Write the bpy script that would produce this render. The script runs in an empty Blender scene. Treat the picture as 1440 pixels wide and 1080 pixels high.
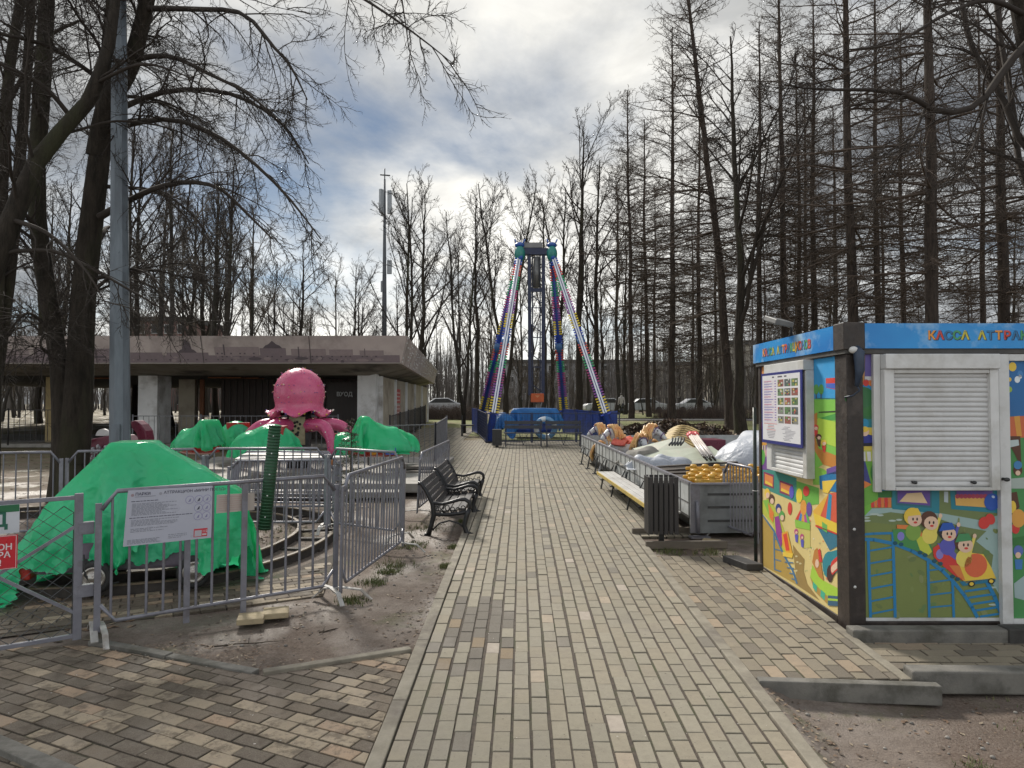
import bpy, math, random
import numpy as np
from mathutils import Vector, Matrix, Euler
random.seed(7)
SC = bpy.context.scene
COL = SC.collection
PI = math.pi
R_ = math.radians
H = 1.85            # eye height above the ground under the camera
SLOPE = 0.020       # the park path climbs gently away from the camera
YAW, PITCH = math.atan(0.013), math.atan(0.027)
CAMROT = Euler((PI / 2 + PITCH, 0, YAW), 'XYZ').to_matrix()

def gz(y):
    return SLOPE * min(max(y, -20), 45)
def ray(px, py):
    return CAMROT @ Vector(((px - 720) / 1000.0, (540 - py) / 1000.0, -1))
def G(px, py, dz=0.0):
    """world point on the sloping ground (+dz) seen at photo pixel"""
    r = ray(px, py)
    t = (H - dz) / (SLOPE * r.y - r.z)
    p = r * t + Vector((0, 0, H))
    if p.y > 45 or t < 0:
        t = (H - dz - SLOPE * 45) / (-r.z) if r.z < 0 else 200
        p = r * t + Vector((0, 0, H))
    return p
def P(px, py, d):
    """world point at distance d along Y seen at photo pixel"""
    r = ray(px, py)
    return r * (d / r.y) + Vector((0, 0, H))
def onplane(px, py, o, n):
    r = ray(px, py)
    c = Vector((0, 0, H))
    t = (Vector(o) - c).dot(n) / r.dot(n)
    return c + r * t

# ---------------------------------------------------------------- materials
def nodes_of(name):
    m = bpy.data.materials.new(name)
    m.use_nodes = True
    nt = m.node_tree
    b = nt.nodes['Principled BSDF']
    return m, nt, b
def rgb(c):
    return (c[0], c[1], c[2], 1.0)
def NN(nt, kind, **kw):
    n = nt.nodes.new(kind)
    for k, v in kw.items():
        if k in n.inputs.keys():
            n.inputs[k].default_value = v
        else:
            setattr(n, k, v)
    return n
def mixc(nt, fac, a, b, blend='MIX'):
    n = nt.nodes.new('ShaderNodeMix'); n.data_type = 'RGBA'; n.blend_type = blend
    for sock, val in ((n.inputs[0], fac), (n.inputs[6], a), (n.inputs[7], b)):
        if hasattr(val, 'is_output'):
            nt.links.new(val, sock)
        elif isinstance(val, (int, float)):
            sock.default_value = val
        else:
            sock.default_value = rgb(val)
    return n.outputs[2]
def ramp(nt, src, p0, p1, v0=0.0, v1=1.0):
    n = nt.nodes.new('ShaderNodeMapRange'); n.clamp = True
    n.inputs[1].default_value = p0; n.inputs[2].default_value = p1
    n.inputs[3].default_value = v0; n.inputs[4].default_value = v1
    nt.links.new(src, n.inputs[0])
    return n.outputs[0]
def coords(nt, scale=(1, 1, 1), kind='Object'):
    tc = nt.nodes.new('ShaderNodeTexCoord')
    mp = nt.nodes.new('ShaderNodeMapping')
    mp.inputs['Scale'].default_value = scale
    nt.links.new(tc.outputs[kind], mp.inputs['Vector'])
    return mp.outputs['Vector']
def noise(nt, vec, scale, detail=4, rough=0.55):
    n = NN(nt, 'ShaderNodeTexNoise', Scale=scale, Detail=detail, Roughness=rough)
    nt.links.new(vec, n.inputs['Vector'])
    return n.outputs['Fac']
def bump(nt, b, h, strength=0.3, dist=0.01):
    n = NN(nt, 'ShaderNodeBump', Strength=strength, Distance=dist)
    nt.links.new(h, n.inputs['Height'])
    nt.links.new(n.outputs['Normal'], b.inputs['Normal'])
def mat(name, c1, c2=None, scale=6.0, rough=0.7, metal=0.0, bmp=0.0, bscale=60.0, c3=None, s3=1.5, stretch=(1, 1, 1), spec=0.5, rvar=0.1, lo=0.35, hi=0.65):
    m, nt, b = nodes_of(name)
    v = coords(nt, stretch)
    c2 = c2 or tuple(x * 0.8 for x in c1)
    f = ramp(nt, noise(nt, v, scale, 6, 0.6), lo, hi)
    col = mixc(nt, f, c1, c2)
    if c3:
        f3 = ramp(nt, noise(nt, v, s3, 5, 0.65), 0.5, 0.68)
        col = mixc(nt, f3, col, c3)
    nt.links.new(col, b.inputs['Base Color'])
    b.inputs['Metallic'].default_value = metal
    b.inputs['Specular IOR Level'].default_value = spec
    r = ramp(nt, noise(nt, v, scale * 2.3, 3), 0.3, 0.7, max(0, rough - rvar), min(1, rough + rvar))
    nt.links.new(r, b.inputs['Roughness'])
    if bmp > 0:
        bump(nt, b, noise(nt, v, bscale, 5, 0.6), bmp, 0.01)
    return m
def attr_mat(name, rough=0.6, dirt=0.15, metal=0.0, bmp=0.0, dscale=9.0, spec=0.5, dirtcol=(0.10, 0.085, 0.07), lo=0.45, hi=0.75, bscale=80):
    m, nt, b = nodes_of(name)
    a = nt.nodes.new('ShaderNodeAttribute'); a.attribute_name = 'Col'
    v = coords(nt)
    f = ramp(nt, noise(nt, v, dscale, 7, 0.65), lo, hi, 0, dirt)
    nt.links.new(mixc(nt, f, a.outputs['Color'], dirtcol), b.inputs['Base Color'])
    b.inputs['Metallic'].default_value = metal
    b.inputs['Specular IOR Level'].default_value = spec
    r = ramp(nt, noise(nt, v, dscale * 2, 3), 0.3, 0.7, max(0, rough - 0.1), min(1, rough + 0.1))
    nt.links.new(r, b.inputs['Roughness'])
    if bmp > 0:
        bump(nt, b, noise(nt, v, bscale, 5, 0.6), bmp, 0.01)
    return m

# ---------------------------------------------------------------- mesh builder
def V(p): return np.array(p, dtype=float)
def frame_of(d, up=(0, 0, 1)):
    d = V(d); d = d / (np.linalg.norm(d) + 1e-12)
    u = V(up)
    if abs(d @ u) > 0.97: u = V((0, 1, 0)) if abs(d[1]) < 0.9 else V((1, 0, 0))
    s = np.cross(d, u); s /= np.linalg.norm(s)
    return d, s, np.cross(s, d)
class MB:
    def __init__(s):
        s.v = []; s.f = []; s.c = []; s.m = []; s.s = []; s.n = 0
    def add(s, verts, faces, col=(1, 1, 1), mi=0, smooth=False):
        s.v.extend([tuple(map(float, p)) for p in verts])
        for f in faces:
            s.f.append(tuple(i + s.n for i in f)); s.c.append(col); s.m.append(mi); s.s.append(smooth)
        s.n += len(verts)
        return s
    def obox(s, c, ax, ay, az, col=(1, 1, 1), mi=0):
        """box from centre and three half-axis vectors"""
        c, ax, ay, az = V(c), V(ax), V(ay), V(az)
        if np.dot(np.cross(ax, ay), az) < 0: ax = -ax
        vs = [c + i * ax + j * ay + k * az for k in (-1, 1) for j in (-1, 1) for i in (-1, 1)]
        return s.add(vs, [(0, 2, 3, 1), (4, 5, 7, 6), (0, 1, 5, 4), (2, 6, 7, 3), (0, 4, 6, 2), (1, 3, 7, 5)], col, mi)
    def box(s, c, size, rz=0.0, col=(1, 1, 1), mi=0):
        cz, sz = math.cos(rz), math.sin(rz)
        return s.obox(c, V((cz, sz, 0)) * size[0] / 2, V((-sz, cz, 0)) * size[1] / 2, V((0, 0, size[2] / 2)), col, mi)
    def beam(s, a, b, w, h, up=(0, 0, 1), col=(1, 1, 1), mi=0):
        a, b = V(a), V(b)
        d, sd, u = frame_of(b - a, up)
        return s.obox((a + b) / 2, (b - a) / 2, sd * w / 2, u * h / 2, col, mi)
    def tube(s, pts, rad, k=8, caps=True, col=(1, 1, 1), mi=0, closed=False, smooth=True):
        pts = [V(p) for p in pts]; n = len(pts)
        rad = [rad] * n if np.isscalar(rad) else list(rad)
        vs = []; prev = None
        for i in range(n):
            if closed: t = pts[(i + 1) % n] - pts[i - 1]
            else: t = pts[min(i + 1, n - 1)] - pts[max(i - 1, 0)]
            t = t / (np.linalg.norm(t) + 1e-12)
            if prev is None: _, sd, u = frame_of(t)
            else:
                sd = prev - t * (prev @ t)
                if np.linalg.norm(sd) < 1e-6: _, sd, u = frame_of(t)
                sd /= np.linalg.norm(sd); u = np.cross(sd, t)
            prev = sd
            for j in range(k):
                a = 2 * PI * j / k
                vs.append(pts[i] + rad[i] * (math.cos(a) * sd + math.sin(a) * u))
        fs = []
        for i in range(n if closed else n - 1):
            i2 = (i + 1) % n
            for j in range(k):
                j2 = (j + 1) % k
                fs.append((i * k + j, i * k + j2, i2 * k + j2, i2 * k + j))
        s.add(vs, fs, col, mi, smooth)
        if caps and not closed:
            b = s.n - n * k
            s.f.append(tuple(b + j for j in range(k))[::-1]); s.f.append(tuple(b + (n - 1) * k + j for j in range(k)))
            s.c += [col] * 2; s.m += [mi] * 2; s.s += [False] * 2
        return s
    def lathe(s, prof, c=(0, 0, 0), k=24, col=(1, 1, 1), mi=0, axis='z', smooth=True):
        c = V(c); vs = []
        for r, z in prof:
            for j in range(k):
                a = 2 * PI * j / k
                p = (r * math.cos(a), r * math.sin(a), z)
                if axis == 'x': p = (p[2], p[0], p[1])
                if axis == 'y': p = (p[1], p[2], p[0])
                vs.append(c + V(p))
        fs = [(i * k + j, i * k + (j + 1) % k, (i + 1) * k + (j + 1) % k, (i + 1) * k + j) for i in range(len(prof) - 1) for j in range(k)]
        return s.add(vs, fs, col, mi, smooth)
    def ball(s, c, r, k=12, m=8, col=(1, 1, 1), mi=0):
        r = (r, r, r) if np.isscalar(r) else r
        vs = []
        for i in range(m + 1):
            t = PI * i / m
            for j in range(k):
                a = 2 * PI * j / k
                vs.append((c[0] + r[0] * math.sin(t) * math.cos(a), c[1] + r[1] * math.sin(t) * math.sin(a), c[2] + r[2] * math.cos(t)))
        fs = [(i * k + j, (i + 1) * k + j, (i + 1) * k + (j + 1) % k, i * k + (j + 1) % k) for i in range(m) for j in range(k)]
        return s.add(vs, fs, col, mi, True)
    def prism(s, poly, vec, col=(1, 1, 1), mi=0, caps=True):
        poly = [V(p) for p in poly]; vec = V(vec); n = len(poly)
        nrm = sum(np.cross(poly[i] - poly[0], poly[(i + 1) % n] - poly[0]) for i in range(n))
        if nrm @ vec < 0: poly = poly[::-1]
        vs = poly + [p + vec for p in poly]
        fs = [tuple(range(n))[::-1], tuple(range(n, 2 * n))] if caps else []
        fs += [(i, (i + 1) % n, n + (i + 1) % n, n + i) for i in range(n)]
        return s.add(vs, fs, col, mi)
    def grid(s, A, col=(1, 1, 1), mi=0, smooth=True, flip=False):
        n, m = A.shape[:2]
        vs = A.reshape(-1, 3)
        fs = [(i * m + j, i * m + j + 1, (i + 1) * m + j + 1, (i + 1) * m + j) for i in range(n - 1) for j in range(m - 1)]
        if flip: fs = [f[::-1] for f in fs]
        return s.add(vs, fs, col, mi, smooth)
    def build(s, name, mats, parent=None, bevel=0.0, local=False):
        vs = np.array(s.v, dtype=float).reshape(-1, 3)
        if parent is not None and not local and len(vs):
            Mi = np.array(TM[parent.name].inverted())
            vs = vs @ Mi[:3, :3].T + Mi[:3, 3]
        elif parent is None and not local and len(vs):
            pass
        me = bpy.data.meshes.new(name)
        me.from_pydata([tuple(p) for p in vs], [], s.f)
        return finish(me, name, mats, parent, s.c, s.m, s.s, bevel)
TM = {}
def finish(me, name, mats, parent=None, cols=None, mis=None, smooth=None, bevel=0.0):
    mats = mats if isinstance(mats, (list, tuple)) else [mats]
    for m in mats: me.materials.append(m)
    np_ = len(me.polygons)
    if mis is not None and len(mats) > 1:
        me.polygons.foreach_set('material_index', np.array(mis, dtype=np.int32))
    if smooth is not None:
        me.polygons.foreach_set('use_smooth', np.array(smooth, dtype=bool))
    if cols is not None and any(m.node_tree.nodes.get('Attribute') for m in mats):
        ca = me.color_attributes.new('Col', 'FLOAT_COLOR', 'CORNER')
        tot = np.zeros(np_, dtype=np.int32); me.polygons.foreach_get('loop_total', tot)
        c4 = np.ones((np_, 4)); c4[:, :3] = np.array([c[:3] for c in cols])
        ca.data.foreach_set('color', np.repeat(c4, tot, axis=0).astype(np.float32).ravel())
    me.update()
    o = bpy.data.objects.new(name, me)
    COL.objects.link(o)
    if parent is not None:
        o.parent = parent; TM[o.name] = TM[parent.name]
    else:
        TM[o.name] = Matrix()
    if bevel > 0:
        b = o.modifiers.new('edge', 'BEVEL'); b.width = bevel; b.segments = 2; b.limit_method = 'ANGLE'; b.angle_limit = R_(40)
        b.harden_normals = False
    return o
def tag(o, label=None, cat=None, group=None, kind=None):
    if label: o['label'] = label
    if cat: o['category'] = cat
    if group: o['group'] = group
    if kind: o['kind'] = kind
    return o
def thing(name, label, cat, loc=(0, 0, 0), rz=0.0, group=None):
    o = bpy.data.objects.new(name, None); COL.objects.link(o)
    o.location = loc; o.rotation_euler = (0, 0, rz); o.empty_display_size = 0.2
    TM[o.name] = Matrix.Translation(Vector(loc)) @ Matrix.Rotation(rz, 4, 'Z')
    return tag(o, label, cat, group)
def dup(root, loc=None, rz=None, label=None, scale=None, group=None, tilt=None):
    def rec(o, par):
        c = o.copy(); COL.objects.link(c)
        if par is not None: c.parent = par
        for ch in list(o.children): rec(ch, c)
        return c
    r = rec(root, None)
    if loc is not None: r.location = loc
    if rz is not None: r.rotation_euler = (0, 0, rz) if tilt is None else (tilt[0], tilt[1], rz)
    if scale is not None: r.scale = scale if not np.isscalar(scale) else (scale,) * 3
    if label: r['label'] = label
    if group: r['group'] = group
    return r
def fast_mesh(name, verts, quads):
    """mesh from numpy arrays of quads"""
    me = bpy.data.meshes.new(name)
    nv, nf = len(verts), len(quads)
    me.vertices.add(nv); me.vertices.foreach_set('co', np.asarray(verts, dtype=np.float32).ravel())
    me.loops.add(nf * 4); me.loops.foreach_set('vertex_index', np.asarray(quads, dtype=np.int32).ravel())
    me.polygons.add(nf); me.polygons.foreach_set('loop_start', np.arange(0, nf * 4, 4, dtype=np.int32))
    me.update(calc_edges=True)
    return me
# text as flat mesh pieces: returns (verts Nx2, faces) with cap height about `size`*0.73, start at x=0, baseline y=0
_TX = {}
def text_geo(s, align='LEFT', bold=0.0):
    key = (s, align, bold)
    if key in _TX: return _TX[key]
    cu = bpy.data.curves.new('lettering', 'FONT'); cu.body = s; cu.align_x = align; cu.size = 1.0; cu.offset = bold
    cu.resolution_u = 2
    o = bpy.data.objects.new('lettering', cu); COL.objects.link(o)
    bpy.context.view_layer.update()
    dg = bpy.context.evaluated_depsgraph_get()
    me = o.evaluated_get(dg).to_mesh()
    vs = np.array([v.co[:2] for v in me.vertices]).reshape(-1, 2); fs = [tuple(p.vertices) for p in me.polygons]
    o.evaluated_get(dg).to_mesh_clear()
    bpy.data.objects.remove(o); bpy.data.curves.remove(cu)
    _TX[key] = (vs, fs)
    return vs, fs
class Art:
    """flat printed artwork: coloured shapes lying on a plane, each layer a hair above the one below"""
    def __init__(s, o, eu, ev, n, step=0.0006):
        s.o, s.eu, s.ev, s.n, s.step = V(o), V(eu), V(ev), V(n), step
        s.mb = MB()
    def uv(s, px, py):
        p = V(onplane(px, py, Vector(s.o), Vector(s.n))) - s.o
        return (p @ s.eu, p @ s.ev)
    def pt(s, u, v, k): return s.o + s.eu * u + s.ev * v + s.n * (s.step * k)
    def poly(s, uvs, col, k):
        a = sum(uvs[i][0] * uvs[(i + 1) % len(uvs)][1] - uvs[(i + 1) % len(uvs)][0] * uvs[i][1] for i in range(len(uvs)))
        if a < 0: uvs = uvs[::-1]
        s.mb.add([s.pt(u, v, k) for u, v in uvs], [tuple(range(len(uvs)))], col)
    def ppoly(s, pxs, col, k): s.poly([s.uv(*p) for p in pxs], col, k)
    def rect(s, u0, v0, u1, v1, col, k): s.poly([(u0, v0), (u1, v0), (u1, v1), (u0, v1)], col, k)
    def ell(s, cx, cy, rx, ry, col, k, n=16, rot=0, a0=0, a1=2 * PI):
        pts = []
        for i in range(n):
            a = a0 + (a1 - a0) * i / (n if abs(a1 - a0 - 2 * PI) < 1e-6 else n - 1)
            x, y = rx * math.cos(a), ry * math.sin(a)
            pts.append((cx + x * math.cos(rot) - y * math.sin(rot), cy + x * math.sin(rot) + y * math.cos(rot)))
        s.poly(pts, col, k)
    def pell(s, px, py, rx, ry, col, k, n=16, rot=0):
        pts = []
        for i in range(n):
            a = 2 * PI * i / n
            x, y = rx * math.cos(a), ry * math.sin(a)
            pts.append((px + x * math.cos(rot) - y * math.sin(rot), py + x * math.sin(rot) + y * math.cos(rot)))
        s.ppoly(pts, col, k)
    def pline(s, pts, w, col, k):
        """thick polyline in photo pixels"""
        for (a, b) in zip(pts[:-1], pts[1:]):
            d = V(b) - V(a); L = np.linalg.norm(d)
            if L < 1e-6: continue
            nrm = V((-d[1], d[0])) / L * w / 2; e = d / L * w * 0.2
            s.ppoly([tuple(V(a) + nrm - e), tuple(V(b) + nrm + e), tuple(V(b) - nrm + e), tuple(V(a) - nrm - e)], col, k)
    def text(s, t, u, v, size, col, k, align='LEFT', bold=0.0, xs=1.0):
        vs, fs = text_geo(t, align, bold)
        if not len(vs): return
        s.mb.add([s.pt(u + x * size * xs, v + y * size, k) for x, y in vs], fs, col)
    def build(s, name, m, parent): return s.mb.build(name, m, parent)

M = {}
M['paint'] = attr_mat('printed_vinyl', 0.55, 0.10, dscale=5)
M['gloss'] = attr_mat('glossy_paint', 0.32, 0.12, dscale=7)
M['matte'] = attr_mat('matte_paint', 0.75, 0.22, dscale=8, bmp=0.1)
# ---------------------------------------------------------------- camera, sky, sun
cam = bpy.data.cameras.new('camera'); cam.lens = 25.0; cam.sensor_width = 36.0; cam.clip_end = 3000; cam.clip_start = 0.05
camo = bpy.data.objects.new('camera', cam); COL.objects.link(camo)
camo.location = (0, 0, H); camo.rotation_euler = (PI / 2 + PITCH, 0, YAW)
SC.camera = camo
SC.view_settings.view_transform = 'Standard'; SC.view_settings.look = 'None'; SC.view_settings.exposure = 0.5; SC.view_settings.gamma = 1.0
SC.view_settings.use_curve_mapping = False
SUN_AZ, SUN_EL = R_(-26), R_(38)      # azimuth measured from +Y towards +X
sund = Vector((math.sin(SUN_AZ) * math.cos(SUN_EL), math.cos(SUN_AZ) * math.cos(SUN_EL), math.sin(SUN_EL)))
sl = bpy.data.lights.new('sun', 'SUN'); sl.energy = 3.4; sl.angle = R_(10); sl.color = (1.0, 0.94, 0.85)
so = bpy.data.objects.new('sun', sl); COL.objects.link(so)
so.rotation_euler = sund.to_track_quat('Z', 'Y').to_euler()
W = bpy.data.worlds.new('World'); SC.world = W; W.use_nodes = True
nt = W.node_tree
bg = nt.nodes['Background']
sky = nt.nodes.new('ShaderNodeTexSky'); sky.sky_type = 'NISHITA'; sky.sun_disc = False
sky.sun_elevation = SUN_EL; sky.sun_rotation = SUN_AZ; sky.air_density = 1.0; sky.dust_density = 0.2; sky.ozone_density = 3.0
tc = nt.nodes.new('ShaderNodeTexCoord')
sep = nt.nodes.new('ShaderNodeSeparateXYZ'); nt.links.new(tc.outputs['Generated'], sep.inputs[0])
def mth(op, a, b=None, c=None):
    n = nt.nodes.new('ShaderNodeMath'); n.operation = op
    for i, x in enumerate((a, b, c)):
        if x is None: continue
        if hasattr(x, 'is_output'): nt.links.new(x, n.inputs[i])
        else: n.inputs[i].default_value = x
    return n.outputs[0]
zc = mth('ADD', mth('MAXIMUM', sep.outputs['Z'], 0.0), 0.22)
comb = nt.nodes.new('ShaderNodeCombineXYZ')
nt.links.new(mth('DIVIDE', sep.outputs['X'], zc), comb.inputs[0]); nt.links.new(mth('DIVIDE', sep.outputs['Y'], zc), comb.inputs[1])
comb.inputs[2].default_value = 3.7
def wn(scale, detail, rough, dist=0.0, off=(0, 0, 0)):
    mp = nt.nodes.new('ShaderNodeMapping'); mp.inputs['Location'].default_value = off
    nt.links.new(comb.outputs[0], mp.inputs['Vector'])
    n = NN(nt, 'ShaderNodeTexNoise', Scale=scale, Detail=detail, Roughness=rough, Distortion=dist)
    nt.links.new(mp.outputs[0], n.inputs['Vector'])
    return n.outputs['Fac']
cover = ramp(nt, wn(1.15, 8, 0.56, 0.25, (0.3, 0.55, 0)), 0.28, 0.50)
shade = ramp(nt, wn(0.95, 9, 0.58, 0.3, (4.1, 1.2, 2)), 0.40, 0.60)
wisps = ramp(nt, wn(2.6, 9, 0.62, 0.6, (1.0, 7.0, 5)), 0.40, 0.64)
# brightness of the thin cloud round the sun
dot = nt.nodes.new('ShaderNodeVectorMath'); dot.operation = 'DOT_PRODUCT'
nrm = nt.nodes.new('ShaderNodeVectorMath'); nrm.operation = 'NORMALIZE'; nt.links.new(tc.outputs['Generated'], nrm.inputs[0])
nt.links.new(nrm.outputs[0], dot.inputs[0]); dot.inputs[1].default_value = Vector((math.sin(R_(-9)) * math.cos(R_(18)), math.cos(R_(-9)) * math.cos(R_(18)), math.sin(R_(18))))
glow = ramp(nt, dot.outputs['Value'], 0.86, 1.0)
cl_dark, cl_mid, cl_lit = (4.0, 4.25, 4.6), (7.6, 7.8, 7.9), (17.5, 17.4, 16.8)
c1 = mixc(nt, shade, cl_dark, cl_mid)
c2 = mixc(nt, mth('MULTIPLY', wisps, shade), c1, cl_lit)
c3 = mixc(nt, mth('MULTIPLY', glow, mth('ADD', mth('MULTIPLY', shade, 0.75), 0.28)), c2, (22.0, 21.4, 19.8))
skyc = mixc(nt, 0.35, mixc(nt, 1.0, sky.outputs['Color'], (1.25, 1.3, 1.3), 'MULTIPLY'), (4.6, 5.0, 5.5))
fin = mixc(nt, mth('MULTIPLY', cover, 0.95), skyc, c3)
# sky overhead and behind the viewer is raised as added fill, the front dimmed
lift = ramp(nt, mth('SUBTRACT', mth('MULTIPLY', sep.outputs['Z'], 1.0), mth('MULTIPLY', sep.outputs['Y'], 0.9)), -0.25, 0.60, 0.42, 0.85)
lift = mth('MULTIPLY', lift, ramp(nt, sep.outputs['Z'], 0.02, 0.30, 1.45, 1.0))
lv = nt.nodes.new('ShaderNodeVectorMath'); lv.operation = 'SCALE'
nt.links.new(fin, lv.inputs[0]); nt.links.new(lift, lv.inputs['Scale']); fin = lv.outputs[0]
nt.links.new(fin, bg.inputs['Color']); bg.inputs['Strength'].default_value = 0.09
W.cycles.sampling_method = 'AUTOMATIC'

# ---------------------------------------------------------------- ground
def soil_mat():
    m, nt, b = nodes_of('soil')
    v = coords(nt)
    n1 = ramp(nt, noise(nt, v, 0.9, 8, 0.62), 0.38, 0.62)
    n2 = ramp(nt, noise(nt, v, 7, 8, 0.7), 0.35, 0.65)
    n3 = ramp(nt, noise(nt, v, 60, 4, 0.6), 0.4, 0.62)
    col = mixc(nt, n1, (0.098, 0.068, 0.052), (0.24, 0.205, 0.178))
    col = mixc(nt, mth2(nt, n2, 0.6), col, (0.075, 0.055, 0.042))
    col = mixc(nt, mth2(nt, n3, 0.35), col, (0.23, 0.19, 0.155))
    # moss and young grass in patches, more of it away from the path
    g = ramp(nt, noise(nt, v, 1.7, 7, 0.7), 0.55, 0.68)
    col = mixc(nt, mth2(nt, g, 0.55), col, (0.085, 0.095, 0.035))
    # leaf litter and dry grass further off (by real distance from the path head)
    sp = nt.nodes.new('ShaderNodeSeparateXYZ'); nt.links.new(v, sp.inputs[0])
    far = ramp(nt, sp.outputs['Y'], 11, 22)
    lit = mixc(nt, ramp(nt, noise(nt, v, 2.2, 8, 0.7), 0.40, 0.6), (0.21, 0.155, 0.105), (0.12, 0.125, 0.05))
    lit = mixc(nt, ramp(nt, noise(nt, v, 28, 5, 0.7), 0.45, 0.65), lit, (0.10, 0.07, 0.045))
    col = mixc(nt, far, col, lit)
    nt.links.new(col, b.inputs['Base Color'])
    wet = ramp(nt, noise(nt, v, 1.1, 4, 0.5), 0.50, 0.62, 0.95, 0.42)
    nt.links.new(wet, b.inputs['Roughness'])
    b.inputs['Specular IOR Level'].default_value = 0.35
    h = nt.nodes.new('ShaderNodeMath'); h.operation = 'ADD'
    nt.links.new(noise(nt, v, 14, 8, 0.7), h.inputs[0])
    nt.links.new(mth2(nt, noise(nt, v, 90, 3, 0.6), 0.5), h.inputs[1])
    bump(nt, b, h.outputs[0], 0.55, 0.03)
    return m
def mth2(nt, a, k, op='MULTIPLY'):
    n = nt.nodes.new('ShaderNodeMath'); n.operation = op
    nt.links.new(a, n.inputs[0])
    if hasattr(k, 'is_output'): nt.links.new(k, n.inputs[1])
    else: n.inputs[1].default_value = k
    return n.outputs[0]
M['soil'] = soil_mat()
def ground_h(x, y):
    h = gz(y) - 0.022
    # the bare soil right of the path lies lower; the soil left of it dips a little towards the benches
    if y < 14:
        k = min(1, max(0, (x - 1.52) / 0.15)) * min(1, max(0, (4.62 - y) / 0.12))
        h -= 0.085 * k
        k2 = min(1, max(0, (x - 2.44) / 0.06)) * min(1, max(0, (5.9 - y) / 0.2))
        h -= 0.07 * k2 * (1 - k)
        h += 0.010 * math.sin(x * 3.1 + 1.3 * math.sin(y * 2.1)) * math.sin(y * 2.3 + 0.7) - 0.006
    return h
def axis(a, b, fine0, fine1, step):
    xs = list(np.arange(fine0, fine1 + 1e-6, step))
    x, s = fine0, step
    left = []
    while x > a:
        s *= 1.35; x -= s; left.append(max(x, a))
    x, s = fine1, step
    right = []
    while x < b:
        s *= 1.35; x += s; right.append(min(x, b))
    return left[::-1] + xs + right
gx, gy = axis(-500, 500, -6, 6, 0.08), axis(-60, 900, 0.5, 14, 0.08)
A = np.array([[(x, y, ground_h(x, y)) for x in gx] for y in gy])
mb = MB(); mb.grid(A, smooth=True); go = mb.build('ground', M['soil']); tag(go, kind='structure')

# ---------------------------------------------------------------- brick paving
def brick_mat(name='paving_brick', mud=0.0):
    m, nt, b = nodes_of(name)
    a = nt.nodes.new('ShaderNodeAttribute'); a.attribute_name = 'Col'
    v = coords(nt)
    n1 = ramp(nt, noise(nt, v, 22, 7, 0.7), 0.38, 0.68)
    n2 = ramp(nt, noise(nt, v, 150, 3, 0.6), 0.35, 0.65)
    n3 = ramp(nt, noise(nt, v, 2.6, 7, 0.68), 0.50, 0.70)
    col = mixc(nt, mth2(nt, n1, 0.30), a.outputs['Color'], (0.12, 0.10, 0.075))
    col = mixc(nt, mth2(nt, n2, 0.20), col, (0.34, 0.31, 0.25))
    col = mixc(nt, mth2(nt, n3, 0.38), col, (0.145, 0.122, 0.10))
    sp = ramp(nt, noise(nt, v, 75, 2, 0.5), 0.70, 0.74)
    col = mixc(nt, mth2(nt, sp, 0.7), col, (0.05, 0.042, 0.035))
    if mud: col = mixc(nt, mth2(nt, ramp(nt, noise(nt, v, 8.5, 8, 0.72), 0.50, 0.62), mud), col, (0.070, 0.052, 0.037))
    nt.links.new(col, b.inputs['Base Color'])
    nt.links.new(ramp(nt, n3, 0, 1, 0.82, 0.62), b.inputs['Roughness'])
    b.inputs['Specular IOR Level'].default_value = 0.35
    h = nt.nodes.new('ShaderNodeMath'); h.operation = 'ADD'
    nt.links.new(noise(nt, v, 45, 5, 0.7), h.inputs[0]); nt.links.new(mth2(nt, n2, 0.4), h.inputs[1])
    bump(nt, b, h.outputs[0], 0.35, 0.006)
    return m
M['brick'] = brick_mat(); M['mudbrick'] = brick_mat('muddy_brick', 0.72)
M['joint'] = mat('joint_sand', (0.085, 0.066, 0.050), (0.048, 0.038, 0.029), 30, 0.95, bmp=0.5, bscale=120, c3=(0.05, 0.055, 0.022), s3=3)
def inside(x, y, poly):
    r = False; n = len(poly)
    for i in range(n):
        x1, y1 = poly[i]; x2, y2 = poly[(i + 1) % n]
        if (y1 > y) != (y2 > y) and x < (x2 - x1) * (y - y1) / (y2 - y1) + x1: r = not r
    return r
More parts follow.
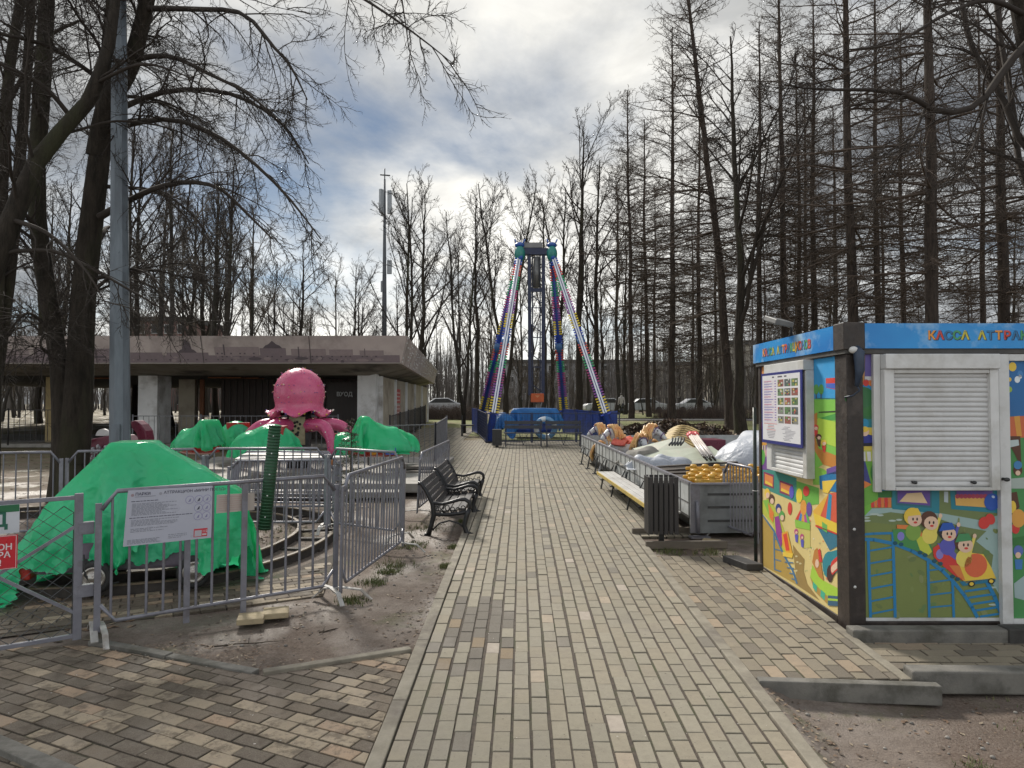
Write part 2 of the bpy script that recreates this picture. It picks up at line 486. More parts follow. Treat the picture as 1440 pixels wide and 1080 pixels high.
def paving(name, poly, org, ang, pw, pl, gapw, gapl, dz, colf, seed, simple_from=1e9, joint_dz=-0.007, drift=0.0):
    """real bricks: columns run along `ang` direction (their length), clipped by polygon"""
    rng = random.Random(seed)
    e1 = (math.cos(ang), math.sin(ang)); e2 = (-e1[1], e1[0])   # e1 length direction, e2 across
    us = [((x - org[0]) * e1[0] + (y - org[1]) * e1[1]) for x, y in poly]; ws = [((x - org[0]) * e2[0] + (y - org[1]) * e2[1]) for x, y in poly]
    vs, fs, cols = [], [], []
    for c in range(int(math.floor(min(ws) / pw)) - 1, int(max(ws) / pw) + 2):
        off = (0.5 if c % 2 else 0.0) + rng.uniform(-0.09, 0.09)
        jw = rng.gauss(0, 0.0018)
        for r in range(int(math.floor(min(us) / pl)) - 2, int(max(us) / pl) + 2):
            u, w = (r + off) * pl + rng.gauss(0, 0.0015), c * pw + jw + rng.gauss(0, 0.0014)
            rect = [(u + a * (pl - gapl) / 2, w + b_ * (pw - gapw) / 2) for a, b_ in ((-1, -1), (1, -1), (1, 1), (-1, 1))]
            pts = [(org[0] + a * e1[0] + b_ * e2[0], org[1] + a * e1[1] + b_ * e2[1]) for a, b_ in rect]
            ins = [inside(x, y, poly) for x, y in pts]
            if not any(ins): continue
            if not all(ins):
                # cut brick: clip against the polygon (convex enough pieces)
                pts = clip_poly(pts, poly)
                if pts is None or len(pts) < 3: continue
            cx = sum(p[0] for p in pts) / len(pts); cy = sum(p[1] for p in pts) / len(pts)
            n = len(pts); b0 = len(vs)
            dzk = dz + rng.gauss(0, 0.0012); tx, ty = rng.gauss(0, 0.010), rng.gauss(0, 0.010)
            def zz(x, y): return gz(y) + dzk + tx * (x - cx) + ty * (y - cy)
            col = colf(cx, cy, rng)
            if cy > simple_from:
                vs += [(x, y, zz(x, y)) for x, y in pts]; fs.append(tuple(range(b0, b0 + n))); cols.append(col)
            else:
                bv = 0.005
                sh = [1 - bv / max(0.02, math.hypot(x - cx, y - cy)) for x, y in pts]
                vs += [(cx + (x - cx) * k, cy + (y - cy) * k, zz(x, y)) for (x, y), k in zip(pts, sh)]
                vs += [(x, y, zz(x, y) - 0.0035) for x, y in pts]
                vs += [(x, y, zz(x, y) - 0.03) for x, y in pts]
                fs.append(tuple(range(b0, b0 + n))); cols.append(col)
                for q in (0, n):
                    for i in range(n):
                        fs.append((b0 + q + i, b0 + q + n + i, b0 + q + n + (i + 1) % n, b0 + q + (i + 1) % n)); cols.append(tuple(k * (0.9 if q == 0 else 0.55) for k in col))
    mb = MB(); mb.add(vs, [f for f in fs]); mb.c = cols
    mb.m = [0] * len(fs)
    ar = sum(poly[i][0] * poly[(i + 1) % len(poly)][1] - poly[(i + 1) % len(poly)][0] * poly[i][1] for i in range(len(poly)))
    pj = poly if ar > 0 else poly[::-1]
    jb = MB(); jb.add([(x, y, gz(y) + dz + joint_dz) for x, y in pj], [tuple(range(len(pj)))])
    mb.v += jb.v; mb.f += [tuple(i + mb.n for i in f) for f in jb.f]; mb.c += [(1, 1, 1)]; mb.m += [1]; mb.s += [False]; mb.n += jb.n
    o = mb.build(name, [M['mudbrick' if colf is col_left else 'brick'], M['joint']])
    return tag(o, kind='structure')
def clip_poly(sub, poly):
    """Sutherland-Hodgman, poly convex"""
    a = sum(poly[i][0] * poly[(i + 1) % len(poly)][1] - poly[(i + 1) % len(poly)][0] * poly[i][1] for i in range(len(poly)))
    pl = poly if a > 0 else poly[::-1]
    out = list(sub)
    for i in range(len(pl)):
        (x1, y1), (x2, y2) = pl[i], pl[(i + 1) % len(pl)]
        f = lambda p: (x2 - x1) * (p[1] - y1) - (y2 - y1) * (p[0] - x1)
        new = []
        for j in range(len(out)):
            p, q = out[j], out[(j + 1) % len(out)]
            fp, fq = f(p), f(q)
            if fp >= 0: new.append(p)
            if (fp >= 0) != (fq >= 0):
                t = fp / (fp - fq); new.append((p[0] + t * (q[0] - p[0]), p[1] + t * (q[1] - p[1])))
        out = new
        if not out: return None
    return out
# worn bands that real feet and puddles left: dark group of replaced bricks near the left kerb
def col_path(x, y, rng):
    base = rng.choice([(0.236, 0.212, 0.157), (0.248, 0.224, 0.170), (0.226, 0.206, 0.157), (0.240, 0.210, 0.154)])
    k = rng.uniform(0.95, 1.05)
    c = tuple(b * k for b in base)
    if rng.random() < 0.03: c = (0.33 * k, 0.27 * k, 0.20 * k)
    if rng.random() < 0.035: c = (0.15 * k, 0.135 * k, 0.11 * k)
    if -0.62 < x < -0.06 and 4.75 < y < 6.3:
        q = rng.random() + 0.3 * (1 - abs(x + 0.35) / 0.35) - 0.15
        if q > 0.42: c = (0.105 * k, 0.092 * k, 0.076 * k)
        elif q > 0.30: c = (0.20 * k, 0.145 * k, 0.085 * k)
    if rng.random() < 0.007: c = (0.36, 0.31, 0.26)
    return c
def col_left(x, y, rng):
    k = rng.uniform(0.9, 1.1)
    q = rng.random()
    if math.hypot(x - K2.x, y - K2.y) < 0.16 + 0.22 * rng.random(): return (0.13 * k, 0.10 * k, 0.078 * k)
    far = min(1, max(0, (-0.9 - x) / 2.4))
    if q < 0.30 + 0.22 * far: return (0.085 * k, 0.064 * k, 0.046 * k)
    if q < 0.48 + 0.2 * far: return (0.125 * k, 0.094 * k, 0.066 * k)
    if q < 0.60 + 0.2 * far: return (0.31 * k, 0.215 * k, 0.14 * k)
    return (0.285 * k, 0.228 * k, 0.158 * k)
def col_right(x, y, rng):
    k = rng.uniform(0.88, 1.1); q = rng.random()
    if q < 0.22: return (0.125 * k, 0.105 * k, 0.08 * k)
    if q < 0.30: return (0.29 * k, 0.22 * k, 0.15 * k)
    return (0.215 * k, 0.182 * k, 0.13 * k)
XL, XR = -0.675, 1.405
PW, PL = (XR - XL) / 20, 0.208
paving('path', [(XL, 1.2), (XR, 1.2), (XR, 13.4), (XL, 13.4)], (XL + PW / 2, 1.2), PI / 2, -PW if False else PW, PL, 0.0155, 0.006, 0.0, col_path, 1)
plazaL = G(596, 646); 
PLZ = [(XL - 0.10, 13.4), (XR, 13.4), (XR, 25.6), (-2.6, 25.6), (-3.4, 33), (-6.2, 33), (-4.0, 18.6), (-2.1, 15.6)]
paving('plaza', [(-2.1, 13.43), (XR, 13.43), (XR, 25.6), (-2.1, 25.6)], (XL + PW / 2, 1.2), PI / 2, PW, PL, 0.0155, 0.006, 0.0, col_path, 2, simple_from=15)
paving('plaza_edge', [(XR + 0.004, 9.0), (2.15, 9.0), (2.15, 25.6), (XR + 0.004, 25.6)], (XL + PW / 2, 1.2), PI / 2, PW, PL, 0.0155, 0.006, -0.001, col_path, 3, simple_from=15)
paving('plaza_wing', [(-2.104, 16.6), (-2.104, 34), (-7.4, 34), (-5.6, 20.0), (-3.0, 16.6)], (XL + PW / 2, 1.2), PI / 2, PW * 2, PL * 2, 0.02, 0.014, -0.001, col_path, 4, simple_from=10)
# right ramp between path and kiosk
RA = [(1.5, 4.62), (2.46, 4.60), (2.46, 8.05), (1.5, 8.05)]
paving('side_paving', [(1.492, 4.62), (2.41, 4.62), (2.41, 7.95), (1.492, 7.95)], (1.545, 4.62), R_(91.0), 0.108, 0.212, 0.012, 0.009, 0.0, col_right, 5)
paving('kiosk_paving', [(2.50, 4.86), (6.5, 4.86), (6.5, 5.55), (2.50, 5.55)], (2.5, 4.93), 0.0, 0.118, 0.24, 0.012, 0.010, -0.035, col_right, 6)
# bottom-left paving
K1, K2, K3 = G(118, 905), G(365, 945), G(582, 912)
LP = [(-4.4, 2.6), (-0.775, 2.6), (-0.775, K3.y - 0.02), (K2.x, K2.y - 0.02), (K1.x, K1.y - 0.0), (-4.4, K1.y - 0.30)]
# split at the notch so that each piece is convex
paving('left_paving', [(K2.x, K2.y - 0.02), (-3.9, 2.6), (-0.775, 2.6), (-0.775, K3.y - 0.02)], (-0.8, 4.2), R_(-24), 0.104, 0.208, 0.010, 0.009, -0.012, col_left, 7)
paving('corner_paving', [(K2.x - 0.0006, K2.y - 0.02), (K1.x, K1.y), (-5.6, K1.y - 0.25), (-5.6, 2.6), (-3.9, 2.6)], (-0.8, 4.2), R_(-24), 0.104, 0.208, 0.010, 0.009, -0.012, col_left, 8)
# strip of paving inside the little railway yard
Y1, Y2, Y3, Y4 = G(150, 880), G(470, 838), G(474, 775), G(240, 850)
paving('yard_paving', [(-4.6, 5.0), (Y1.x - 0.15, Y1.y + 0.05), (Y2.x - 0.12, Y2.y + 0.06), (Y3.x, Y3.y - 0.05), (-2.55, 6.95), (-4.6, 5.9)], (-2, 6), R_(27), 0.104, 0.208, 0.010, 0.009, -0.010, col_left, 9)
# kerbs (concrete edging boards in one-metre lengths)
M['concrete'] = mat('edging_concrete', (0.25, 0.225, 0.175), (0.17, 0.15, 0.115), 7, 0.85, bmp=0.35, bscale=90, c3=(0.13, 0.112, 0.09), s3=2.4)
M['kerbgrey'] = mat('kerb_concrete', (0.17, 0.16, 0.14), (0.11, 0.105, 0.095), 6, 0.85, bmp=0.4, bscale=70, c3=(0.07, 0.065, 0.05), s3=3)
def kerb(name, pts, w, top, h, label, m='concrete', seg=1.0):
    mb = MB(); rng = random.Random(len(name) + int(pts[0][1] * 10))
    for a, b_ in zip(pts[:-1], pts[1:]):
        a, b_ = Vector(a), Vector(b_); L = (b_ - a).length; n = max(1, round(L / seg))
        for i in range(n):
            p = a.lerp(b_, i / n); q = a.lerp(b_, (i + 1) / n); e = (q - p).normalized() * 0.004
            p, q = p + e, q - e
            j = rng.uniform(-0.004, 0.004)
            mb.beam((p.x, p.y, gz(p.y) + top + j - h / 2), (q.x, q.y, gz(q.y) + top + j - h / 2), w, h)
    o = mb.build(name, M[m], bevel=0.006)
    return tag(o, kind='structure')
kerb('path_kerb', [(XL - 0.047, 1.2), (XL - 0.047, 13.4)], 0.085, 0.010, 0.12, '')
kerb('path_kerb', [(XR + 0.045, 1.2), (XR + 0.045, 9.0)], 0.082, 0.010, 0.12, '')
kerb('side_kerb', [(1.496, 4.575), (2.60, 4.50)], 0.075, 0.012, 0.12, '', 'kerbgrey', seg=1.2)  # darker grey board stands in for the shade on its front face
kerb('side_kerb', [(2.455, 4.60), (2.455, 7.9)], 0.07, 0.008, 0.12, '')
kerb('soil_kerb', [(K3.x - 0.02, K3.y), (K2.x + 0.02, K2.y)], 0.07, 0.012, 0.10, '', seg=1.0)
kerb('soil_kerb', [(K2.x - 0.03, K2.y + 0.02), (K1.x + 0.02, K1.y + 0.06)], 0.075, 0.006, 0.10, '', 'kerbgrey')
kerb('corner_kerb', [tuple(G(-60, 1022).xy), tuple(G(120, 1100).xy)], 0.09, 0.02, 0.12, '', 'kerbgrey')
# ---------------------------------------------------------------- ticket kiosk
M['darkwood'] = mat('dark_brown_profile', (0.030, 0.021, 0.017), (0.018, 0.013, 0.011), 12, 0.5, bmp=0.15, bscale=120, c3=(0.055, 0.042, 0.035), s3=5)
M['redwood'] = mat('brown_profile', (0.075, 0.046, 0.034), (0.05, 0.032, 0.025), 12, 0.5, bmp=0.15, bscale=120)
M['white'] = mat('white_profile', (0.62, 0.62, 0.61), (0.54, 0.54, 0.53), 4, 0.45, c3=(0.42, 0.41, 0.38), s3=2.5)
M['slat'] = mat('shutter_white', (0.58, 0.58, 0.575), (0.50, 0.50, 0.495), 3, 0.42, c3=(0.44, 0.43, 0.41), s3=2.0)
M['blackplastic'] = mat('black_plastic', (0.018, 0.018, 0.019), (0.03, 0.03, 0.03), 10, 0.45)
M['roofing'] = mat('roof_felt', (0.06, 0.058, 0.055), (0.09, 0.085, 0.08), 5, 0.9, bmp=0.3)
KO = G(1195, 886); KF = G(1069, 796)
kdir = (KF - KO); KL = math.hypot(kdir.x, kdir.y)
eB = Vector((kdir.x / KL, kdir.y / KL, 0))                 # away from us along the side wall
eF = Vector((eB.y, -eB.x, 0))                              # along the front, to the right
KZ = KO.z - 0.01
kg = thing('ticket_kiosk', 'ticket kiosk with cartoon fairground murals, blue lettered fascia and white roller shutters', 'kiosk', (KO.x, KO.y, KZ), 0)
up = Vector((0, 0, 1))
KW = 3.1
dK = KO.y
zt = P(1200, 456, dK).z; zf = P(1200, 491, dK).z
def kp(f, b, z): return KO + eF * f + eB * b + up * (z - KO.z)
def kbox(mb, f0, f1, b0, b1, z0, z1, col=(1, 1, 1), mi=0):
    return mb.obox(kp((f0 + f1) / 2, (b0 + b1) / 2, (z0 + z1) / 2), eF * (f1 - f0) / 2, eB * (b1 - b0) / 2, up * (z1 - z0) / 2, col, mi)
b0 = KZ + 0.02
# carcass
mb = MB(); kbox(mb, 0.05, KW - 0.05, 0.05, KL - 0.05, b0 + 0.03, zf - 0.01); mb.build('wall', M['white'], kg)
mb = MB(); kbox(mb, -0.02, KW + 0.02, -0.02, KL + 0.02, zf - 0.035, zt - 0.03); mb.build('roof', M['roofing'], kg)
mb = MB()
kbox(mb, -0.002, 0.125, -0.006, 0.20, b0 - 0.04, zf - 0.036)
mb.build('corner_post', M['darkwood'], kg, bevel=0.006)
mb = MB(); kbox(mb, -0.004, 0.10, KL - 0.06, KL, b0 - 0.04, zf - 0.036); mb.build('corner_post', M['darkwood'], kg, bevel=0.006)
mb = MB(); kbox(mb, 0.126, KW, 0.0, 0.09, b0 - 0.04, b0 + 0.055); kbox(mb, 0.0, 0.09, 0.201, KL - 0.061, b0 - 0.04, b0 + 0.04)
mb.build('base_beam', M['darkwood'], kg, bevel=0.005)
mb = MB(); kbox(mb, -0.035, 0.13, -0.035, 0.15, zf - 0.005, zt + 0.012); mb.build('fascia_corner', M['darkwood'], kg, bevel=0.006)
mb = MB(); kbox(mb, 0.131, KW, -0.012, 0.05, zf - 0.04, zf + 0.004); kbox(mb, -0.012, 0.05, 0.201, KL, zf - 0.04, zf + 0.004)
mb.build('eaves_beam', M['redwood'], kg)
# bolts on the corner post
for zz in (KZ + 0.34, KZ + 0.78):
    mb = MB(); q = kp(0.04, -0.008, zz); mb.lathe([(0.0, -0.004), (0.012, -0.003), (0.008, 0.004)], q, 8, axis='y'); mb.build('bolt', M['white'], kg)

def fascia_art(art, L, z0, z1, k0, rng):
    """blue sky boards with soft clouds"""
    art.rect(0, z0, L, z1, (0.015, 0.20, 0.52), k0)
def fascia_mat():
    m, nt, b = nodes_of('printed_sky_board')
    v = coords(nt)
    f = ramp(nt, noise(nt, v, 2.1, 6, 0.6), 0.50, 0.68)
    c = mixc(nt, ramp(nt, noise(nt, v, 1.2, 3), 0.4, 0.6), (0.008, 0.17, 0.50), (0.015, 0.26, 0.62))
    nt.links.new(mixc(nt, f, c, (0.42, 0.58, 0.70)), b.inputs['Base Color'])
    b.inputs['Roughness'].default_value = 0.4
    return m
M['skyboard'] = fascia_mat()
mb = MB(); kbox(mb, 0.131, KW + 0.02, -0.032, -0.014, zf + 0.004, zt + 0.004); ff = mb.build('fascia_board', M['skyboard'], kg)
zsn, zsf = P(1164, 492, KO.y + 0.2).z, None
mb = MB()
mb.obox(kp(-0.024, (0.151 + KL + 0.06) / 2, (zf + zt) / 2 + 0.002), eF * 0.009, eB * (KL + 0.06 - 0.151) / 2, up * (zt - zf) / 2)
fs_ = mb.build('fascia_board', M['skyboard'], kg)
O_, R__, B_, G_, Y_ = (0.72, 0.30, 0.05), (0.55, 0.06, 0.04), (0.02, 0.16, 0.34), (0.06, 0.30, 0.12), (0.55, 0.48, 0.04)
pal = [O_, R__, B_, G_, Y_, Y_, Y_, B_, O_, R__, B_, G_, Y_, O_, R__, B_, G_, R__]
word = 'КАССА АТТРАКЦИОНОВ'
def lettering(art, u0, v0, size, pitch):
    u = u0
    for i, ch in enumerate(word):
        if ch != ' ':
            art.text(ch, u + 0.005, v0 - 0.004, size, (0.03, 0.03, 0.05), 1, 'CENTER', 0.055)
            art.text(ch, u, v0, size, pal[i], 2, 'CENTER', 0.035)
        u += pitch
art = Art(kp(0, -0.033, 0), eF, up, -eB); art.o[2] = 0
u0, v0 = art.uv(1310, 477); u1, _ = art.uv(1428, 475)
lettering(art, u0, v0 - 0.0, (art.uv(1310, 464)[1] - v0) / 0.80, (u1 - u0) / 10.0)
art.build('lettering', M['paint'], ff)
art = Art(kp(-0.034, 0, 0), -eB, up, -eF); art.o[2] = 0
ua, va = art.uv(1074, 499); ub, vb = art.uv(1138, 485)
lettering(art, ua, (va + vb) / 2 - 0.02, 0.10, (ub - ua) / (len(word) - 1))
art.build('lettering', M['paint'], fs_)

# ---- front: murals, shutter, door
ZB = b0 + 0.056
art = Art(kp(0, 0.010, 0), eF, up, -eB, 0.0007); art.o[2] = 0
mb = MB(); kbox(mb, 0.126, KW, 0.012, 0.049, ZB, zf - 0.041); mb.build('mural_backing', M['white'], kg)
GR, GRL, GRD = (0.155, 0.20, 0.075), (0.20, 0.40, 0.06), (0.035, 0.17, 0.04)
TEAL, LTB, SKIN = (0.02, 0.20, 0.26), (0.30, 0.42, 0.40), (0.72, 0.50, 0.36)
BLU, ORA, RED, YEL, PUR, BRN = (0.018, 0.19, 0.40), (0.66, 0.20, 0.05), (0.60, 0.045, 0.035), (0.75, 0.52, 0.06), (0.13, 0.07, 0.30), (0.09, 0.035, 0.018)
# coordinates below are read from a 1080 px enlargement of the photograph's region 1180..1440 x 660..920
def q(x, y): return (1180 + x * 260 / 1080.0, 660 + y * 260 / 1080.0)
def Q(*pts): return [q(*p) for p in pts]
W_ = lambda f: art.uv(*f)
art.ppoly(Q((76, -30), (955, -30), (955, 866), (100, 866)), GR, 0)
art.ppoly(Q((82, 300), (400, 330), (620, 440), (800, 640), (945, 860), (100, 864)), (0.175, 0.215, 0.062), 1)
art.ppoly(Q((120, 230), (300, 225), (560, 250), (840, 300), (950, 260), (952, 760), (880, 640), (900, 500), (800, 420), (860, 360), (700, 330), (560, 280), (300, 250), (150, 275)), LTB, 1)
for (x, y, w) in ((150, 283, 30), (205, 262, 28), (240, 268, 20), (310, 300, 22), (350, 295, 18), (160, 300, 24), (890, 690, 30), (905, 790, 34)):
    art.pell(*q(x, y), w * 0.24, 6 * 0.24, (0.42, 0.50, 0.44), 2, 10)
# stalls
for x0, x1, t in ((300, 585, 130), (645, 950, 130)):
    art.ppoly(Q((x0, t - 40), (x1, t - 40), (x1, 258), (x0 + 10, 232)), TEAL, 2)
    art.ppoly(Q((x0 + 30, t - 40), (x1 - 45, t - 40), (x1 - 45, 225), (x0 + 30, 208)), (0.03, 0.14, 0.18), 3)
    art.ppoly(Q((x0 + 40, t - 40), (x1 - 55, t - 40), (x1 - 55, 212), (x0 + 40, 196)), PUR, 4)
art.ppoly(Q((395, 140), (480, 135), (515, 198), (350, 188)), (0.75, 0.55, 0.32), 5)
art.ppoly(Q((675, 150), (850, 155), (860, 222), (680, 210)), (0.70, 0.40, 0.10), 5)
for i in range(8): art.pell(*q(690 + 23 * i, 157), 3.4, 3.4, (0.40, 0.05, 0.10), 6, 8)
art.ppoly(Q((612, 130), (636, 130), (636, 195), (612, 190)), (0.45, 0.52, 0.55), 3)
art.ppoly(Q((190, 125), (310, 125), (310, 165), (180, 165)), GRD, 2)
# striped tub, rocket, tent at the left
for i in range(6): art.ppoly(Q((183 + 20 * i, 166), (203 + 20 * i, 165), (203 + 20 * i, 222), (186 + 20 * i, 224)), (RED if i % 2 == 0 else ORA), 3)
art.ppoly(Q((95, 290), (100, 170), (150, 130), (195, 170), (190, 230), (130, 290)), (0.16, 0.42, 0.05), 2)
rngm = random.Random(11)
for i in range(60):
    x, y = rngm.uniform(105, 930), rngm.uniform(290, 850); s = rngm.uniform(2.0, 6.5)
    art.pell(*q(x, y), s, s * rngm.uniform(0.35, 0.8), rngm.choice([(0.19, 0.235, 0.075), (0.135, 0.18, 0.06), (0.21, 0.24, 0.10), (0.12, 0.20, 0.07)]), 2.2 + i * 0.01, 9, rngm.uniform(0, 3))
# ladder tower and coaster track
def track(pts, w, col, k): art.pline([q(*p) for p in pts], w * 0.24, col, k)
curve = [(90, 405), (200, 410), (310, 432), (420, 474), (520, 530), (600, 590), (670, 660), (730, 735), (775, 805), (805, 862)]
track(curve, 20, BLU, 6)
track([(90, 385), (200, 375), (310, 372)], 14, BLU, 5)
for x, ytop in ((168, 415), (312, 372)): track([(x, ytop), (x + 14, 862)], 17, BLU, 7)
for x, ytop in ((517, 530), (660, 650)): track([(x, ytop), (x + 8, 862)], 15, BLU, 7)
for i in range(6): track([(178, 475 + i * 74), (318, 452 + i * 73)], 10, BLU, 6)
for i in range(4): track([(522, 590 + i * 72), (664, 566 + i * 76 if i else 572)], 9, BLU, 5)
track([(860, 655), (905, 740), (940, 830), (952, 862)], 22, BLU, 6)
for i in range(5): track([(735 + i * 22, 712 + i * 37), (885 + i * 14, 690 + i * 38)], 13, BLU, 5)
# carts
art.ppoly(Q((310, 352), (360, 345), (520, 400), (545, 470), (530, 500), (470, 480), (420, 465), (320, 430)), (0.06, 0.24, 0.07), 8)
art.ppoly(Q((440, 385), (500, 395), (540, 480), (520, 500), (470, 470)), (0.50, 0.55, 0.06), 9)
art.pell(*q(358, 390), 5.0, 6.2, (0.22, 0.20, 0.55), 9)
art.ppoly(Q((335, 322), (400, 325), (470, 350), (495, 395), (450, 385), (400, 350), (335, 345)), ORA, 9)
art.ppoly(Q((545, 460), (580, 435), (650, 470), (730, 560), (720, 650), (660, 610), (600, 560), (550, 510)), RED, 8)
art.pell(*q(585, 495), 5.2, 7.0, (0.24, 0.20, 0.52), 9)
art.ppoly(Q((570, 430), (640, 440), (700, 520), (680, 530), (610, 480)), (0.12, 0.10, 0.42), 9)
art.ppoly(Q((690, 520), (760, 485), (840, 495), (885, 570), (915, 640), (860, 645), (740, 665), (715, 640)), YEL, 9)
art.pell(*q(795, 560), 16, 17, (0.66, 0.13, 0.05), 10, 18, 0.3)
art.ppoly(Q((640, 560), (700, 560), (735, 650), (690, 625)), ORA, 10)
art.ppoly(Q((700, 655), (910, 635), (910, 655), (720, 680)), (0.02, 0.16, 0.26), 9)
for x, y in ((770, 668), (885, 652)): art.pell(*q(x, y), 5, 4.2, (0.02, 0.02, 0.02), 10, 12); art.pell(*q(x, y), 3, 2.6, YEL, 11, 10)
for x, y in ((325, 430), (360, 437), (470, 485), (500, 500), (555, 535), (590, 550), (660, 625), (690, 640)): art.pell(*q(x, y), 3.4, 2.8, (0.01, 0.08, 0.12), 9, 10)
# children in the carts: plain round cartoon children
def child(x, y, r, hair, body, arm=None, cap=None):
    k = 10
    art.pell(*q(x - 2, y + r * 1.75), r * 0.24 * 1.0, r * 0.24 * 1.1, body, k, 12)
    if arm: art.pline([q(x + r * 0.6, y + r * 1.5), q(*arm)], 4.2, body, k + 1); art.pell(*q(*arm), 2.8, 3.4, SKIN, k + 2, 8)
    art.pell(*q(x - r * 0.15, y - r * 0.25), r * 0.265, r * 0.27, hair, k + 3, 14)
    art.pell(*q(x + r * 0.12, y + r * 0.18), r * 0.22, r * 0.21, SKIN, k + 4, 14)
    for dx in (-0.1, 0.42): art.pell(*q(x + r * dx, y + r * 0.1), r * 0.028, r * 0.05, (0.02, 0.015, 0.015), k + 5, 7)
    art.pell(*q(x + r * 0.2, y + r * 0.52), r * 0.06, r * 0.035, RED, k + 5, 8)
    if cap: art.ppoly([q(x - r * 1.15, y - r * 0.2), q(x - r * 0.7, y - r * 1.25), q(x + r * 0.5, y - r * 1.3), q(x + r * 0.95, y - r * 0.45), q(x, y - r * 0.35)], cap, k + 5)
child(432, 285, 46, YEL, (0.20, 0.34, 0.06), None, YEL)
child(528, 305, 46, BRN, (0.72, 0.60, 0.12), (588, 270))
child(632, 370, 46, (0.02, 0.02, 0.03), (0.10, 0.10, 0.42), (694, 322), (0.02, 0.09, 0.40))
child(728, 435, 48, BRN, (0.74, 0.60, 0.12), (788, 388), (0.06, 0.26, 0.10))
# balloons
art.pell(*q(890, 190), 11, 12, (0.02, 0.09, 0.42), 9); art.pell(*q(897, 160), 2.6, 1.8, (0.5, 0.6, 0.75), 10, 8, 0.5)
art.pell(*q(845, 312), 8, 9, RED, 9, 14, 0.5); art.pell(*q(880, 290), 6.5, 8, RED, 10, 14, -0.4)
# left strip beside the shutter (region 1180..1260 x 480..720 at 4.5x)
def q(x, y): return (1180 + x * 80 / 360.0, 480 + y * 240 / 1080.0)
art.ppoly(Q((50, 45), (220, 45), (245, 900), (330, 905), (330, 1010), (90, 1080)), (0.03, 0.24, 0.50), 1)
art.ppoly(Q((55, 45), (95, 45), (90, 250), (58, 250)), (0.13, 0.10, 0.34), 2)
art.ppoly(Q((95, 45), (165, 45), (160, 255), (90, 250)), (0.52, 0.25, 0.06), 2)
art.ppoly(Q((165, 45), (216, 45), (217, 225), (162, 225)), (0.13, 0.10, 0.34), 3)
art.ppoly(Q((58, 222), (90, 220), (90, 256), (58, 256)), (0.6, 0.6, 0.62), 3); art.ppoly(Q((162, 222), (217, 222), (217, 246), (162, 246)), (0.6, 0.6, 0.62), 4)
for i, c in enumerate((ORA, RED, ORA, RED, ORA)): art.pell(*q(70 + i * 33, 262), 4.2, 5, c, 3 + i % 2, 10)
art.pell(*q(80, 360), 10, 9, GRD, 3); art.pell(*q(145, 355), 18, 15, (0.03, 0.15, 0.05), 4, 18); art.pell(*q(180, 400), 12, 17, GRD, 3)
art.ppoly(Q((60, 395), (224, 395), (226, 500), (62, 500)), (0.03, 0.16, 0.06), 2)
art.ppoly(Q((62, 500), (226, 490), (228, 545), (64, 545)), (0.02, 0.20, 0.24), 3)
art.ppoly(Q((66, 545), (228, 545), (232, 690), (70, 690)), (0.62, 0.48, 0.08), 3)
art.ppoly(Q((66, 520), (130, 510), (130, 580), (66, 585)), ORA, 5); art.ppoly(Q((66, 572), (130, 566), (130, 584), (66, 588)), (0.02, 0.02, 0.02), 6)
art.ppoly(Q((95, 640), (110, 590), (150, 580), (226, 600), (230, 655), (95, 655)), (0.025, 0.035, 0.24), 6)
art.ppoly(Q((92, 648), (228, 640), (230, 662), (95, 664)), (0.012, 0.012, 0.03), 7)
art.pell(*q(100, 500), 6, 8.5, (0.02, 0.02, 0.03), 6, 12); art.pell(*q(92, 508), 4.6, 6, SKIN, 7, 12)
art.pell(*q(160, 520), 6, 7, (0.02, 0.25, 0.42), 6, 12); art.pell(*q(160, 570), 6.2, 6.8, SKIN, 8, 12); art.pell(*q(158, 556), 6, 4, YEL, 9, 12)
art.ppoly(Q((72, 690), (232, 690), (234, 760), (76, 760)), (0.45, 0.48, 0.10), 4)
for i in range(3): art.ppoly(Q((140 + i * 34, 698), (164 + i * 34, 698), (168 + i * 34, 758), (146 + i * 34, 758)), (0.62, 0.62, 0.60), 5)
art.ppoly(Q((76, 760), (236, 758), (246, 1000), (90, 1080)), (0.14, 0.36, 0.05), 4)
art.ppoly(Q((78, 680), (165, 765), (200, 900), (84, 850)), (0.05, 0.06, 0.22), 6)
art.pell(*q(115, 800), 8.5, 9, (0.02, 0.24, 0.27), 7, 14, 0.3)
art.ppoly(Q((82, 845), (205, 905), (100, 960), (88, 1000)), ORA, 7); art.ppoly(Q((86, 935), (150, 935), (120, 1010), (90, 1010)), RED, 6)
art.pell(*q(228, 830), 7, 14, GRD, 6, 14)
art.build('mural', M['paint'], kg)
# door leaf mural at the right edge of the picture (region 1390..1440 x 470..900 at 2.512x), continued as plain park scenery
def q(x, y): return (1390 + x * 50 / 126.0, 470 + y * 430 / 1080.0)
art = Art(kp(0, -0.010, 0), eF, up, -eB, 0.0007); art.o[2] = 0
dl, dr = art.uv(*q(66, 95))[0], art.uv(*q(66, 95))[0] + 0.72
zt_, zb_ = art.uv(*q(66, 95))[1], art.uv(*q(95, 1003))[1]
art.rect(dl, zb_, dr, zt_, (0.06, 0.24, 0.07), 0)
sp = art.uv(*q(80, 290))[1]
art.rect(dl, sp, dr, zt_, (0.018, 0.13, 0.34), 1)
for x, y, r, c in ((85, 115, 11, YEL), (112, 140, 8, (0.05, 0.2, 0.45)), (75, 160, 5, YEL), (75, 195, 7, (0.3, 0.45, 0.06)), (102, 160, 8, (0.7, 0.75, 0.78)), (112, 150, 5, (0.7, 0.75, 0.78))): art.pell(*q(x, y), r * 0.5, r * 0.6, c, 2, 12)
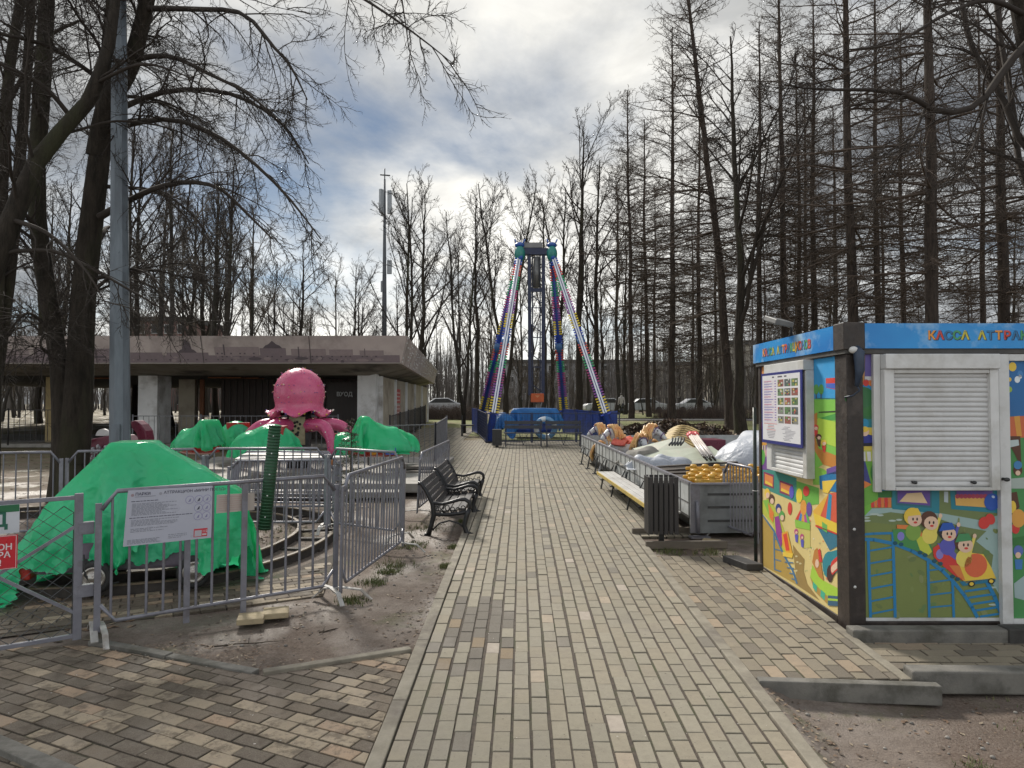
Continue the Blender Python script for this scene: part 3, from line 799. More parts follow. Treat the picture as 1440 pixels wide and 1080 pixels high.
art.ppoly(Q((68, 292), (180, 285), (180, 365), (72, 365)), (0.55, 0.13, 0.05), 2); art.ppoly(Q((90, 290), (110, 288), (118, 360), (100, 360)), (0.62, 0.30, 0.05), 3)
art.ppoly(Q((72, 360), (112, 360), (116, 470), (80, 400)), BRN, 4); art.ppoly(Q((70, 375), (105, 372), (108, 392), (74, 400)), (0.45, 0.52, 0.52), 5)
art.pell(*q(103, 480), 6.5, 8, BRN, 5, 12); art.pell(*q(103, 462), 6, 6, (0.05, 0.20, 0.42), 6, 12); art.pell(*q(103, 490), 3.6, 3.6, SKIN, 7, 10)
art.ppoly(Q((78, 510), (190, 500), (190, 545), (78, 545)), (0.36, 0.42, 0.38), 3)
art.ppoly(Q((78, 560), (100, 556), (110, 610), (84, 640)), BRN, 4); art.pell(*q(85, 610), 5, 9, YEL, 5, 10)
art.pell(*q(105, 650), 10, 13, (0.66, 0.32, 0.06), 6, 16); art.pell(*q(95, 685), 6, 8, RED, 5, 12)
art.ppoly(Q((85, 720), (190, 700), (190, 745), (85, 745)), GRD, 4)
art.pell(*q(105, 765), 7, 8, (0.10, 0.15, 0.42), 5, 12); art.pell(*q(104, 780), 4, 4.5, SKIN, 6, 10); art.ppoly(Q((92, 795), (120, 795), (118, 830), (95, 830)), (0.05, 0.18, 0.45), 5)
art.ppoly(Q((90, 880), (130, 850), (200, 850), (200, 960), (92, 930)), (0.32, 0.42, 0.42), 3)
for x, y, r, c in ((170, 480, 30, GRL), (210, 620, 30, GRD), (240, 420, 36, (0.35, 0.42, 0.40)), (260, 760, 30, GRL), (250, 200, 34, (0.55, 0.62, 0.66))): art.pell(*q(x, y), r * 0.5, r * 0.5, c, 2, 16)
mural_door = art
# white door with its frame
dg_ = thing  # door is a part of the kiosk
mb = MB()
dx0 = art.uv(*q(34, 70))[0]
kbox(mb, dx0 - 0.015, dl - 0.002, -0.035, 0.011, ZB - 0.02, zf - 0.041)
kbox(mb, dr + 0.002, dr + 0.07, -0.035, 0.011, ZB - 0.02, zf - 0.041)
kbox(mb, dl - 0.0015, dr + 0.0015, -0.034, 0.011, zt_ + 0.001, zf - 0.042)
kbox(mb, dl - 0.0015, dr + 0.0015, -0.034, 0.011, ZB - 0.02, zb_ - 0.001)
door = mb.build('door', M['white'], kg, bevel=0.003)
mb = MB(); kbox(mb, dl - 0.001, dr + 0.001, -0.0085, 0.0112, zb_ - 0.0005, zt_ + 0.0005); mb.build('door_panel', M['white'], door)
art.build('door_mural', M['paint'], door)
mb = MB(); hq = art.uv(1407, 673)
mb.tube([kp(hq[0], -0.036, hq[1]), kp(hq[0], -0.075, hq[1])], 0.012, 8); mb.ball(kp(hq[0], -0.08, hq[1]), (0.024, 0.018, 0.016), 10, 8); mb.build('handle', M['blackplastic'], door)
# roller shutter front
A2 = Art(kp(0, -0.05, 0), eF, up, -eB); A2.o[2] = 0
sx0, stop = A2.uv(1240, 497); sx1, sbot = A2.uv(1403, 689)
hdr = A2.uv(1242, 519)[1]; six0, sit = A2.uv(1254, 525); six1, sib = A2.uv(1391, 684)
mb = MB()
kbox(mb, sx0 - 0.055, sx0 - 0.002, -0.03, 0.0115, sbot - 0.02, zf - 0.042)
mb.build('shutter_trim', M['white'], kg, bevel=0.003)
mb = MB()
kbox(mb, sx0, sx1, -0.11, 0.0115, hdr, zf - 0.043)                         # roller box
mb.build('roller_box', M['white'], kg, bevel=0.006)
mb = MB()
kbox(mb, sx0, six0, -0.085, 0.0115, sbot, hdr - 0.002); kbox(mb, six1, sx1, -0.085, 0.0115, sbot, hdr - 0.002)
kbox(mb, six0 + 0.001, six1 - 0.001, -0.082, 0.0115, sit, hdr - 0.003); kbox(mb, six0 + 0.001, six1 - 0.001, -0.09, 0.0115, sbot, sib - 0.004)
mb.build('shutter_frame', M['white'], kg, bevel=0.004)
def slats(c, e, nrm_, u0, u1, z0, z1, n):
    mb = MB(); h = (z1 - z0) / n
    for i in range(n):
        za = z0 + i * h
        pr = [(0.0, 0.0), (0.006, 0.08), (0.010, 0.30), (0.0105, 0.55), (0.007, 0.85), (0.0, 1.0)]
        A = np.array([[V(c + e * u + nrm_ * d + up * (za + t * h)) for u in (u0, u1)] for d, t in pr])
        mb.grid(A, smooth=True)
    return mb
c0 = kp(0, -0.045, 0); c0.z = 0
sh = slats(c0, eF, -eB, six0 - 0.004, six1 + 0.004, sib, sit + 0.004, 23).build('shutter', M['slat'], kg)
mb = MB(); kbox(mb, six0 - 0.005, six1 + 0.005, -0.042, -0.02, sib - 0.003, sit + 0.003); mb.build('shutter_back', M['slat'], sh)
for pxk in (1283, 1366):
    u, z = A2.uv(pxk, 678); mb = MB(); mb.tube([kp(u, -0.05, z), kp(u, -0.075, z)], 0.009, 8); mb.ball(kp(u + 0.004, -0.08, z), (0.019, 0.012, 0.013), 10, 8); mb.build('knob', M['blackplastic'], sh)
# cable, lamp and camera at the corner
mb = MB(); u, z = A2.uv(1206, 492)
mb.tube([kp(u, -0.02, z + 0.01), kp(u + 0.01, -0.05, z - 0.02), kp(u + 0.012, -0.055, z - 0.16), kp(u - 0.01, -0.05, z - 0.28)], [0.034, 0.042, 0.034, 0.014], 10)
mb.tube([kp(u - 0.012, -0.05, z - 0.27), kp(u + 0.015, -0.045, z - 0.31), kp(u - 0.03, -0.03, z - 0.35), kp(u - 0.09, -0.015, z - 0.365)], 0.007, 6)
mb.build('plug_socket', mat('socket_blue', (0.03, 0.05, 0.09), (0.02, 0.03, 0.05), 10, 0.5), kg)
mb = MB(); mb.ball(kp(u - 0.03, -0.045, z + 0.0), (0.035, 0.03, 0.028), 10, 7); mb.build('lamp_knob', M['white'], kg)

# ---- side wall
mb = MB(); mb.obox(kp(0.030, (0.201 + KL - 0.061) / 2, (b0 + 0.041 + zf - 0.041) / 2), eF * 0.019, eB * (KL - 0.061 - 0.201) / 2, up * (zf - 0.041 - b0 - 0.041) / 2); mb.build('mural_backing', M['white'], kg)
art = Art(kp(0.009, 0, 0), -eB, up, -eF, 0.0007); art.o[2] = 0
ulo, uhi = -(KL - 0.062), -0.202
zlo, zhi = b0 + 0.042, zf - 0.042
art.rect(ulo, zlo, uhi, zhi, (0.66, 0.53, 0.22), 0)
CL = [0]
def sc(pts):
    out = []
    for p in pts:
        u, v = art.uv(*p); out.append((min(max(u, ulo), uhi), min(max(v, zlo), zhi)))
    return out
def spoly(pts, col, k): art.poly(sc([q(*p) for p in pts]), col, k)
def sell(x, y, rx, ry, col, k, n=14, rot=0):
    pts = []
    for i in range(n):
        a = 2 * PI * i / n; X, Y = rx * math.cos(a), ry * math.sin(a)
        pts.append((x + X * math.cos(rot) - Y * math.sin(rot), y + X * math.sin(rot) + Y * math.cos(rot)))
    art.poly(sc([q(*p) for p in pts]), col, k)
def sline(pts, w, col, k):
    for (a, b) in zip(pts[:-1], pts[1:]):
        d = V(b) - V(a); L = np.linalg.norm(d); nn = V((-d[1], d[0])) / L * w / 2
        spoly([tuple(V(a) + nn), tuple(V(b) + nn), tuple(V(b) - nn), tuple(V(a) - nn)], col, k)
# upper part: region 1060..1180 x 480..700 at 4.909x
def q(x, y): return (1060 + (x if x < 518 else 640) / 4.909, 480 + y / 4.909)
spoly([(380, 60), (520, 60), (525, 400), (400, 400)], (0.03, 0.30, 0.62), 1)
spoly([(400, 400), (440, 392), (525, 390), (545, 800), (400, 900)], (0.20, 0.50, 0.07), 1)
spoly([(400, 545), (525, 500), (530, 545), (400, 560)], (0.06, 0.30, 0.06), 2)
spoly([(405, 560), (450, 530), (525, 560), (530, 740), (480, 700), (420, 640)], (0.42, 0.60, 0.06), 3)
for x in (432, 466): sell(x, 332, 18, 36, (0.10, 0.34, 0.07), 2); spoly([(x - 3, 360), (x + 3, 360), (x + 3, 395), (x - 3, 395)], BRN, 3)
spoly([(380, 140), (410, 150), (405, 210), (382, 215)], (0.55, 0.58, 0.08), 2)
spoly([(498, 255), (520, 245), (522, 330), (500, 320)], RED, 2); spoly([(500, 290), (520, 285), (522, 325), (502, 318)], (0.05, 0.12, 0.5), 3)
spoly([(405, 510), (440, 490), (440, 560), (420, 640), (450, 740), (530, 800), (538, 890), (480, 850), (425, 760), (408, 650)], (0.50, 0.20, 0.03), 4)
for x, y, c in ((430, 595, RED), (450, 660, BRN), (485, 700, YEL)): sell(x, y, 20, 22, c, 5); sell(x + 4, y + 6, 12, 12, SKIN, 6); spoly([(x - 14, y + 20), (x + 16, y + 20), (x + 10, y + 70), (x - 4, y + 60)], c if c != YEL else RED, 5)
sline([(450, 490), (522, 485)], 8, (0.02, 0.02, 0.02), 5)
spoly([(410, 860), (480, 880), (545, 960), (545, 1010), (410, 990)], (0.22, 0.48, 0.06), 2)
spoly([(455, 930), (545, 910), (545, 1060), (460, 1020)], (0.01, 0.16, 0.36), 5); spoly([(475, 965), (520, 970), (515, 1050), (480, 1040)], YEL, 6)
spoly([(505, 880), (540, 870), (540, 930), (505, 920)], PUR, 5)
spoly([(18, 150), (100, 130), (100, 330), (25, 360)], (0.60, 0.24, 0.05), 1)
for x in (45, 72): spoly([(x, 145), (x + 12, 142), (x + 10, 330), (x + 2, 335)], (0.16, 0.05, 0.10), 2)
for i in range(4): sell(32 + i * 18, 345, 9, 14, (RED, (0.05, 0.1, 0.4))[i % 2], 3)
spoly([(25, 365), (100, 350), (100, 560), (30, 560)], (0.25, 0.50, 0.66), 1)
sell(72, 500, 26, 60, (0.62, 0.36, 0.04), 2); sell(52, 540, 20, 40, (0.25, 0.5, 0.08), 3); sell(50, 580, 14, 26, RED, 4); sell(52, 605, 18, 14, (0.03, 0.03, 0.02), 3)
spoly([(30, 560), (105, 560), (110, 715), (38, 715)], (0.62, 0.30, 0.03), 2)
for i in range(5): spoly([(42 + i * 16, 718), (50 + i * 16, 718), (50 + i * 16, 800), (42 + i * 16, 800)], (0.62, 0.55, 0.30), 3)
spoly([(38, 715), (118, 715), (128, 890), (40, 880)], (0.16, 0.06, 0.26), 2); sell(58, 800, 22, 55, (0.10, 0.36, 0.06), 4); sell(100, 770, 20, 30, (0.6, 0.25, 0.4), 3)
# lower part: region 1050..1200 x 660..880 at 4.909x
def q(x, y): return (1050 + (x if x < 600 else 700) / 4.909, 660 + y / 4.909)
spoly([(100, -20), (345, 60), (345, 230), (110, 130)], (0.04, 0.24, 0.20), 1)
for x0, x1, y0, y1 in ((118, 188, 15, 130), (228, 320, 75, 190)):
    dy = (x1 - x0) * 0.35
    spoly([(x0, y0), (x1, y0 + dy), (x1, y1 + 4), (x0, y1 - dy * 0.9)], (0.22, 0.03, 0.10), 2)
    spoly([(x0 + 8, y0 + 14), (x1 - 6, y0 + dy + 12), (x1 - 6, y1 - 8), (x0 + 8, y1 - dy - 8)], (0.68, 0.22, 0.06), 3)
    spoly([(x0 + 14, y1 - dy - 30), (x1 - 10, y1 - 28), (x1 - 8, y1 - 10), (x0 + 10, y1 - dy - 10)], YEL, 4)
spoly([(345, 80), (500, 130), (500, 240), (420, 250), (345, 170)], (0.14, 0.40, 0.06), 2)
for x, y, rx, ry, c in ((312, 158, 16, 44, (0.10, 0.09, 0.48)), (365, 182, 22, 50, (0.72, 0.60, 0.05)), (413, 150, 22, 36, RED), (300, 270, 15, 44, RED), (433, 275, 19, 50, PUR), (395, 265, 22, 55, (0.70, 0.32, 0.05))): sell(x, y, rx, ry, c, 5)
for i in range(5): spoly([(338 + i * 21, 345 + i * 6), (395, 235), (359 + i * 21, 351 + i * 6)], (RED, (0.05, 0.22, 0.50), (0.68, 0.34, 0.05), (0.40, 0.08, 0.3), (0.1, 0.4, 0.1))[i], 4)
spoly([(335, 345), (440, 375), (440, 420), (340, 400)], (0.25, 0.50, 0.06), 6)
spoly([(338, 400), (440, 420), (440, 540), (400, 545), (345, 500)], (0.55, 0.50, 0.14), 3)
for x, y in ((345, 430), (385, 465)): sell(x, y, 13, 20, (0.45, 0.06, 0.2), 7); sell(x + 3, y + 6, 8, 9, SKIN, 8); spoly([(x - 10, y + 20), (x + 14, y + 22), (x + 10, y + 75), (x - 4, y + 70)], (0.1, 0.1, 0.45), 7)
# carousel
spoly([(460, 290), (570, 165), (600, 180), (603, 395), (540, 360), (480, 330)], (0.62, 0.10, 0.05), 5)
spoly([(460, 290), (570, 165), (510, 330), (480, 330)], (0.70, 0.40, 0.05), 6); spoly([(570, 165), (592, 178), (580, 385), (548, 370)], (0.02, 0.24, 0.42), 6)
spoly([(462, 300), (604, 400), (604, 470), (480, 380)], (0.72, 0.52, 0.05), 7); spoly([(525, 360), (560, 385), (560, 440), (525, 415)], (0.14, 0.42, 0.10), 8)
spoly([(478, 382), (604, 470), (604, 480), (480, 396)], RED, 8)
spoly([(490, 400), (604, 482), (608, 560), (575, 560)], (0.03, 0.16, 0.24), 4)
# slide with children at left
spoly([(105, 215), (160, 200), (215, 300), (325, 590), (250, 580), (180, 380), (110, 300)], (0.45, 0.50, 0.06), 3)
spoly([(108, 310), (190, 420), (250, 590), (350, 800), (110, 660)], (0.42, 0.28, 0.06), 2)
sline([(106, 312), (190, 425), (255, 585), (320, 700), (350, 790)], 12, (0.05, 0.16, 0.30), 5)
sline([(190, 440), (195, 690)], 9, (0.08, 0.18, 0.30), 4)
for i in range(4): sline([(192, 480 + i * 70), (240, 490 + i * 72)], 8, (0.08, 0.18, 0.30), 4)
for i in range(4): sline([(265 + i * 16, 640 + i * 38), (325 + i * 6, 645 + i * 40)], 8, (0.08, 0.18, 0.30), 6)
spoly([(115, 215), (150, 210), (195, 330), (170, 350)], (0.22, 0.45, 0.06), 5); spoly([(150, 230), (190, 300), (185, 370), (160, 330)], (0.70, 0.20, 0.04), 6)
spoly([(195, 330), (225, 320), (255, 480), (240, 540), (205, 440)], (0.28, 0.04, 0.25), 6)
spoly([(245, 440), (285, 425), (320, 580), (275, 575), (250, 520)], (0.72, 0.36, 0.03), 7); spoly([(255, 450), (280, 440), (300, 560), (275, 560)], (0.66, 0.06, 0.03), 8)
spoly([(250, 570), (325, 580), (318, 612), (255, 600)], YEL, 8)
for x, y, c in ((145, 165, YEL), (175, 205, BRN), (222, 270, (0.03, 0.05, 0.2)), (245, 320, (0.10, 0.34, 0.08))): sell(x, y, 19, 34, c, 8); sell(x + 4, y + 14, 13, 20, SKIN, 9)
spoly([(320, 520), (350, 560), (400, 620), (395, 700), (420, 790), (505, 905), (350, 800), (330, 640)], (0.30, 0.20, 0.06), 3)
for x, y in ((345, 600), (352, 640), (345, 700), (372, 650)): sell(x, y, 9, 7, (0.55, 0.48, 0.26), 4, 8)
rngm = random.Random(12)
for i in range(34): sell(rngm.uniform(330, 560), rngm.uniform(330, 760), rngm.uniform(3, 8), rngm.uniform(3, 7), rngm.choice([(0.70, 0.62, 0.36), (0.50, 0.43, 0.2), (0.66, 0.2, 0.1), (0.2, 0.42, 0.12), (0.72, 0.66, 0.5)]), 2.5, 7)
# teacup ride at lower right
spoly([(440, 740), (455, 660), (520, 760), (625, 860), (628, 980), (560, 930), (480, 850)], (0.36, 0.58, 0.05), 4)
spoly([(440, 740), (470, 790), (565, 880), (560, 930), (470, 840)], (0.40, 0.25, 0.06), 5); spoly([(460, 775), (490, 805), (485, 850), (460, 815)], (0.05, 0.40, 0.26), 6); spoly([(515, 830), (545, 855), (540, 905), (512, 875)], (0.05, 0.40, 0.26), 6)
spoly([(565, 870), (628, 915), (628, 985), (565, 940)], (0.03, 0.10, 0.18), 7); spoly([(565, 890), (628, 935), (628, 950), (565, 905)], (0.36, 0.58, 0.05), 8)
sell(575, 660, 50, 95, (0.02, 0.22, 0.27), 5); sell(578, 720, 22, 60, (0.05, 0.02, 0.02), 6); sell(600, 680, 17, 50, RED, 7); sell(598, 690, 11, 26, SKIN, 8)
spoly([(470, 560), (490, 540), (510, 620), (535, 770), (500, 740), (455, 640)], (0.48, 0.20, 0.04), 6); spoly([(495, 560), (510, 545), (525, 640), (505, 640)], RED, 7); sell(490, 650, 13, 30, SKIN, 8)
art.build('mural', M['paint'], kg)
# side window: white frame, box, slats and the price board
A3 = Art(kp(-0.045, 0, 0), -eB, up, -eF); A3.o[2] = 0
def q(x, y): return (1060 + x / 4.909, 480 + y / 4.909)
wu0, wt = A3.uv(*q(96, 150)); wu1 = A3.uv(*q(372, 120))[0]; wb = A3.uv(*q(395, 955))[1]; hb = A3.uv(*q(345, 200))[1]; wt = zf - 0.044
iu0, iu1 = A3.uv(*q(135, 700))[0], A3.uv(*q(350, 500))[0]
ebn = -eB
def sbox(mb, u0, u1, d0, d1, z0, z1):
    c = Vector(A3.o); c.z = 0
    o = KO.copy(); o.z = 0
    p = o + ebn * ((u0 + u1) / 2) - eF * ((d0 + d1) / 2) + up * ((z0 + z1) / 2)
    return mb.obox(p, ebn * (u1 - u0) / 2, -eF * (d1 - d0) / 2, up * (z1 - z0) / 2)
mb = MB(); sbox(mb, wu0, wu1, -0.0085, 0.085, hb, wt); mb.build('roller_box', M['white'], kg, bevel=0.005)
mb = MB(); sbox(mb, wu0, iu0, -0.0085, 0.065, wb, hb - 0.002); sbox(mb, iu1, wu1, -0.0085, 0.065, wb, hb - 0.002); sbox(mb, iu0 + 0.001, iu1 - 0.001, -0.0085, 0.068, wb, wb + 0.03); mb.build('shutter_frame', M['white'], kg, bevel=0.004)
c0 = KO.copy(); c0.z = 0
sh = slats(c0 - eF * 0.03, ebn, -eF, iu0 - 0.004, iu1 + 0.004, wb + 0.03, hb, 24).build('shutter', M['slat'], kg)
mb = MB(); sbox(mb, iu0 - 0.005, iu1 + 0.005, 0.004, 0.027, wb + 0.029, hb + 0.002); mb.build('shutter_back', M['slat'], sh)
# price board hangs on the shutter: its own thing
pu0, pu1 = A3.uv(*q(85, 225))[0], A3.uv(*q(370, 190))[0]
pz1 = A3.uv(*q(345, 188))[1] - 0.01; pz0 = A3.uv(*q(370, 738))[1]
pcx = KO + ebn * ((pu0 + pu1) / 2) - eF * 0.095
pb = thing('price_board', 'white price board with blue border and ride photos hung over the side shutter', 'price board', (pcx.x, pcx.y, pz0))
mb = MB(); sbox(mb, pu0, pu1, 0.0865, 0.094, pz0, pz1); mb.build('board', mat('board_blue', (0.03, 0.035, 0.20), None, 4, 0.4), pb)
art = Art(KO - eF * 0.0945, ebn, up, -eF, 0.0006); art.o[2] = 0
pw, ph = pu1 - pu0, pz1 - pz0
def pr(a, b, c, d, col, k): art.rect(pu0 + a * pw, pz1 - d * ph, pu0 + c * pw, pz1 - b * ph, col, k)
pr(0.035, 0.035, 0.96, 0.955, (0.66, 0.66, 0.68), 0)
rng = random.Random(3)
for i, (a, c) in enumerate(((0.30, 0.35), (0.44, 0.55), (0.60, 0.66))): pr(a, 0.055, c, 0.075, (0.10, 0.09, 0.12), 1)
for i in range(16):
    y = 0.115 + i * 0.0365; w = rng.uniform(0.18, 0.26)
    pr(0.08, y, 0.08 + w, y + 0.010, (0.16, 0.14, 0.42) if i % 3 else (0.45, 0.12, 0.25), 1); pr(0.08, y + 0.015, 0.08 + w * 0.6, y + 0.021, (0.40, 0.38, 0.50), 1); pr(0.36, y, 0.40, y + 0.012, (0.2, 0.12, 0.4), 1)
pr(0.06, 0.10, 0.41, 0.705, (0.64, 0.60, 0.64), 0.5)
for r in range(5):
    for c in range(3):
        x, y = 0.44 + c * 0.165, 0.105 + r * 0.125
        base = rng.choice([(0.10, 0.16, 0.07), (0.25, 0.09, 0.07), (0.08, 0.10, 0.10), (0.20, 0.20, 0.18), (0.12, 0.20, 0.10)])
        pr(x, y, x + 0.145, y + 0.098, base, 1)
        for _ in range(6):
            ax, ay = x + rng.uniform(0.0, 0.10), y + rng.uniform(0.0, 0.07)
            pr(ax, ay, ax + rng.uniform(0.02, 0.045), ay + rng.uniform(0.012, 0.028), rng.choice([(0.5, 0.5, 0.45), (0.45, 0.08, 0.06), (0.5, 0.4, 0.1), (0.1, 0.25, 0.08), (0.05, 0.05, 0.05)]), 2 + _ * 0.15)
pr(0.07, 0.715, 0.42, 0.722, (0.6, 0.08, 0.08), 1)
for i in range(9):
    y = 0.735 + i * 0.022; w = 0.22 * (1 - abs(i - 4) / 8) + rng.uniform(0, 0.05); pr(0.26 - w / 2, y, 0.26 + w / 2, y + 0.008, (0.55, 0.15, 0.15) if i in (1, 3) else (0.25, 0.24, 0.28), 1)
for i in range(11):
    y = 0.745 + i * 0.018; w = 0.40 * (1 - abs(i - 5) / 9); x = 0.52 + rng.uniform(0, 0.12); pr(x, y, x + w * rng.uniform(0.5, 1), y + 0.007, (0.28, 0.28, 0.32), 1)
art.build('print', M['paint'], pb)
# flood lamp on the roof
q0 = P(1095, 452, KO.y + 1.15)
fl = MB(); c = q0
fl.obox(c, Vector((0.09, 0.02, -0.015)), Vector((-0.02, 0.10, 0.03)), Vector((0.006, -0.005, 0.022)))
body = fl.build('floodlight', mat('lamp_grey', (0.16, 0.16, 0.155), (0.11, 0.11, 0.11), 8, 0.5), kg, bevel=0.006)
mb = MB(); mb.obox(c + Vector((-0.008, 0.004, -0.0245)), Vector((0.075, 0.017, -0.0125)), Vector((-0.017, 0.085, 0.0255)), Vector((0.0006, -0.0005, 0.0022))); mb.build('lens', mat('lamp_glass', (0.32, 0.32, 0.28), None, 5, 0.2), body)
mb = MB(); mb.tube([c + Vector((0.06, 0.02, -0.01)), c + Vector((0.13, 0.03, -0.05)), Vector((c.x + 0.13, c.y + 0.03, zt - 0.03))], 0.012, 7); mb.build('bracket', M['blackplastic'], body)
# concrete blocks in front of the kiosk
for (pa, pb_, hh, nm, lb) in (((1200, 905), (1420, 905), 0.115, 'concrete_block', 'weathered concrete kerb block lying against the front of the kiosk'), ((1284, 966), (1500, 968), 0.115, 'concrete_block', 'loose concrete kerb block on the bare soil before the kiosk')):
    a = G(*pa, dz=-0.04); b_ = G(*pb_, dz=-0.04)
    mb = MB(); L = (b_ - a)
    mb.beam((a.x, a.y + 0.06, a.z + hh / 2 - 0.03), (b_.x, b_.y + 0.06, b_.z + hh / 2 - 0.03), 0.13, hh + 0.03)
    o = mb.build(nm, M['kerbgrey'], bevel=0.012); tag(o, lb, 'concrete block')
a, b_ = G(1400, 905, dz=-0.04), G(1600, 905, dz=-0.04)
mb = MB(); mb.beam((a.x + 0.09, a.y + 0.05, a.z + 0.05), (b_.x, b_.y + 0.05, b_.z + 0.05), 0.14, 0.12); o = mb.build('door_step', mat('dark_step', (0.035, 0.033, 0.030), (0.05, 0.047, 0.043), 8, 0.85, bmp=0.3), bevel=0.01); tag(o, 'dark low step in front of the white kiosk door', 'step')
# black box step
a = G(1050, 806); mb = MB(); sx = 0.30
pts = [G(1050, 803), G(1072, 801), G(1042, 779), G(1018, 784)]
p0, p1, p3 = pts[0], G(1074, 803), G(1016, 790)
mb.prism([V(p0) + V((0, 0, 0.0)), V(p1), V(p1) + V((p3 - p0)), V(p3)], (0, 0, 0.07), (1, 1, 1))
o = mb.build('box_step', mat('tarred_wood', (0.030, 0.028, 0.027), (0.05, 0.047, 0.045), 9, 0.6, bmp=0.3, bscale=40), bevel=0.006); tag(o, 'low black wooden step beside the painted kiosk side wall', 'step')
# dark green post
a = G(1063, 790); zt2 = P(1063, 573, a.y).z
mb = MB(); mb.tube([(a.x, a.y, a.z - 0.1), (a.x, a.y, zt2)], 0.02, 8)
o = mb.build('post', mat('green_post', (0.012, 0.035, 0.022), (0.02, 0.02, 0.02), 6, 0.5, c3=(0.03, 0.02, 0.015), s3=6)); tag(o, 'thin dark green post with a cable tie at the far corner of the kiosk', 'post')
mb = MB(); zc = P(1063, 690, a.y).z
mb.tube([(a.x + 0.026 * math.cos(t), a.y + 0.026 * math.sin(t), zc) for t in np.linspace(0, 2 * PI, 11)[:-1]], 0.004, 5, closed=True); mb.tube([(a.x + 0.02, a.y - 0.015, zc), (a.x + 0.12, a.y - 0.02, zc + 0.006)], 0.003, 5)
t_ = mb.build('cable_tie', M['white']); t_.parent = o
# ---------------------------------------------------------------- draped sheets: a small position-based cloth solver
def rotz(a): return np.array([[math.cos(a), -math.sin(a), 0], [math.sin(a), math.cos(a), 0], [0, 0, 1]])
def drape(X, cols, ground=0.0, steps=160, iters=6, g=9.8, damp=0.96, fric=0.6, seed=0, pins=None, bend=0.18, rough=0.004, th=0.012):
    """X (n,m,3) start positions; colliders: ('box', centre, halfsizes, R) or ('ell', centre, radii, R). Returns settled sheet."""
    rng = np.random.default_rng(seed)
    X = X.copy(); X += rng.normal(0, rough, X.shape)
    n, m = X.shape[:2]
    Pv = X.copy(); dt = 1 / 60.0
    def pairs():
        out = []
        for di, dj, k in ((1, 0, 1.0), (0, 1, 1.0), (1, 1, 0.7), (1, -1, 0.7), (2, 0, bend), (0, 2, bend)):
            for par in range(2 * max(abs(di), abs(dj))):
                I, J = np.meshgrid(np.arange(n), np.arange(m), indexing='ij')
                ok = (I + di < n) & (J + dj < m) & (J + dj >= 0)
                st = max(abs(di), abs(dj))
                key = (I // st if di else J // st) % 2 if st == 1 else ((I if di else J) // 2) % 2 * 1
                if st == 2:
                    base = (I if di else J); ok &= (base % 4 == par)
                else:
                    if par > 1: continue
                    ok &= (((I if di else J) % 2) == par)
                if not ok.any(): continue
                a = (I * m + J)[ok]; b = ((I + di) * m + J + dj)[ok]
                out.append((a, b, k))
        return out
    Xf = X.reshape(-1, 3); X0 = Xf.copy(); pr = []
    for a, b, k in pairs():
        pr.append((a, b, np.linalg.norm(X0[a] - X0[b], axis=1), k))
    Pf = Pv.reshape(-1, 3)
    Last = Xf.copy()
    pin = None if pins is None else np.array(pins)
    for s in range(steps):
        vel = (Xf - Pf) * damp
        Pf = Xf.copy(); Xf = Xf + vel; Xf[:, 2] -= g * dt * dt
        hit = np.zeros(len(Xf), bool)
        for it in range(iters):
            for a, b, L, k in pr:
                d = Xf[b] - Xf[a]; l = np.sqrt((d * d).sum(1)) + 1e-9
                c = (k * 0.5 * (l - L) / l)[:, None] * d
                Xf[a] += c; Xf[b] -= c
            for cdef in cols:
                kind, c, h, Rm = cdef
                h_ = np.array(h) + th
                q = (Xf - c) @ Rm
                if kind == 'box':
                    ins = (np.abs(q) < h_).all(1)
                    if ins.any():
                        qi = q[ins]; qp = (Last[ins] - c) @ Rm; axk = (np.abs(qp) - h_).argmax(1); r = np.arange(len(qi))
                        sg = np.sign(qp[r, axk]); sg[sg == 0] = 1
                        qi[r, axk] = sg * h_[axk]
                        Xf[ins] = (qi @ Rm.T) + c; hit |= ins
                else:
                    l = np.sqrt(((q / h_) ** 2).sum(1)); ins = l < 1
                    if ins.any():
                        qi = q[ins] / np.maximum(l[ins], 1e-6)[:, None]
                        Xf[ins] = (qi @ Rm.T) + c; hit |= ins
            lo = Xf[:, 2] < ground + th
            Xf[lo, 2] = ground + th; hit |= lo
        Last = Xf.copy()
        Pf[hit] = Pf[hit] + (Xf[hit] - Pf[hit]) * fric
        if pin is not None: Xf[pin] = X0[pin]; Pf[pin] = X0[pin]
    return Xf.reshape(n, m, 3)
def sheet(nx, ny, L, Wd, c, Rm, z):
    u = np.linspace(-L / 2, L / 2, nx); v = np.linspace(-Wd / 2, Wd / 2, ny)
    U, Vv = np.meshgrid(u, v, indexing='ij')
    A = np.stack([U, Vv, np.zeros_like(U)], -1) @ Rm.T + np.array(c); A[..., 2] += z
    return A
def cloth_obj(name, A, m, parent=None, thick=0.004, sub=1, local=False):
    mb = MB(); mb.grid(A, smooth=True); o = mb.build(name, m, parent, local=local)
    if sub: md = o.modifiers.new('sub', 'SUBSURF'); md.levels = md.render_levels = sub
    if thick > 0.0035: md = o.modifiers.new('thick', 'SOLIDIFY'); md.thickness = thick
    return o
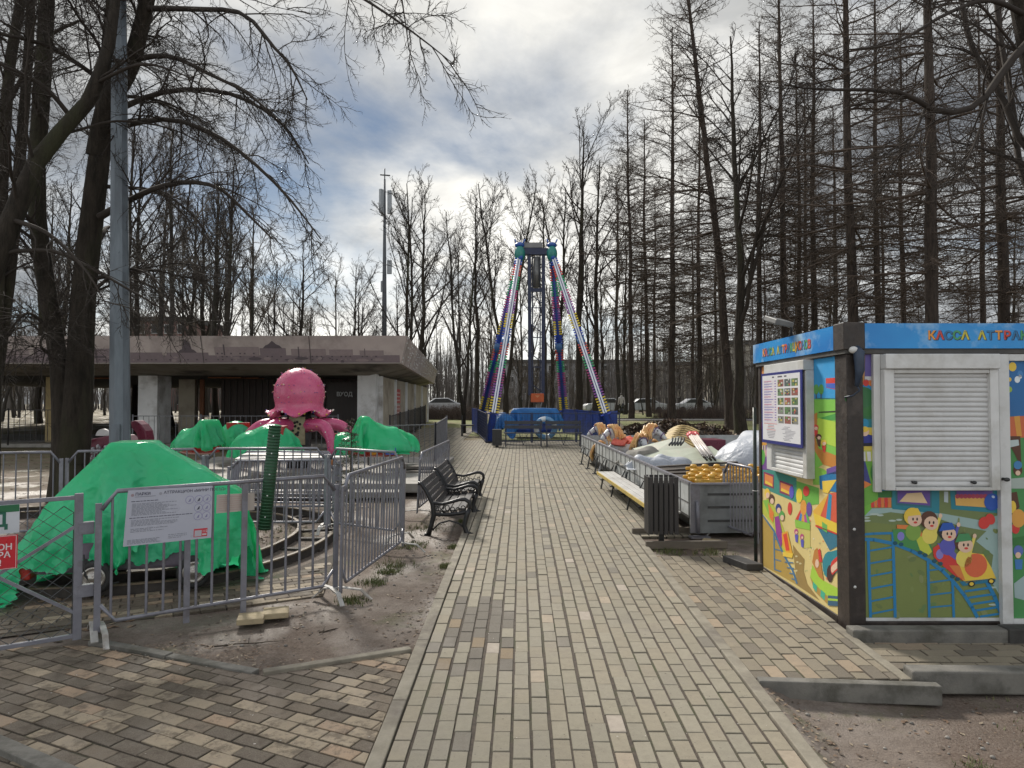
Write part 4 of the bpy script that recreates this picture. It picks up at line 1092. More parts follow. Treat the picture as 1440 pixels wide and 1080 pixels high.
def tarp_mat(name, c1, c2, rough=0.38, bs=9.0, trans=0.25):
    m, nt, b = nodes_of(name)
    v = coords(nt)
    f = ramp(nt, noise(nt, v, 1.6, 4), 0.35, 0.65)
    col = mixc(nt, f, c1, c2)
    nt.links.new(col, b.inputs['Base Color'])
    b.inputs['Roughness'].default_value = rough
    w = nt.nodes.new('ShaderNodeTexVoronoi'); w.feature = 'DISTANCE_TO_EDGE'; w.inputs['Scale'].default_value = bs * 0.7
    wv = nt.nodes.new('ShaderNodeVectorMath'); wv.operation = 'ADD'
    nv = NN(nt, 'ShaderNodeTexNoise', Scale=3.0, Detail=3); nt.links.new(v, nv.inputs['Vector'])
    nt.links.new(v, wv.inputs[0]); nt.links.new(nv.outputs['Color'], wv.inputs[1]); nt.links.new(wv.outputs[0], w.inputs['Vector'])
    h = nt.nodes.new('ShaderNodeMath'); h.operation = 'ADD'
    rn = nt.nodes.new('ShaderNodeMath'); rn.operation = 'SUBTRACT'; rn.inputs[1].default_value = 0.5
    nt.links.new(noise(nt, v, bs * 0.75, 3, 0.5), rn.inputs[0]); ra = nt.nodes.new('ShaderNodeMath'); ra.operation = 'ABSOLUTE'; nt.links.new(rn.outputs[0], ra.inputs[0])
    rk = nt.nodes.new('ShaderNodeMath'); rk.operation = 'MULTIPLY'; rk.inputs[1].default_value = -3.0; nt.links.new(ra.outputs[0], rk.inputs[0])
    nt.links.new(w.outputs['Distance'], h.inputs[0]); nt.links.new(rk.outputs[0], h.inputs[1])
    bump(nt, b, h.outputs[0], 0.34, 0.06)
    # thin plastic lets light through
    tr = nt.nodes.new('ShaderNodeBsdfTranslucent'); nt.links.new(col, tr.inputs['Color'])
    ms = nt.nodes.new('ShaderNodeMixShader'); ms.inputs[0].default_value = trans
    out = nt.nodes['Material Output']
    nt.links.new(b.outputs[0], ms.inputs[1]); nt.links.new(tr.outputs[0], ms.inputs[2]); nt.links.new(ms.outputs[0], out.inputs['Surface'])
    return m
M['green'] = tarp_mat('green_plastic_sheet', (0.03, 0.62, 0.25), (0.09, 0.70, 0.36), 0.22, 4.0, 0.42)
M['bluetarp'] = tarp_mat('blue_tarpaulin', (0.012, 0.12, 0.38), (0.02, 0.17, 0.46), 0.5, 5, 0.15)
M['whitetarp'] = tarp_mat('white_sheeting', (0.50, 0.53, 0.58), (0.44, 0.47, 0.53), 0.5, 4, 0.2)
# ---------------------------------------------------------------- crowd barriers
M['galv'] = mat('grey_painted_steel', (0.215, 0.215, 0.245), (0.17, 0.17, 0.20), 9, 0.42, bmp=0.08, bscale=90, c3=(0.14, 0.13, 0.14), s3=5, metal=0.25)
M['galvlight'] = mat('worn_white_steel', (0.44, 0.43, 0.41), (0.30, 0.29, 0.27), 12, 0.55, bmp=0.15, bscale=60, c3=(0.20, 0.17, 0.14), s3=7)
def barrier(a, b, Ht, label, nb=None, lean=0.0, feet=(1, 1), mids=(), group='crowd barriers round the little railway', rb=0.009):
    a, b = Vector(a), Vector(b); L = (b - a).length
    rz = math.atan2(b.y - a.y, b.x - a.x)
    t = thing('crowd_barrier', label, 'barrier', (a.x, a.y, a.z), rz, group)
    e = (b - a) / L; n = Vector((-e.y, e.x, 0)).normalized(); u = Vector((n.x * math.sin(lean), n.y * math.sin(lean), math.cos(lean)))
    def p(s, z, d=0): return a + e * s + u * z + n * d
    zb, ch = 0.13, 0.10
    top = [p(0.03, Ht - 0.13), p(0.03 + ch, Ht), p(L - 0.03 - ch, Ht), p(L - 0.03, Ht - 0.13)]
    bot = [p(0.03, zb + 0.13), p(0.03 + ch, zb), p(L - 0.03 - ch, zb), p(L - 0.03, zb + 0.13)]
    mb = MB()
    mb.tube(top, 0.017, 8); mb.tube(bot, 0.015, 8)
    mb.build('frame', M['galv'], t)
    nb = nb or max(4, int(round((L - 0.3) / 0.105)))
    mb = MB()
    for i in range(nb):
        s = 0.03 + ch * 0.7 + (L - 0.06 - 1.4 * ch) * i / (nb - 1)
        inset = 0.04 if i in (0, nb - 1) else 0
        mb.tube([p(s, zb + inset), p(s, Ht - inset)], rb, 6, caps=False)
    mb.build('bars', M['galv'], t)
    for s in (0.0, L):
        mb = MB(); mb.obox(p(s + (0.012 if s == 0 else -0.012), (Ht - 0.08) / 2 + 0.03), e * 0.022, n * 0.009, u * (Ht - 0.14) / 2)
        mb.build('post', M['galv'], t, bevel=0.002)
    for k, s in enumerate((0.0, L)):
        if not feet[k]: continue
        mb = MB(); s_ = s + (0.05 if s == 0 else -0.05)
        pts = [p(s_, 0.005, -0.27), p(s_, 0.09, -0.17), p(s_, 0.105, 0), p(s_, 0.09, 0.17), p(s_, 0.005, 0.27)]
        for q0, q1 in zip(pts[:-1], pts[1:]): mb.beam(q0, q1 + (q1 - q0) * 0.02, 0.04, 0.012)
        mb.build('foot', M['galvlight'], t, bevel=0.002)
    for s in mids:
        mb = MB(); mb.obox(p(s, Ht / 2), e * 0.022, n * 0.010, u * (Ht / 2 - 0.02)); mb.build('stiffener', M['galv'], t)
    return t, (a, e, n, u)
pa, pb_ = G(133, 902), G(473, 842)
B1, F1 = barrier(pa, pb_, 1.09, 'long grey barrier carrying the big white notice board and the smaller pale notice', nb=15, lean=-0.02, mids=(0.62, 1.05), rb=0.011)
B2, F2 = barrier(G(478, 845), G(567, 775), 1.08, 'grey barrier with dense bars running from the railway corner towards the benches', nb=20, lean=-0.02)
B3, F3 = barrier(G(586, 728), G(629, 690), 0.92, 'low grey barrier standing right behind the black park benches', nb=18, lean=-0.05)
barrier(G(462, 748), G(566, 763), 1.08, 'grey barrier in front of the young fir tree', nb=11)
barrier(G(289, 749), G(459, 748), 1.08, 'grey barrier in front of the stacked barrier sections', nb=13)
barrier(G(91, 759), G(286, 750), 1.08, 'grey barrier passing behind the lamp post and the green sheet', nb=14)
barrier(G(-120, 768), G(86, 760), 1.08, 'grey barrier standing before the foot of the forked tree', nb=11)
stk = [((318, 726), (470, 724)), ((322, 718), (478, 720)), ((326, 712), (474, 713)), ((330, 706), (470, 707)), ((330, 701), (468, 702))]
for i, (a, b) in enumerate(stk):
    barrier(G(*a), G(*b), 0.80, 'grey barrier section stored in the close-packed row behind the railway', nb=13, lean=0.10 + 0.03 * i, group='barrier sections stored in a row', feet=(1, 1))
mb = MB(); c = (G(330, 722) + G(470, 722)) / 2
mb.obox((c.x, c.y + 0.35, c.z + 0.80), (0.85, 0.02, 0.01), (-0.01, 0.11, 0.005), (0, 0, 0.011)); mb.obox((c.x - 0.25, c.y + 0.62, c.z + 0.826), (0.62, -0.05, 0.0), (0.01, 0.09, 0.005), (0, 0, 0.011))
o = mb.build('boards', M['galvlight']); tag(o, 'weathered pale boards lying on top of the stored barrier row', 'boards')
# ---- notice boards on the first barrier
def plane_art(corners, F, off, step=0.0006):
    a, e, n, u = F
    nn = V(n) * (-1); o_ = V(a) + nn * off
    pts = [V(onplane(px, py, Vector(o_), Vector(nn))) for px, py in corners]   # tl, tr, br, bl
    return pts, nn
def notice(name, label, corners, F, off, m):
    pts, nn = plane_art(corners, F, off)
    tl, tr, br, bl = pts
    t = thing(name, label, 'notice', tuple(bl))
    mb = MB(); mb.prism([bl, br, tr, tl], nn * (-0.004)); mb.build('panel', m, t)
    eu = (br - bl + tr - tl) / 2; w = np.linalg.norm(eu); ev = (tl - bl + tr - br) / 2; h = np.linalg.norm(ev)
    A = Art(bl + nn * 0.0012, eu / w, ev / h, nn)
    return t, A, w, h
M['paper'] = mat('white_notice', (0.42, 0.43, 0.50), (0.38, 0.39, 0.46), 3, 0.35)
t, A, w, h = notice('notice_board', 'big white ride notice with small print and a red corner box tied to barrier', [(180, 690), (299, 683), (297, 756), (173, 769)], F1, 0.046, M['paper'])
ink, soft = (0.06, 0.06, 0.09), (0.23, 0.24, 0.28)
A.text('ПАРКИ', 0.10 * w, 0.905 * h, 0.030, ink, 1, bold=0.02)
A.text('АТТРАКЦИОН «МИНИ ПОЕЗД»', 0.42 * w, 0.905 * h, 0.030, ink, 1, bold=0.015)
A.ell(0.07 * w, 0.915 * h, 0.011, 0.011, (0.30, 0.22, 0.24), 1); A.ell(0.385 * w, 0.915 * h, 0.011, 0.011, (0.3, 0.3, 0.34), 1)
A.rect(0.10 * w, 0.875 * h, 0.33 * w, 0.886 * h, soft, 1)
def lines(y0, y1, n, x0, x1, seed, c=soft):
    r = random.Random(seed)
    for i in range(n):
        y = y0 + (y1 - y0) * i / max(1, n - 1); x = x0
        xe = x1 - r.uniform(0, 0.5) * (x1 - x0) * (1 if i % 3 else 0.1)
        while x < xe:
            l = r.uniform(0.015, 0.05); A.rect(x * w, (y - 0.006) * h, min(x + l, xe) * w, (y + 0.006) * h, c, 1); x += l + 0.008
lines(0.80, 0.80, 1, 0.06, 0.36, 1, ink); lines(0.755, 0.55, 10, 0.07, 0.60, 2); lines(0.50, 0.50, 1, 0.05, 0.78, 3, ink); lines(0.455, 0.36, 5, 0.07, 0.62, 4); lines(0.30, 0.25, 3, 0.07, 0.50, 5); lines(0.105, 0.04, 4, 0.04, 0.42, 6); lines(0.14, 0.08, 3, 0.50, 0.72, 7)
for i, (x, y) in enumerate(((0.73, 0.76), (0.84, 0.76), (0.94, 0.76), (0.84, 0.60), (0.94, 0.60), (0.84, 0.44), (0.94, 0.44))):
    A.ell(x * w, y * h, 0.032, 0.032, (0.28, 0.27, 0.42), 1, 18); A.ell(x * w, y * h, 0.027, 0.027, (0.42, 0.43, 0.50), 2, 18)
    A.poly([((x - 0.02) * w, (y - 0.04) * h), ((x + 0.012) * w, (y - 0.03) * h), ((x + 0.018) * w, (y + 0.03) * h), (x * w, (y + 0.015) * h)], ink if i in (1, 3) else (0.22, 0.21, 0.34), 3)
A.rect(0.80 * w, 0.045 * h, 0.965 * w, 0.20 * h, (0.50, 0.03, 0.05), 1); A.rect(0.81 * w, 0.055 * h, 0.895 * w, 0.17 * h, (0.42, 0.40, 0.44), 2)
A.text('112', 0.902 * w, 0.125 * h, 0.026, (0.55, 0.5, 0.5), 2, bold=0.02); A.rect(0.904 * w, 0.07 * h, 0.955 * w, 0.10 * h, (0.55, 0.5, 0.5), 2)
A.build('print', M['paint'], t)
M['palepaper'] = mat('pale_pink_notice', (0.48, 0.42, 0.37), (0.44, 0.38, 0.33), 3, 0.4)
t, A, w, h = notice('notice_board', 'small pale pink notice with faint lines beside the green pole', [(305, 696), (358, 693), (358, 717), (304, 722)], F1, -0.014, M['palepaper'])
for i in range(7): A.rect(0.06 * w, (0.85 - 0.12 * i) * h, random.uniform(0.55, 0.95) * w, (0.88 - 0.12 * i) * h, (0.45, 0.30, 0.28), 1)
A.build('print', M['paint'], t)
# ---- green pole bound to the barrier
a = V(onplane(387, 598, F1[0] - F1[2] * 0.06, F1[2])); b = V(onplane(372, 745, F1[0] - F1[2] * 0.05, F1[2]))
t = thing('pole', 'dark green ringed pole bound upright to the long barrier', 'pole', tuple(b))
mb = MB(); mb.tube([b, a], 0.049, 14); mb.build('tube', mat('green_pole', (0.010, 0.060, 0.022), (0.014, 0.045, 0.022), 14, 0.45), t)
mb = MB()
for i in range(34):
    c = b + (a - b) * (i + 0.5) / 34; mb.tube([c, c + (a - b) * 0.010], 0.0525, 14)
mb.build('rings', mat('green_tape', (0.013, 0.085, 0.032), (0.010, 0.05, 0.02), 14, 0.4), t)
mb = MB()
for f in (0.13, 0.33, 0.53, 0.73, 0.9): c = b + (a - b) * f; mb.ball(c + V((0.01, -0.046, 0)), 0.007, 8, 6)
mb.build('clips', M['white'], t)
# ---- chain-link gate at the left
ga, gb_ = G(-150, 945), G(108, 901)
e = (gb_ - ga).normalized(); n = Vector((e.y, -e.x, 0)).normalized(); gl = (gb_ - ga).length
gt = thing('mesh_gate', 'grey gate filled with chain link and braced by two diagonal bars', 'gate', tuple(ga))
Hg = 1.07
def gp(s, z, d=0): return ga + e * s + Vector((0, 0, z)) + n * d
mb = MB(); mb.beam(gp(0, Hg - 0.02), gp(gl, Hg - 0.02), 0.03, 0.03); mb.beam(gp(0, 0.04), gp(gl, 0.04), 0.03, 0.03)
mb.build('frame', M['galv'], gt, bevel=0.003)
mb = MB(); mb.obox(gp(gl + 0.0, Hg / 2 + 0.01), e * 0.028, n * 0.020, (0, 0, Hg / 2)); mb.build('hinge_post', M['galv'], gt, bevel=0.003)
sm = gl - 0.62
def sat(px, py): 
    p = onplane(px, py, ga, n); return ((p - ga).dot(e), p.z - ga.z - (gb_.z - ga.z) * (p - ga).dot(e) / gl)
for (x0, y0), (x1, y1) in (((-30, 824), (112, 735)), ((-30, 800), (106, 862))):
    s0, z0 = sat(x0, y0); s1, z1 = sat(x1, y1)
    mb = MB(); mb.beam(gp(s0, z0, 0.006), gp(s1, z1, 0.006), 0.022, 0.022); mb.build('brace', M['galv'], gt)
mb = MB(); cw = 0.062; nn = int(gl / cw) + 1
for i in range(-1, nn):
    pts = []
    k = 0; z = 0.05
    while z < Hg - 0.04:
        s = (i + (k + i) % 2) * cw
        if 0 <= s <= gl: pts.append(gp(s, z, 0.004 if (k + i) % 2 else -0.004))
        z += cw * 0.8; k += 1
    if len(pts) > 2: mb.tube(pts, 0.0033, 4, caps=False, smooth=False)
mb.build('chain_link', mat('mesh_wire', (0.09, 0.095, 0.10), (0.055, 0.06, 0.062), 20, 0.45, metal=0.4), gt)
for zz in (0.36, 0.82):
    mb = MB(); mb.obox(gp(gl + 0.05, zz), e * 0.05, n * 0.024, (0, 0, 0.045)); mb.build('hinge', M['galv'], gt, bevel=0.003)
mb = MB()
f0 = G(122, 925); pq = G(128, 885)
mb.beam(gp(gl + 0.10, 0.12), gp(gl + 0.10, 0.02, 0.20), 0.05, 0.014); mb.beam(gp(gl + 0.10, 0.12), gp(gl + 0.10, 0.02, -0.2), 0.05, 0.014); mb.build('foot', M['galvlight'], gt, bevel=0.003)
# signs wired to the gate
def gate_sign(name, label, x0, y0, x1, y1, extend, base):
    (s0, z1), (s1, _) = sat(x0, y0), sat(x1, y0); z0 = sat(x1, y1)[1]
    t = thing(name, label, 'sign', tuple(gp(s1, z0)))
    mb = MB(); mb.obox(gp((s1 - extend + s1) / 2, (z0 + z1) / 2, 0.022), e * extend / 2, n * 0.002, (0, 0, (z1 - z0) / 2)); mb.build('plate', base, t)
    A = Art(V(gp(s1, z0, 0.0245)), V(e), (0, 0, 1), V(n))
    return t, A, z1 - z0
M['signwhite'] = mat('sign_white', (0.56, 0.58, 0.62), None, 3, 0.35); M['signred'] = mat('sign_red', (0.55, 0.018, 0.03), None, 3, 0.35)
t, A, h = gate_sign('name_sign', 'white sign with green header and dark green lettering on the mesh gate', 0, 710, 25, 748, 0.62, M['signwhite'])
A.rect(-0.618, h * 0.74, -0.002, h - 0.002, (0.015, 0.13, 0.05), 1)
A.text('ПОЕЗД', -0.065, 0.052, 0.135, (0.012, 0.11, 0.07), 1, 'RIGHT', 0.03); A.build('print', M['paint'], t)
t, A, h = gate_sign('warning_sign', 'red warning sign with white capital lettering below the white gate sign', 0, 753, 23, 798, 0.56, M['signred'])
for i, s in enumerate(('ПОСАДКА', 'НА АТТРАКЦИОН', 'БЕЗ ОПЕРАТОРА', 'ЗАПРЕЩЕНА!')):
    A.text(s, -0.28, h * (0.80 - 0.225 * i), 0.058, (0.65, 0.6, 0.6), 1, 'CENTER', 0.02)
A.rect(-0.552, 0.006, -0.549, h - 0.006, (0.65, 0.6, 0.6), 1); A.rect(-0.011, 0.006, -0.008, h - 0.006, (0.65, 0.6, 0.6), 1); A.rect(-0.552, 0.003, -0.008, 0.006, (0.65, 0.6, 0.6), 1.2); A.rect(-0.552, h - 0.006, -0.008, h - 0.003, (0.65, 0.6, 0.6), 1.2)
A.build('print', M['paint'], t)
# ---- two spare pavers and litter on the soil
M['sandpaver'] = mat('sand_paver', (0.38, 0.31, 0.19), (0.30, 0.24, 0.15), 9, 0.85, bmp=0.4, bscale=60, c3=(0.2, 0.16, 0.1), s3=5)
p0, p1, p2, p3 = G(352, 884), G(386, 875), G(372, 864), G(320, 873)
for (cpx, cpy, rz, lb) in ((353, 874, 0.28, 'sand coloured paver lying loose under the barrier, the left one of two'), (388, 866, 0.30, 'sand coloured paver lying loose under the barrier, the right one of two')):
    c = G(cpx, cpy); mb = MB(); mb.box((c.x, c.y, c.z + 0.025), (0.20, 0.20, 0.045), rz); o = mb.build('paver', M['sandpaver'], bevel=0.006); tag(o, lb, 'paver', 'loose pavers')
M['twig'] = mat('dead_twig', (0.035, 0.025, 0.018), (0.06, 0.045, 0.03), 20, 0.9)
def twig(px, py, L, rz, label, seed):
    rng = random.Random(seed); c = G(px, py, -0.015); mb = MB()
    d = Vector((math.cos(rz), math.sin(rz), 0)); pts = [c - d * L / 2]
    for i in range(6): pts.append(pts[-1] + d * L / 6 + Vector((rng.gauss(0, 0.012), rng.gauss(0, 0.012), rng.gauss(0, 0.004))))
    mb.tube(pts, [0.006, 0.006, 0.005, 0.005, 0.004, 0.003, 0.002], 5)
    for i in (2, 3, 4): mb.tube([pts[i], pts[i] + Vector((rng.gauss(0, 0.05), rng.gauss(0, 0.05), 0.01))], [0.004, 0.001], 4)
    o = mb.build('twig', M['twig']); tag(o, label, 'twig')
twig(345, 905, 0.45, 0.3, 'forked dark twig on the bare soil below the loose pavers', 4)
twig(470, 885, 0.25, 0.7, 'short bent twig on the wet soil between barrier and path', 5)
# leaves and crumbs of litter
def leaf_litter(name, label, areas, n, seed, colours, size=(0.02, 0.04)):
    rng = random.Random(seed); mb = MB()
    for _ in range(n):
        x0, y0, x1, y1, dz = rng.choice(areas)
        x, y = rng.uniform(x0, x1), rng.uniform(y0, y1); z = ground_h(x, y) + dz
        s = rng.uniform(*size); a = rng.uniform(0, 6.28); l = rng.uniform(0.5, 0.9)
        q = [(-1, 0), (-0.3, -l * 0.6), (0.5, -l * 0.5), (1, 0), (0.4, l * 0.55), (-0.4, l * 0.5)]
        mb.add([(x + s * (u * math.cos(a) - v * math.sin(a)), y + s * (u * math.sin(a) + v * math.cos(a)), z + 0.006 + s * 0.3 * u * rng.uniform(-1, 1)) for u, v in q], [tuple(range(6))], rng.choice(colours))
    o = mb.build(name, M['matte']); tag(o, label, 'fallen leaves', kind='stuff'); return o
dry = [(0.14, 0.085, 0.05), (0.10, 0.06, 0.035), (0.20, 0.14, 0.09), (0.07, 0.05, 0.035), (0.25, 0.20, 0.14)]
leaf_litter('fallen_leaves', 'scattered brown leaf crumbs on bare soil', [(-2.9, 4.9, -0.8, 8.5, 0.0), (-2.6, 5.2, -0.8, 6.5, 0.0), (1.6, 2.6, 4.0, 4.4, 0.0), (-1.6, 8, -0.8, 13, 0)], 700, 11, dry, (0.006, 0.024))
leaf_litter('fallen_leaves', 'small dark litter on the bare earth before the kiosk', [(1.7, 2.4, 3.6, 4.45, 0), (2.5, 3.0, 4.4, 4.8, 0)], 420, 15, dry, (0.005, 0.02))
leaf_litter('fallen_leaves', 'thick brown leaf litter under the trees by the railway', [(-8, 9, -2.4, 14, 0), (-14, 12, -4, 24, 0), (-7, 5, -3, 9, 0)], 2600, 12, dry, (0.025, 0.06))
leaf_litter('fallen_leaves', 'dry leaf litter on the grass behind the trailer', [(2, 22, 20, 36, 0), (-3, 27, 6, 44, 0)], 2600, 13, dry, (0.03, 0.09))
leaf_litter('fallen_leaves', 'dark leaf crumbs gathered along the kerb and the soil edges', [(-0.92, 4.9, -0.76, 9, 0.0), (-2.0, 4.72, -0.9, 4.95, 0.012), (-3.0, 4.9, -1.8, 5.2, 0.012), (1.5, 3.2, 1.72, 4.5, 0.0), (2.46, 4.7, 3.4, 4.95, 0)], 900, 17, dry, (0.006, 0.022))
leaf_litter('paving_crumbs', 'tiny dark crumbs and seeds scattered over the path bricks', [(-0.6, 3.2, 1.35, 9, 0.03), (-0.6, 3.2, 1.35, 6, 0.03), (-3.4, 3.2, -0.8, 5, 0.022)], 240, 14, [(0.04, 0.03, 0.02), (0.07, 0.05, 0.03), (0.45, 0.42, 0.38)], (0.003, 0.008))
def pebbles(label, areas, n, seed):
    rng = random.Random(seed); mb = MB()
    for _ in range(n):
        x0, y0, x1, y1 = rng.choice(areas); x, y = rng.uniform(x0, x1), rng.uniform(y0, y1); s = 0.004 + 0.012 * rng.random() ** 3; g_ = rng.uniform(0.10, 0.30)
        mb.ball((x, y, ground_h(x, y) + s * 0.3), (s, s * rng.uniform(0.6, 1), s * 0.6), 6, 4, (g_, g_ * 0.92, g_ * 0.82))
    o = mb.build('pebbles', M['matte']); tag(o, label, 'pebbles', kind='stuff')
pebbles('small pebbles pressed into the bare earth', [(-2.7, 4.9, -0.8, 8.8), (1.6, 2.6, 4.0, 4.45), (-1.3, 8, -0.8, 13)], 700, 16)
# grass tufts
def grass(name, label, areas, n, seed, h=(0.02, 0.06), cols=((0.07, 0.10, 0.025), (0.11, 0.13, 0.04), (0.16, 0.14, 0.06))):
    rng = random.Random(seed); mb = MB()
    for _ in range(n):
        cx, cy, r = rng.choice(areas); x, y = rng.gauss(cx, r), rng.gauss(cy, r); z = ground_h(x, y)
        for k in range(4):
            hh = rng.uniform(*h); a = rng.uniform(0, 6.28); b = rng.uniform(0.2, 0.8) * hh; wv = 0.0025 + hh * 0.02
            dx, dy = math.cos(a), math.sin(a); px_, py_ = -dy * wv, dx * wv
            bx, by = x + rng.gauss(0, 0.012), y + rng.gauss(0, 0.012)
            mb.add([(bx - px_, by - py_, z), (bx + px_, by + py_, z), (bx + dx * b, by + dy * b, z + hh)], [(0, 1, 2)], rng.choice(cols))
    o = mb.build(name, M['matte']); tag(o, label, 'grass', kind='stuff'); return o
ga_ = [(-1.42, 6.9, 0.07), (-1.5, 6.3, 0.06), (-1.36, 7.3, 0.06), (-0.80, 7.5, 0.03), (-0.80, 8.4, 0.03), (-1.28, 8.5, 0.10), (-1.35, 7.6, 0.1), (-1.3, 9.6, 0.15), (-0.83, 11.5, 0.04), (-0.82, 10, 0.03), (-3.3, 8.0, 0.35), (-3.8, 8.8, 0.4), (-3.1, 9.4, 0.3), (1.72, 8.25, 0.12), (2.2, 8.2, 0.1)]
grass('grass', 'thin young grass along the barriers and inside the track', ga_, 1300, 21)
grass('grass', 'thin young grass in the bare soil before the kiosk', [(2.35, 3.75, 0.05), (2.6, 3.4, 0.08), (3.0, 3.9, 0.2), (3.2, 4.3, 0.15)], 130, 22, (0.012, 0.035))
# ---------------------------------------------------------------- benches by the path
M['iron'] = mat('black_cast_iron', (0.016, 0.016, 0.018), (0.026, 0.026, 0.028), 18, 0.38, bmp=0.2, bscale=90, metal=0.3)
M['benchslat'] = mat('stained_slat', (0.030, 0.026, 0.026), (0.046, 0.041, 0.040), 6, 0.5, bmp=0.15, bscale=40, stretch=(1, 0.12, 1), c3=(0.06, 0.05, 0.045), s3=4)
def make_bench(L=1.58):
    t = thing('park_bench', '', 'bench')
    # faces +x, length along +y from 0 to L
    for y in (0.02, L - 0.02):
        mb = MB()
        back = [(-0.02, y, 0.0), (0.015, y, 0.12), (0.05, y, 0.26), (0.03, y, 0.40), (-0.05, y, 0.56), (-0.115, y, 0.655), (-0.155, y, 0.66)]
        mb.tube(back, [0.034, 0.030, 0.034, 0.028, 0.025, 0.025, 0.028], 8)
        front = [(0.53, y, 0.0), (0.47, y, 0.03), (0.44, y, 0.12), (0.47, y, 0.24), (0.50, y, 0.33)]
        mb.tube(front, [0.034, 0.032, 0.032, 0.034, 0.034], 8)
        arm = [(0.005, y, 0.43), (0.06, y, 0.41), (0.16, y, 0.395), (0.28, y, 0.425), (0.38, y, 0.455), (0.45, y, 0.455), (0.505, y, 0.42), (0.515, y, 0.36), (0.49, y, 0.31)]
        mb.tube(arm, [0.018, 0.02, 0.02, 0.022, 0.024, 0.026, 0.026, 0.024, 0.02], 8)
        mb.tube([(0.04, y, 0.27), (0.2, y, 0.262), (0.36, y, 0.275), (0.49, y, 0.30)], 0.026, 8)
        mb.tube([(0.03, y, 0.06), (0.12, y, 0.15), (0.25, y, 0.185), (0.37, y, 0.15), (0.455, y, 0.08)], 0.011, 7)
        for i in range(6):
            cx = 0.085 + i * 0.068; cz = 0.338 + 0.02 * math.sin(i * 1.3)
            r = 0.028
            mb.tube([(cx + r * math.cos(a), y, cz + r * 1.25 * math.sin(a)) for a in np.linspace(0, 2 * PI, 9)[:-1]], 0.007, 5, closed=True)
            if i % 2: mb.tube([(cx, y, cz - 0.03), (cx + 0.02, y, cz - 0.06)], 0.006, 5)
        mb.tube([(0.515, y, 0.0), (0.56, y, 0.012)], 0.024, 7); mb.tube([(-0.02, y, 0.0), (-0.07, y, 0.01)], 0.022, 7)
        mb.build('side_frame', M['iron'], t, local=True)
    for i in range(4):
        x = 0.09 + i * 0.105; z = 0.29 + 0.012 * abs(i - 1.5) + 0.008 * i
        mb = MB(); mb.box((x, L / 2, z), (0.088, L - 0.05, 0.024)); mb.build('seat_slat', M['benchslat'], t, bevel=0.004, local=True)
    for i in range(5):
        f = i / 4; x = 0.045 - 0.165 * f ** 1.2; z = 0.365 + 0.275 * f
        mb = MB(); mb.obox((x, L / 2, z), (0.010, 0, 0.006), (0, (L - 0.05) / 2, 0), (-0.016, 0, 0.028)); mb.build('back_slat', M['benchslat'], t, bevel=0.004, local=True)
    return t
bench = make_bench()
p = G(609, 741); q_ = G(640, 705)
bench.location = (-1.17, 9.12, gz(9.1) - 0.02); bench['label'] = 'nearer black bench with scrolled iron ends beside the path'; bench['group'] = 'benches beside the path'
dup(bench, (-1.165, 10.78, gz(10.8) - 0.02), 0.0, 'farther black bench with scrolled iron ends, its seat behind the nearer one')
# ---------------------------------------------------------------- lamp post
M['galvpost'] = mat('galvanised_post', (0.15, 0.175, 0.20), (0.115, 0.135, 0.155), 4, 0.42, metal=0.35, c3=(0.09, 0.10, 0.115), s3=1.4, stretch=(3, 3, 0.5))
b = P(169.5, 690, 11.3); b.z = gz(11.3)
tp = P(167.5, 0, 11.3)
t = thing('lamp_post', 'tall tapered galvanised lamp post rising out of view behind the green sheet', 'lamp post', tuple(b))
mb = MB(); ex = tp + (tp - b) * 0.22
mb.tube([b + Vector((0, 0, -0.1)), tp, ex], [0.168, 0.112, 0.088], 8, smooth=False); mb.build('mast', M['galvpost'], t)
mb = MB(); mb.tube([ex, ex + Vector((0, 0, 0.3)), ex + Vector((0.4, -0.2, 0.55)), ex + Vector((1.2, -0.6, 0.7))], 0.045, 8); mb.obox(ex + Vector((1.5, -0.75, 0.72)), (0.35, -0.17, 0.02), (0.06, 0.12, 0), (0, 0, 0.05)); mb.build('lamp_head', M['galvpost'], t)
mb = MB(); mb.obox(b + Vector((0.0, -0.165, 1.05)), (0.07, 0, 0), (0, 0.012, 0), (0, 0, 0.24)); mb.build('access_cover', M['galvpost'], t)
mb = MB(); w0 = P(210, 0, 11.0)
# ---------------------------------------------------------------- small railway
M['rail'] = mat('rusty_rail', (0.20, 0.155, 0.10), (0.10, 0.075, 0.05), 14, 0.65, bmp=0.2, c3=(0.05, 0.04, 0.032), s3=3)
M['raildark'] = mat('dark_rail_web', (0.035, 0.03, 0.027), (0.055, 0.045, 0.037), 12, 0.8)
ctrl = [(-4.7, 6.32), (-3.7, 6.47), (-2.95, 6.85), (-2.5, 7.6), (-2.34, 8.5), (-2.42, 9.3), (-2.75, 10.05), (-3.35, 10.6), (-4.2, 10.85), (-5.6, 10.9), (-7.4, 10.7), (-8.4, 9.6), (-8.4, 8.0), (-7.4, 6.7), (-5.9, 6.25)]
def catmull(pts, n=8, closed=True):
    out = []; m = len(pts)
    for i in range(m if closed else m - 1):
        p0, p1, p2, p3 = [V(pts[(i + k) % m]) if closed else V(pts[min(max(i + k, 0), m - 1)]) for k in (-1, 0, 1, 2)]
        for j in range(n):
            t = j / n
            out.append(0.5 * ((2 * p1) + (-p0 + p2) * t + (2 * p0 - 5 * p1 + 4 * p2 - p3) * t * t + (-p0 + 3 * p1 - 3 * p2 + p3) * t ** 3))
    if not closed: out.append(V(pts[-1]))
    return out
outer = catmull(ctrl)
nO = len(outer); inner = []
for i in range(nO):
    tg = outer[(i + 1) % nO] - outer[i - 1]; tg /= np.linalg.norm(tg)
    inner.append(outer[i] + V((-tg[1], tg[0])) * 0.46)
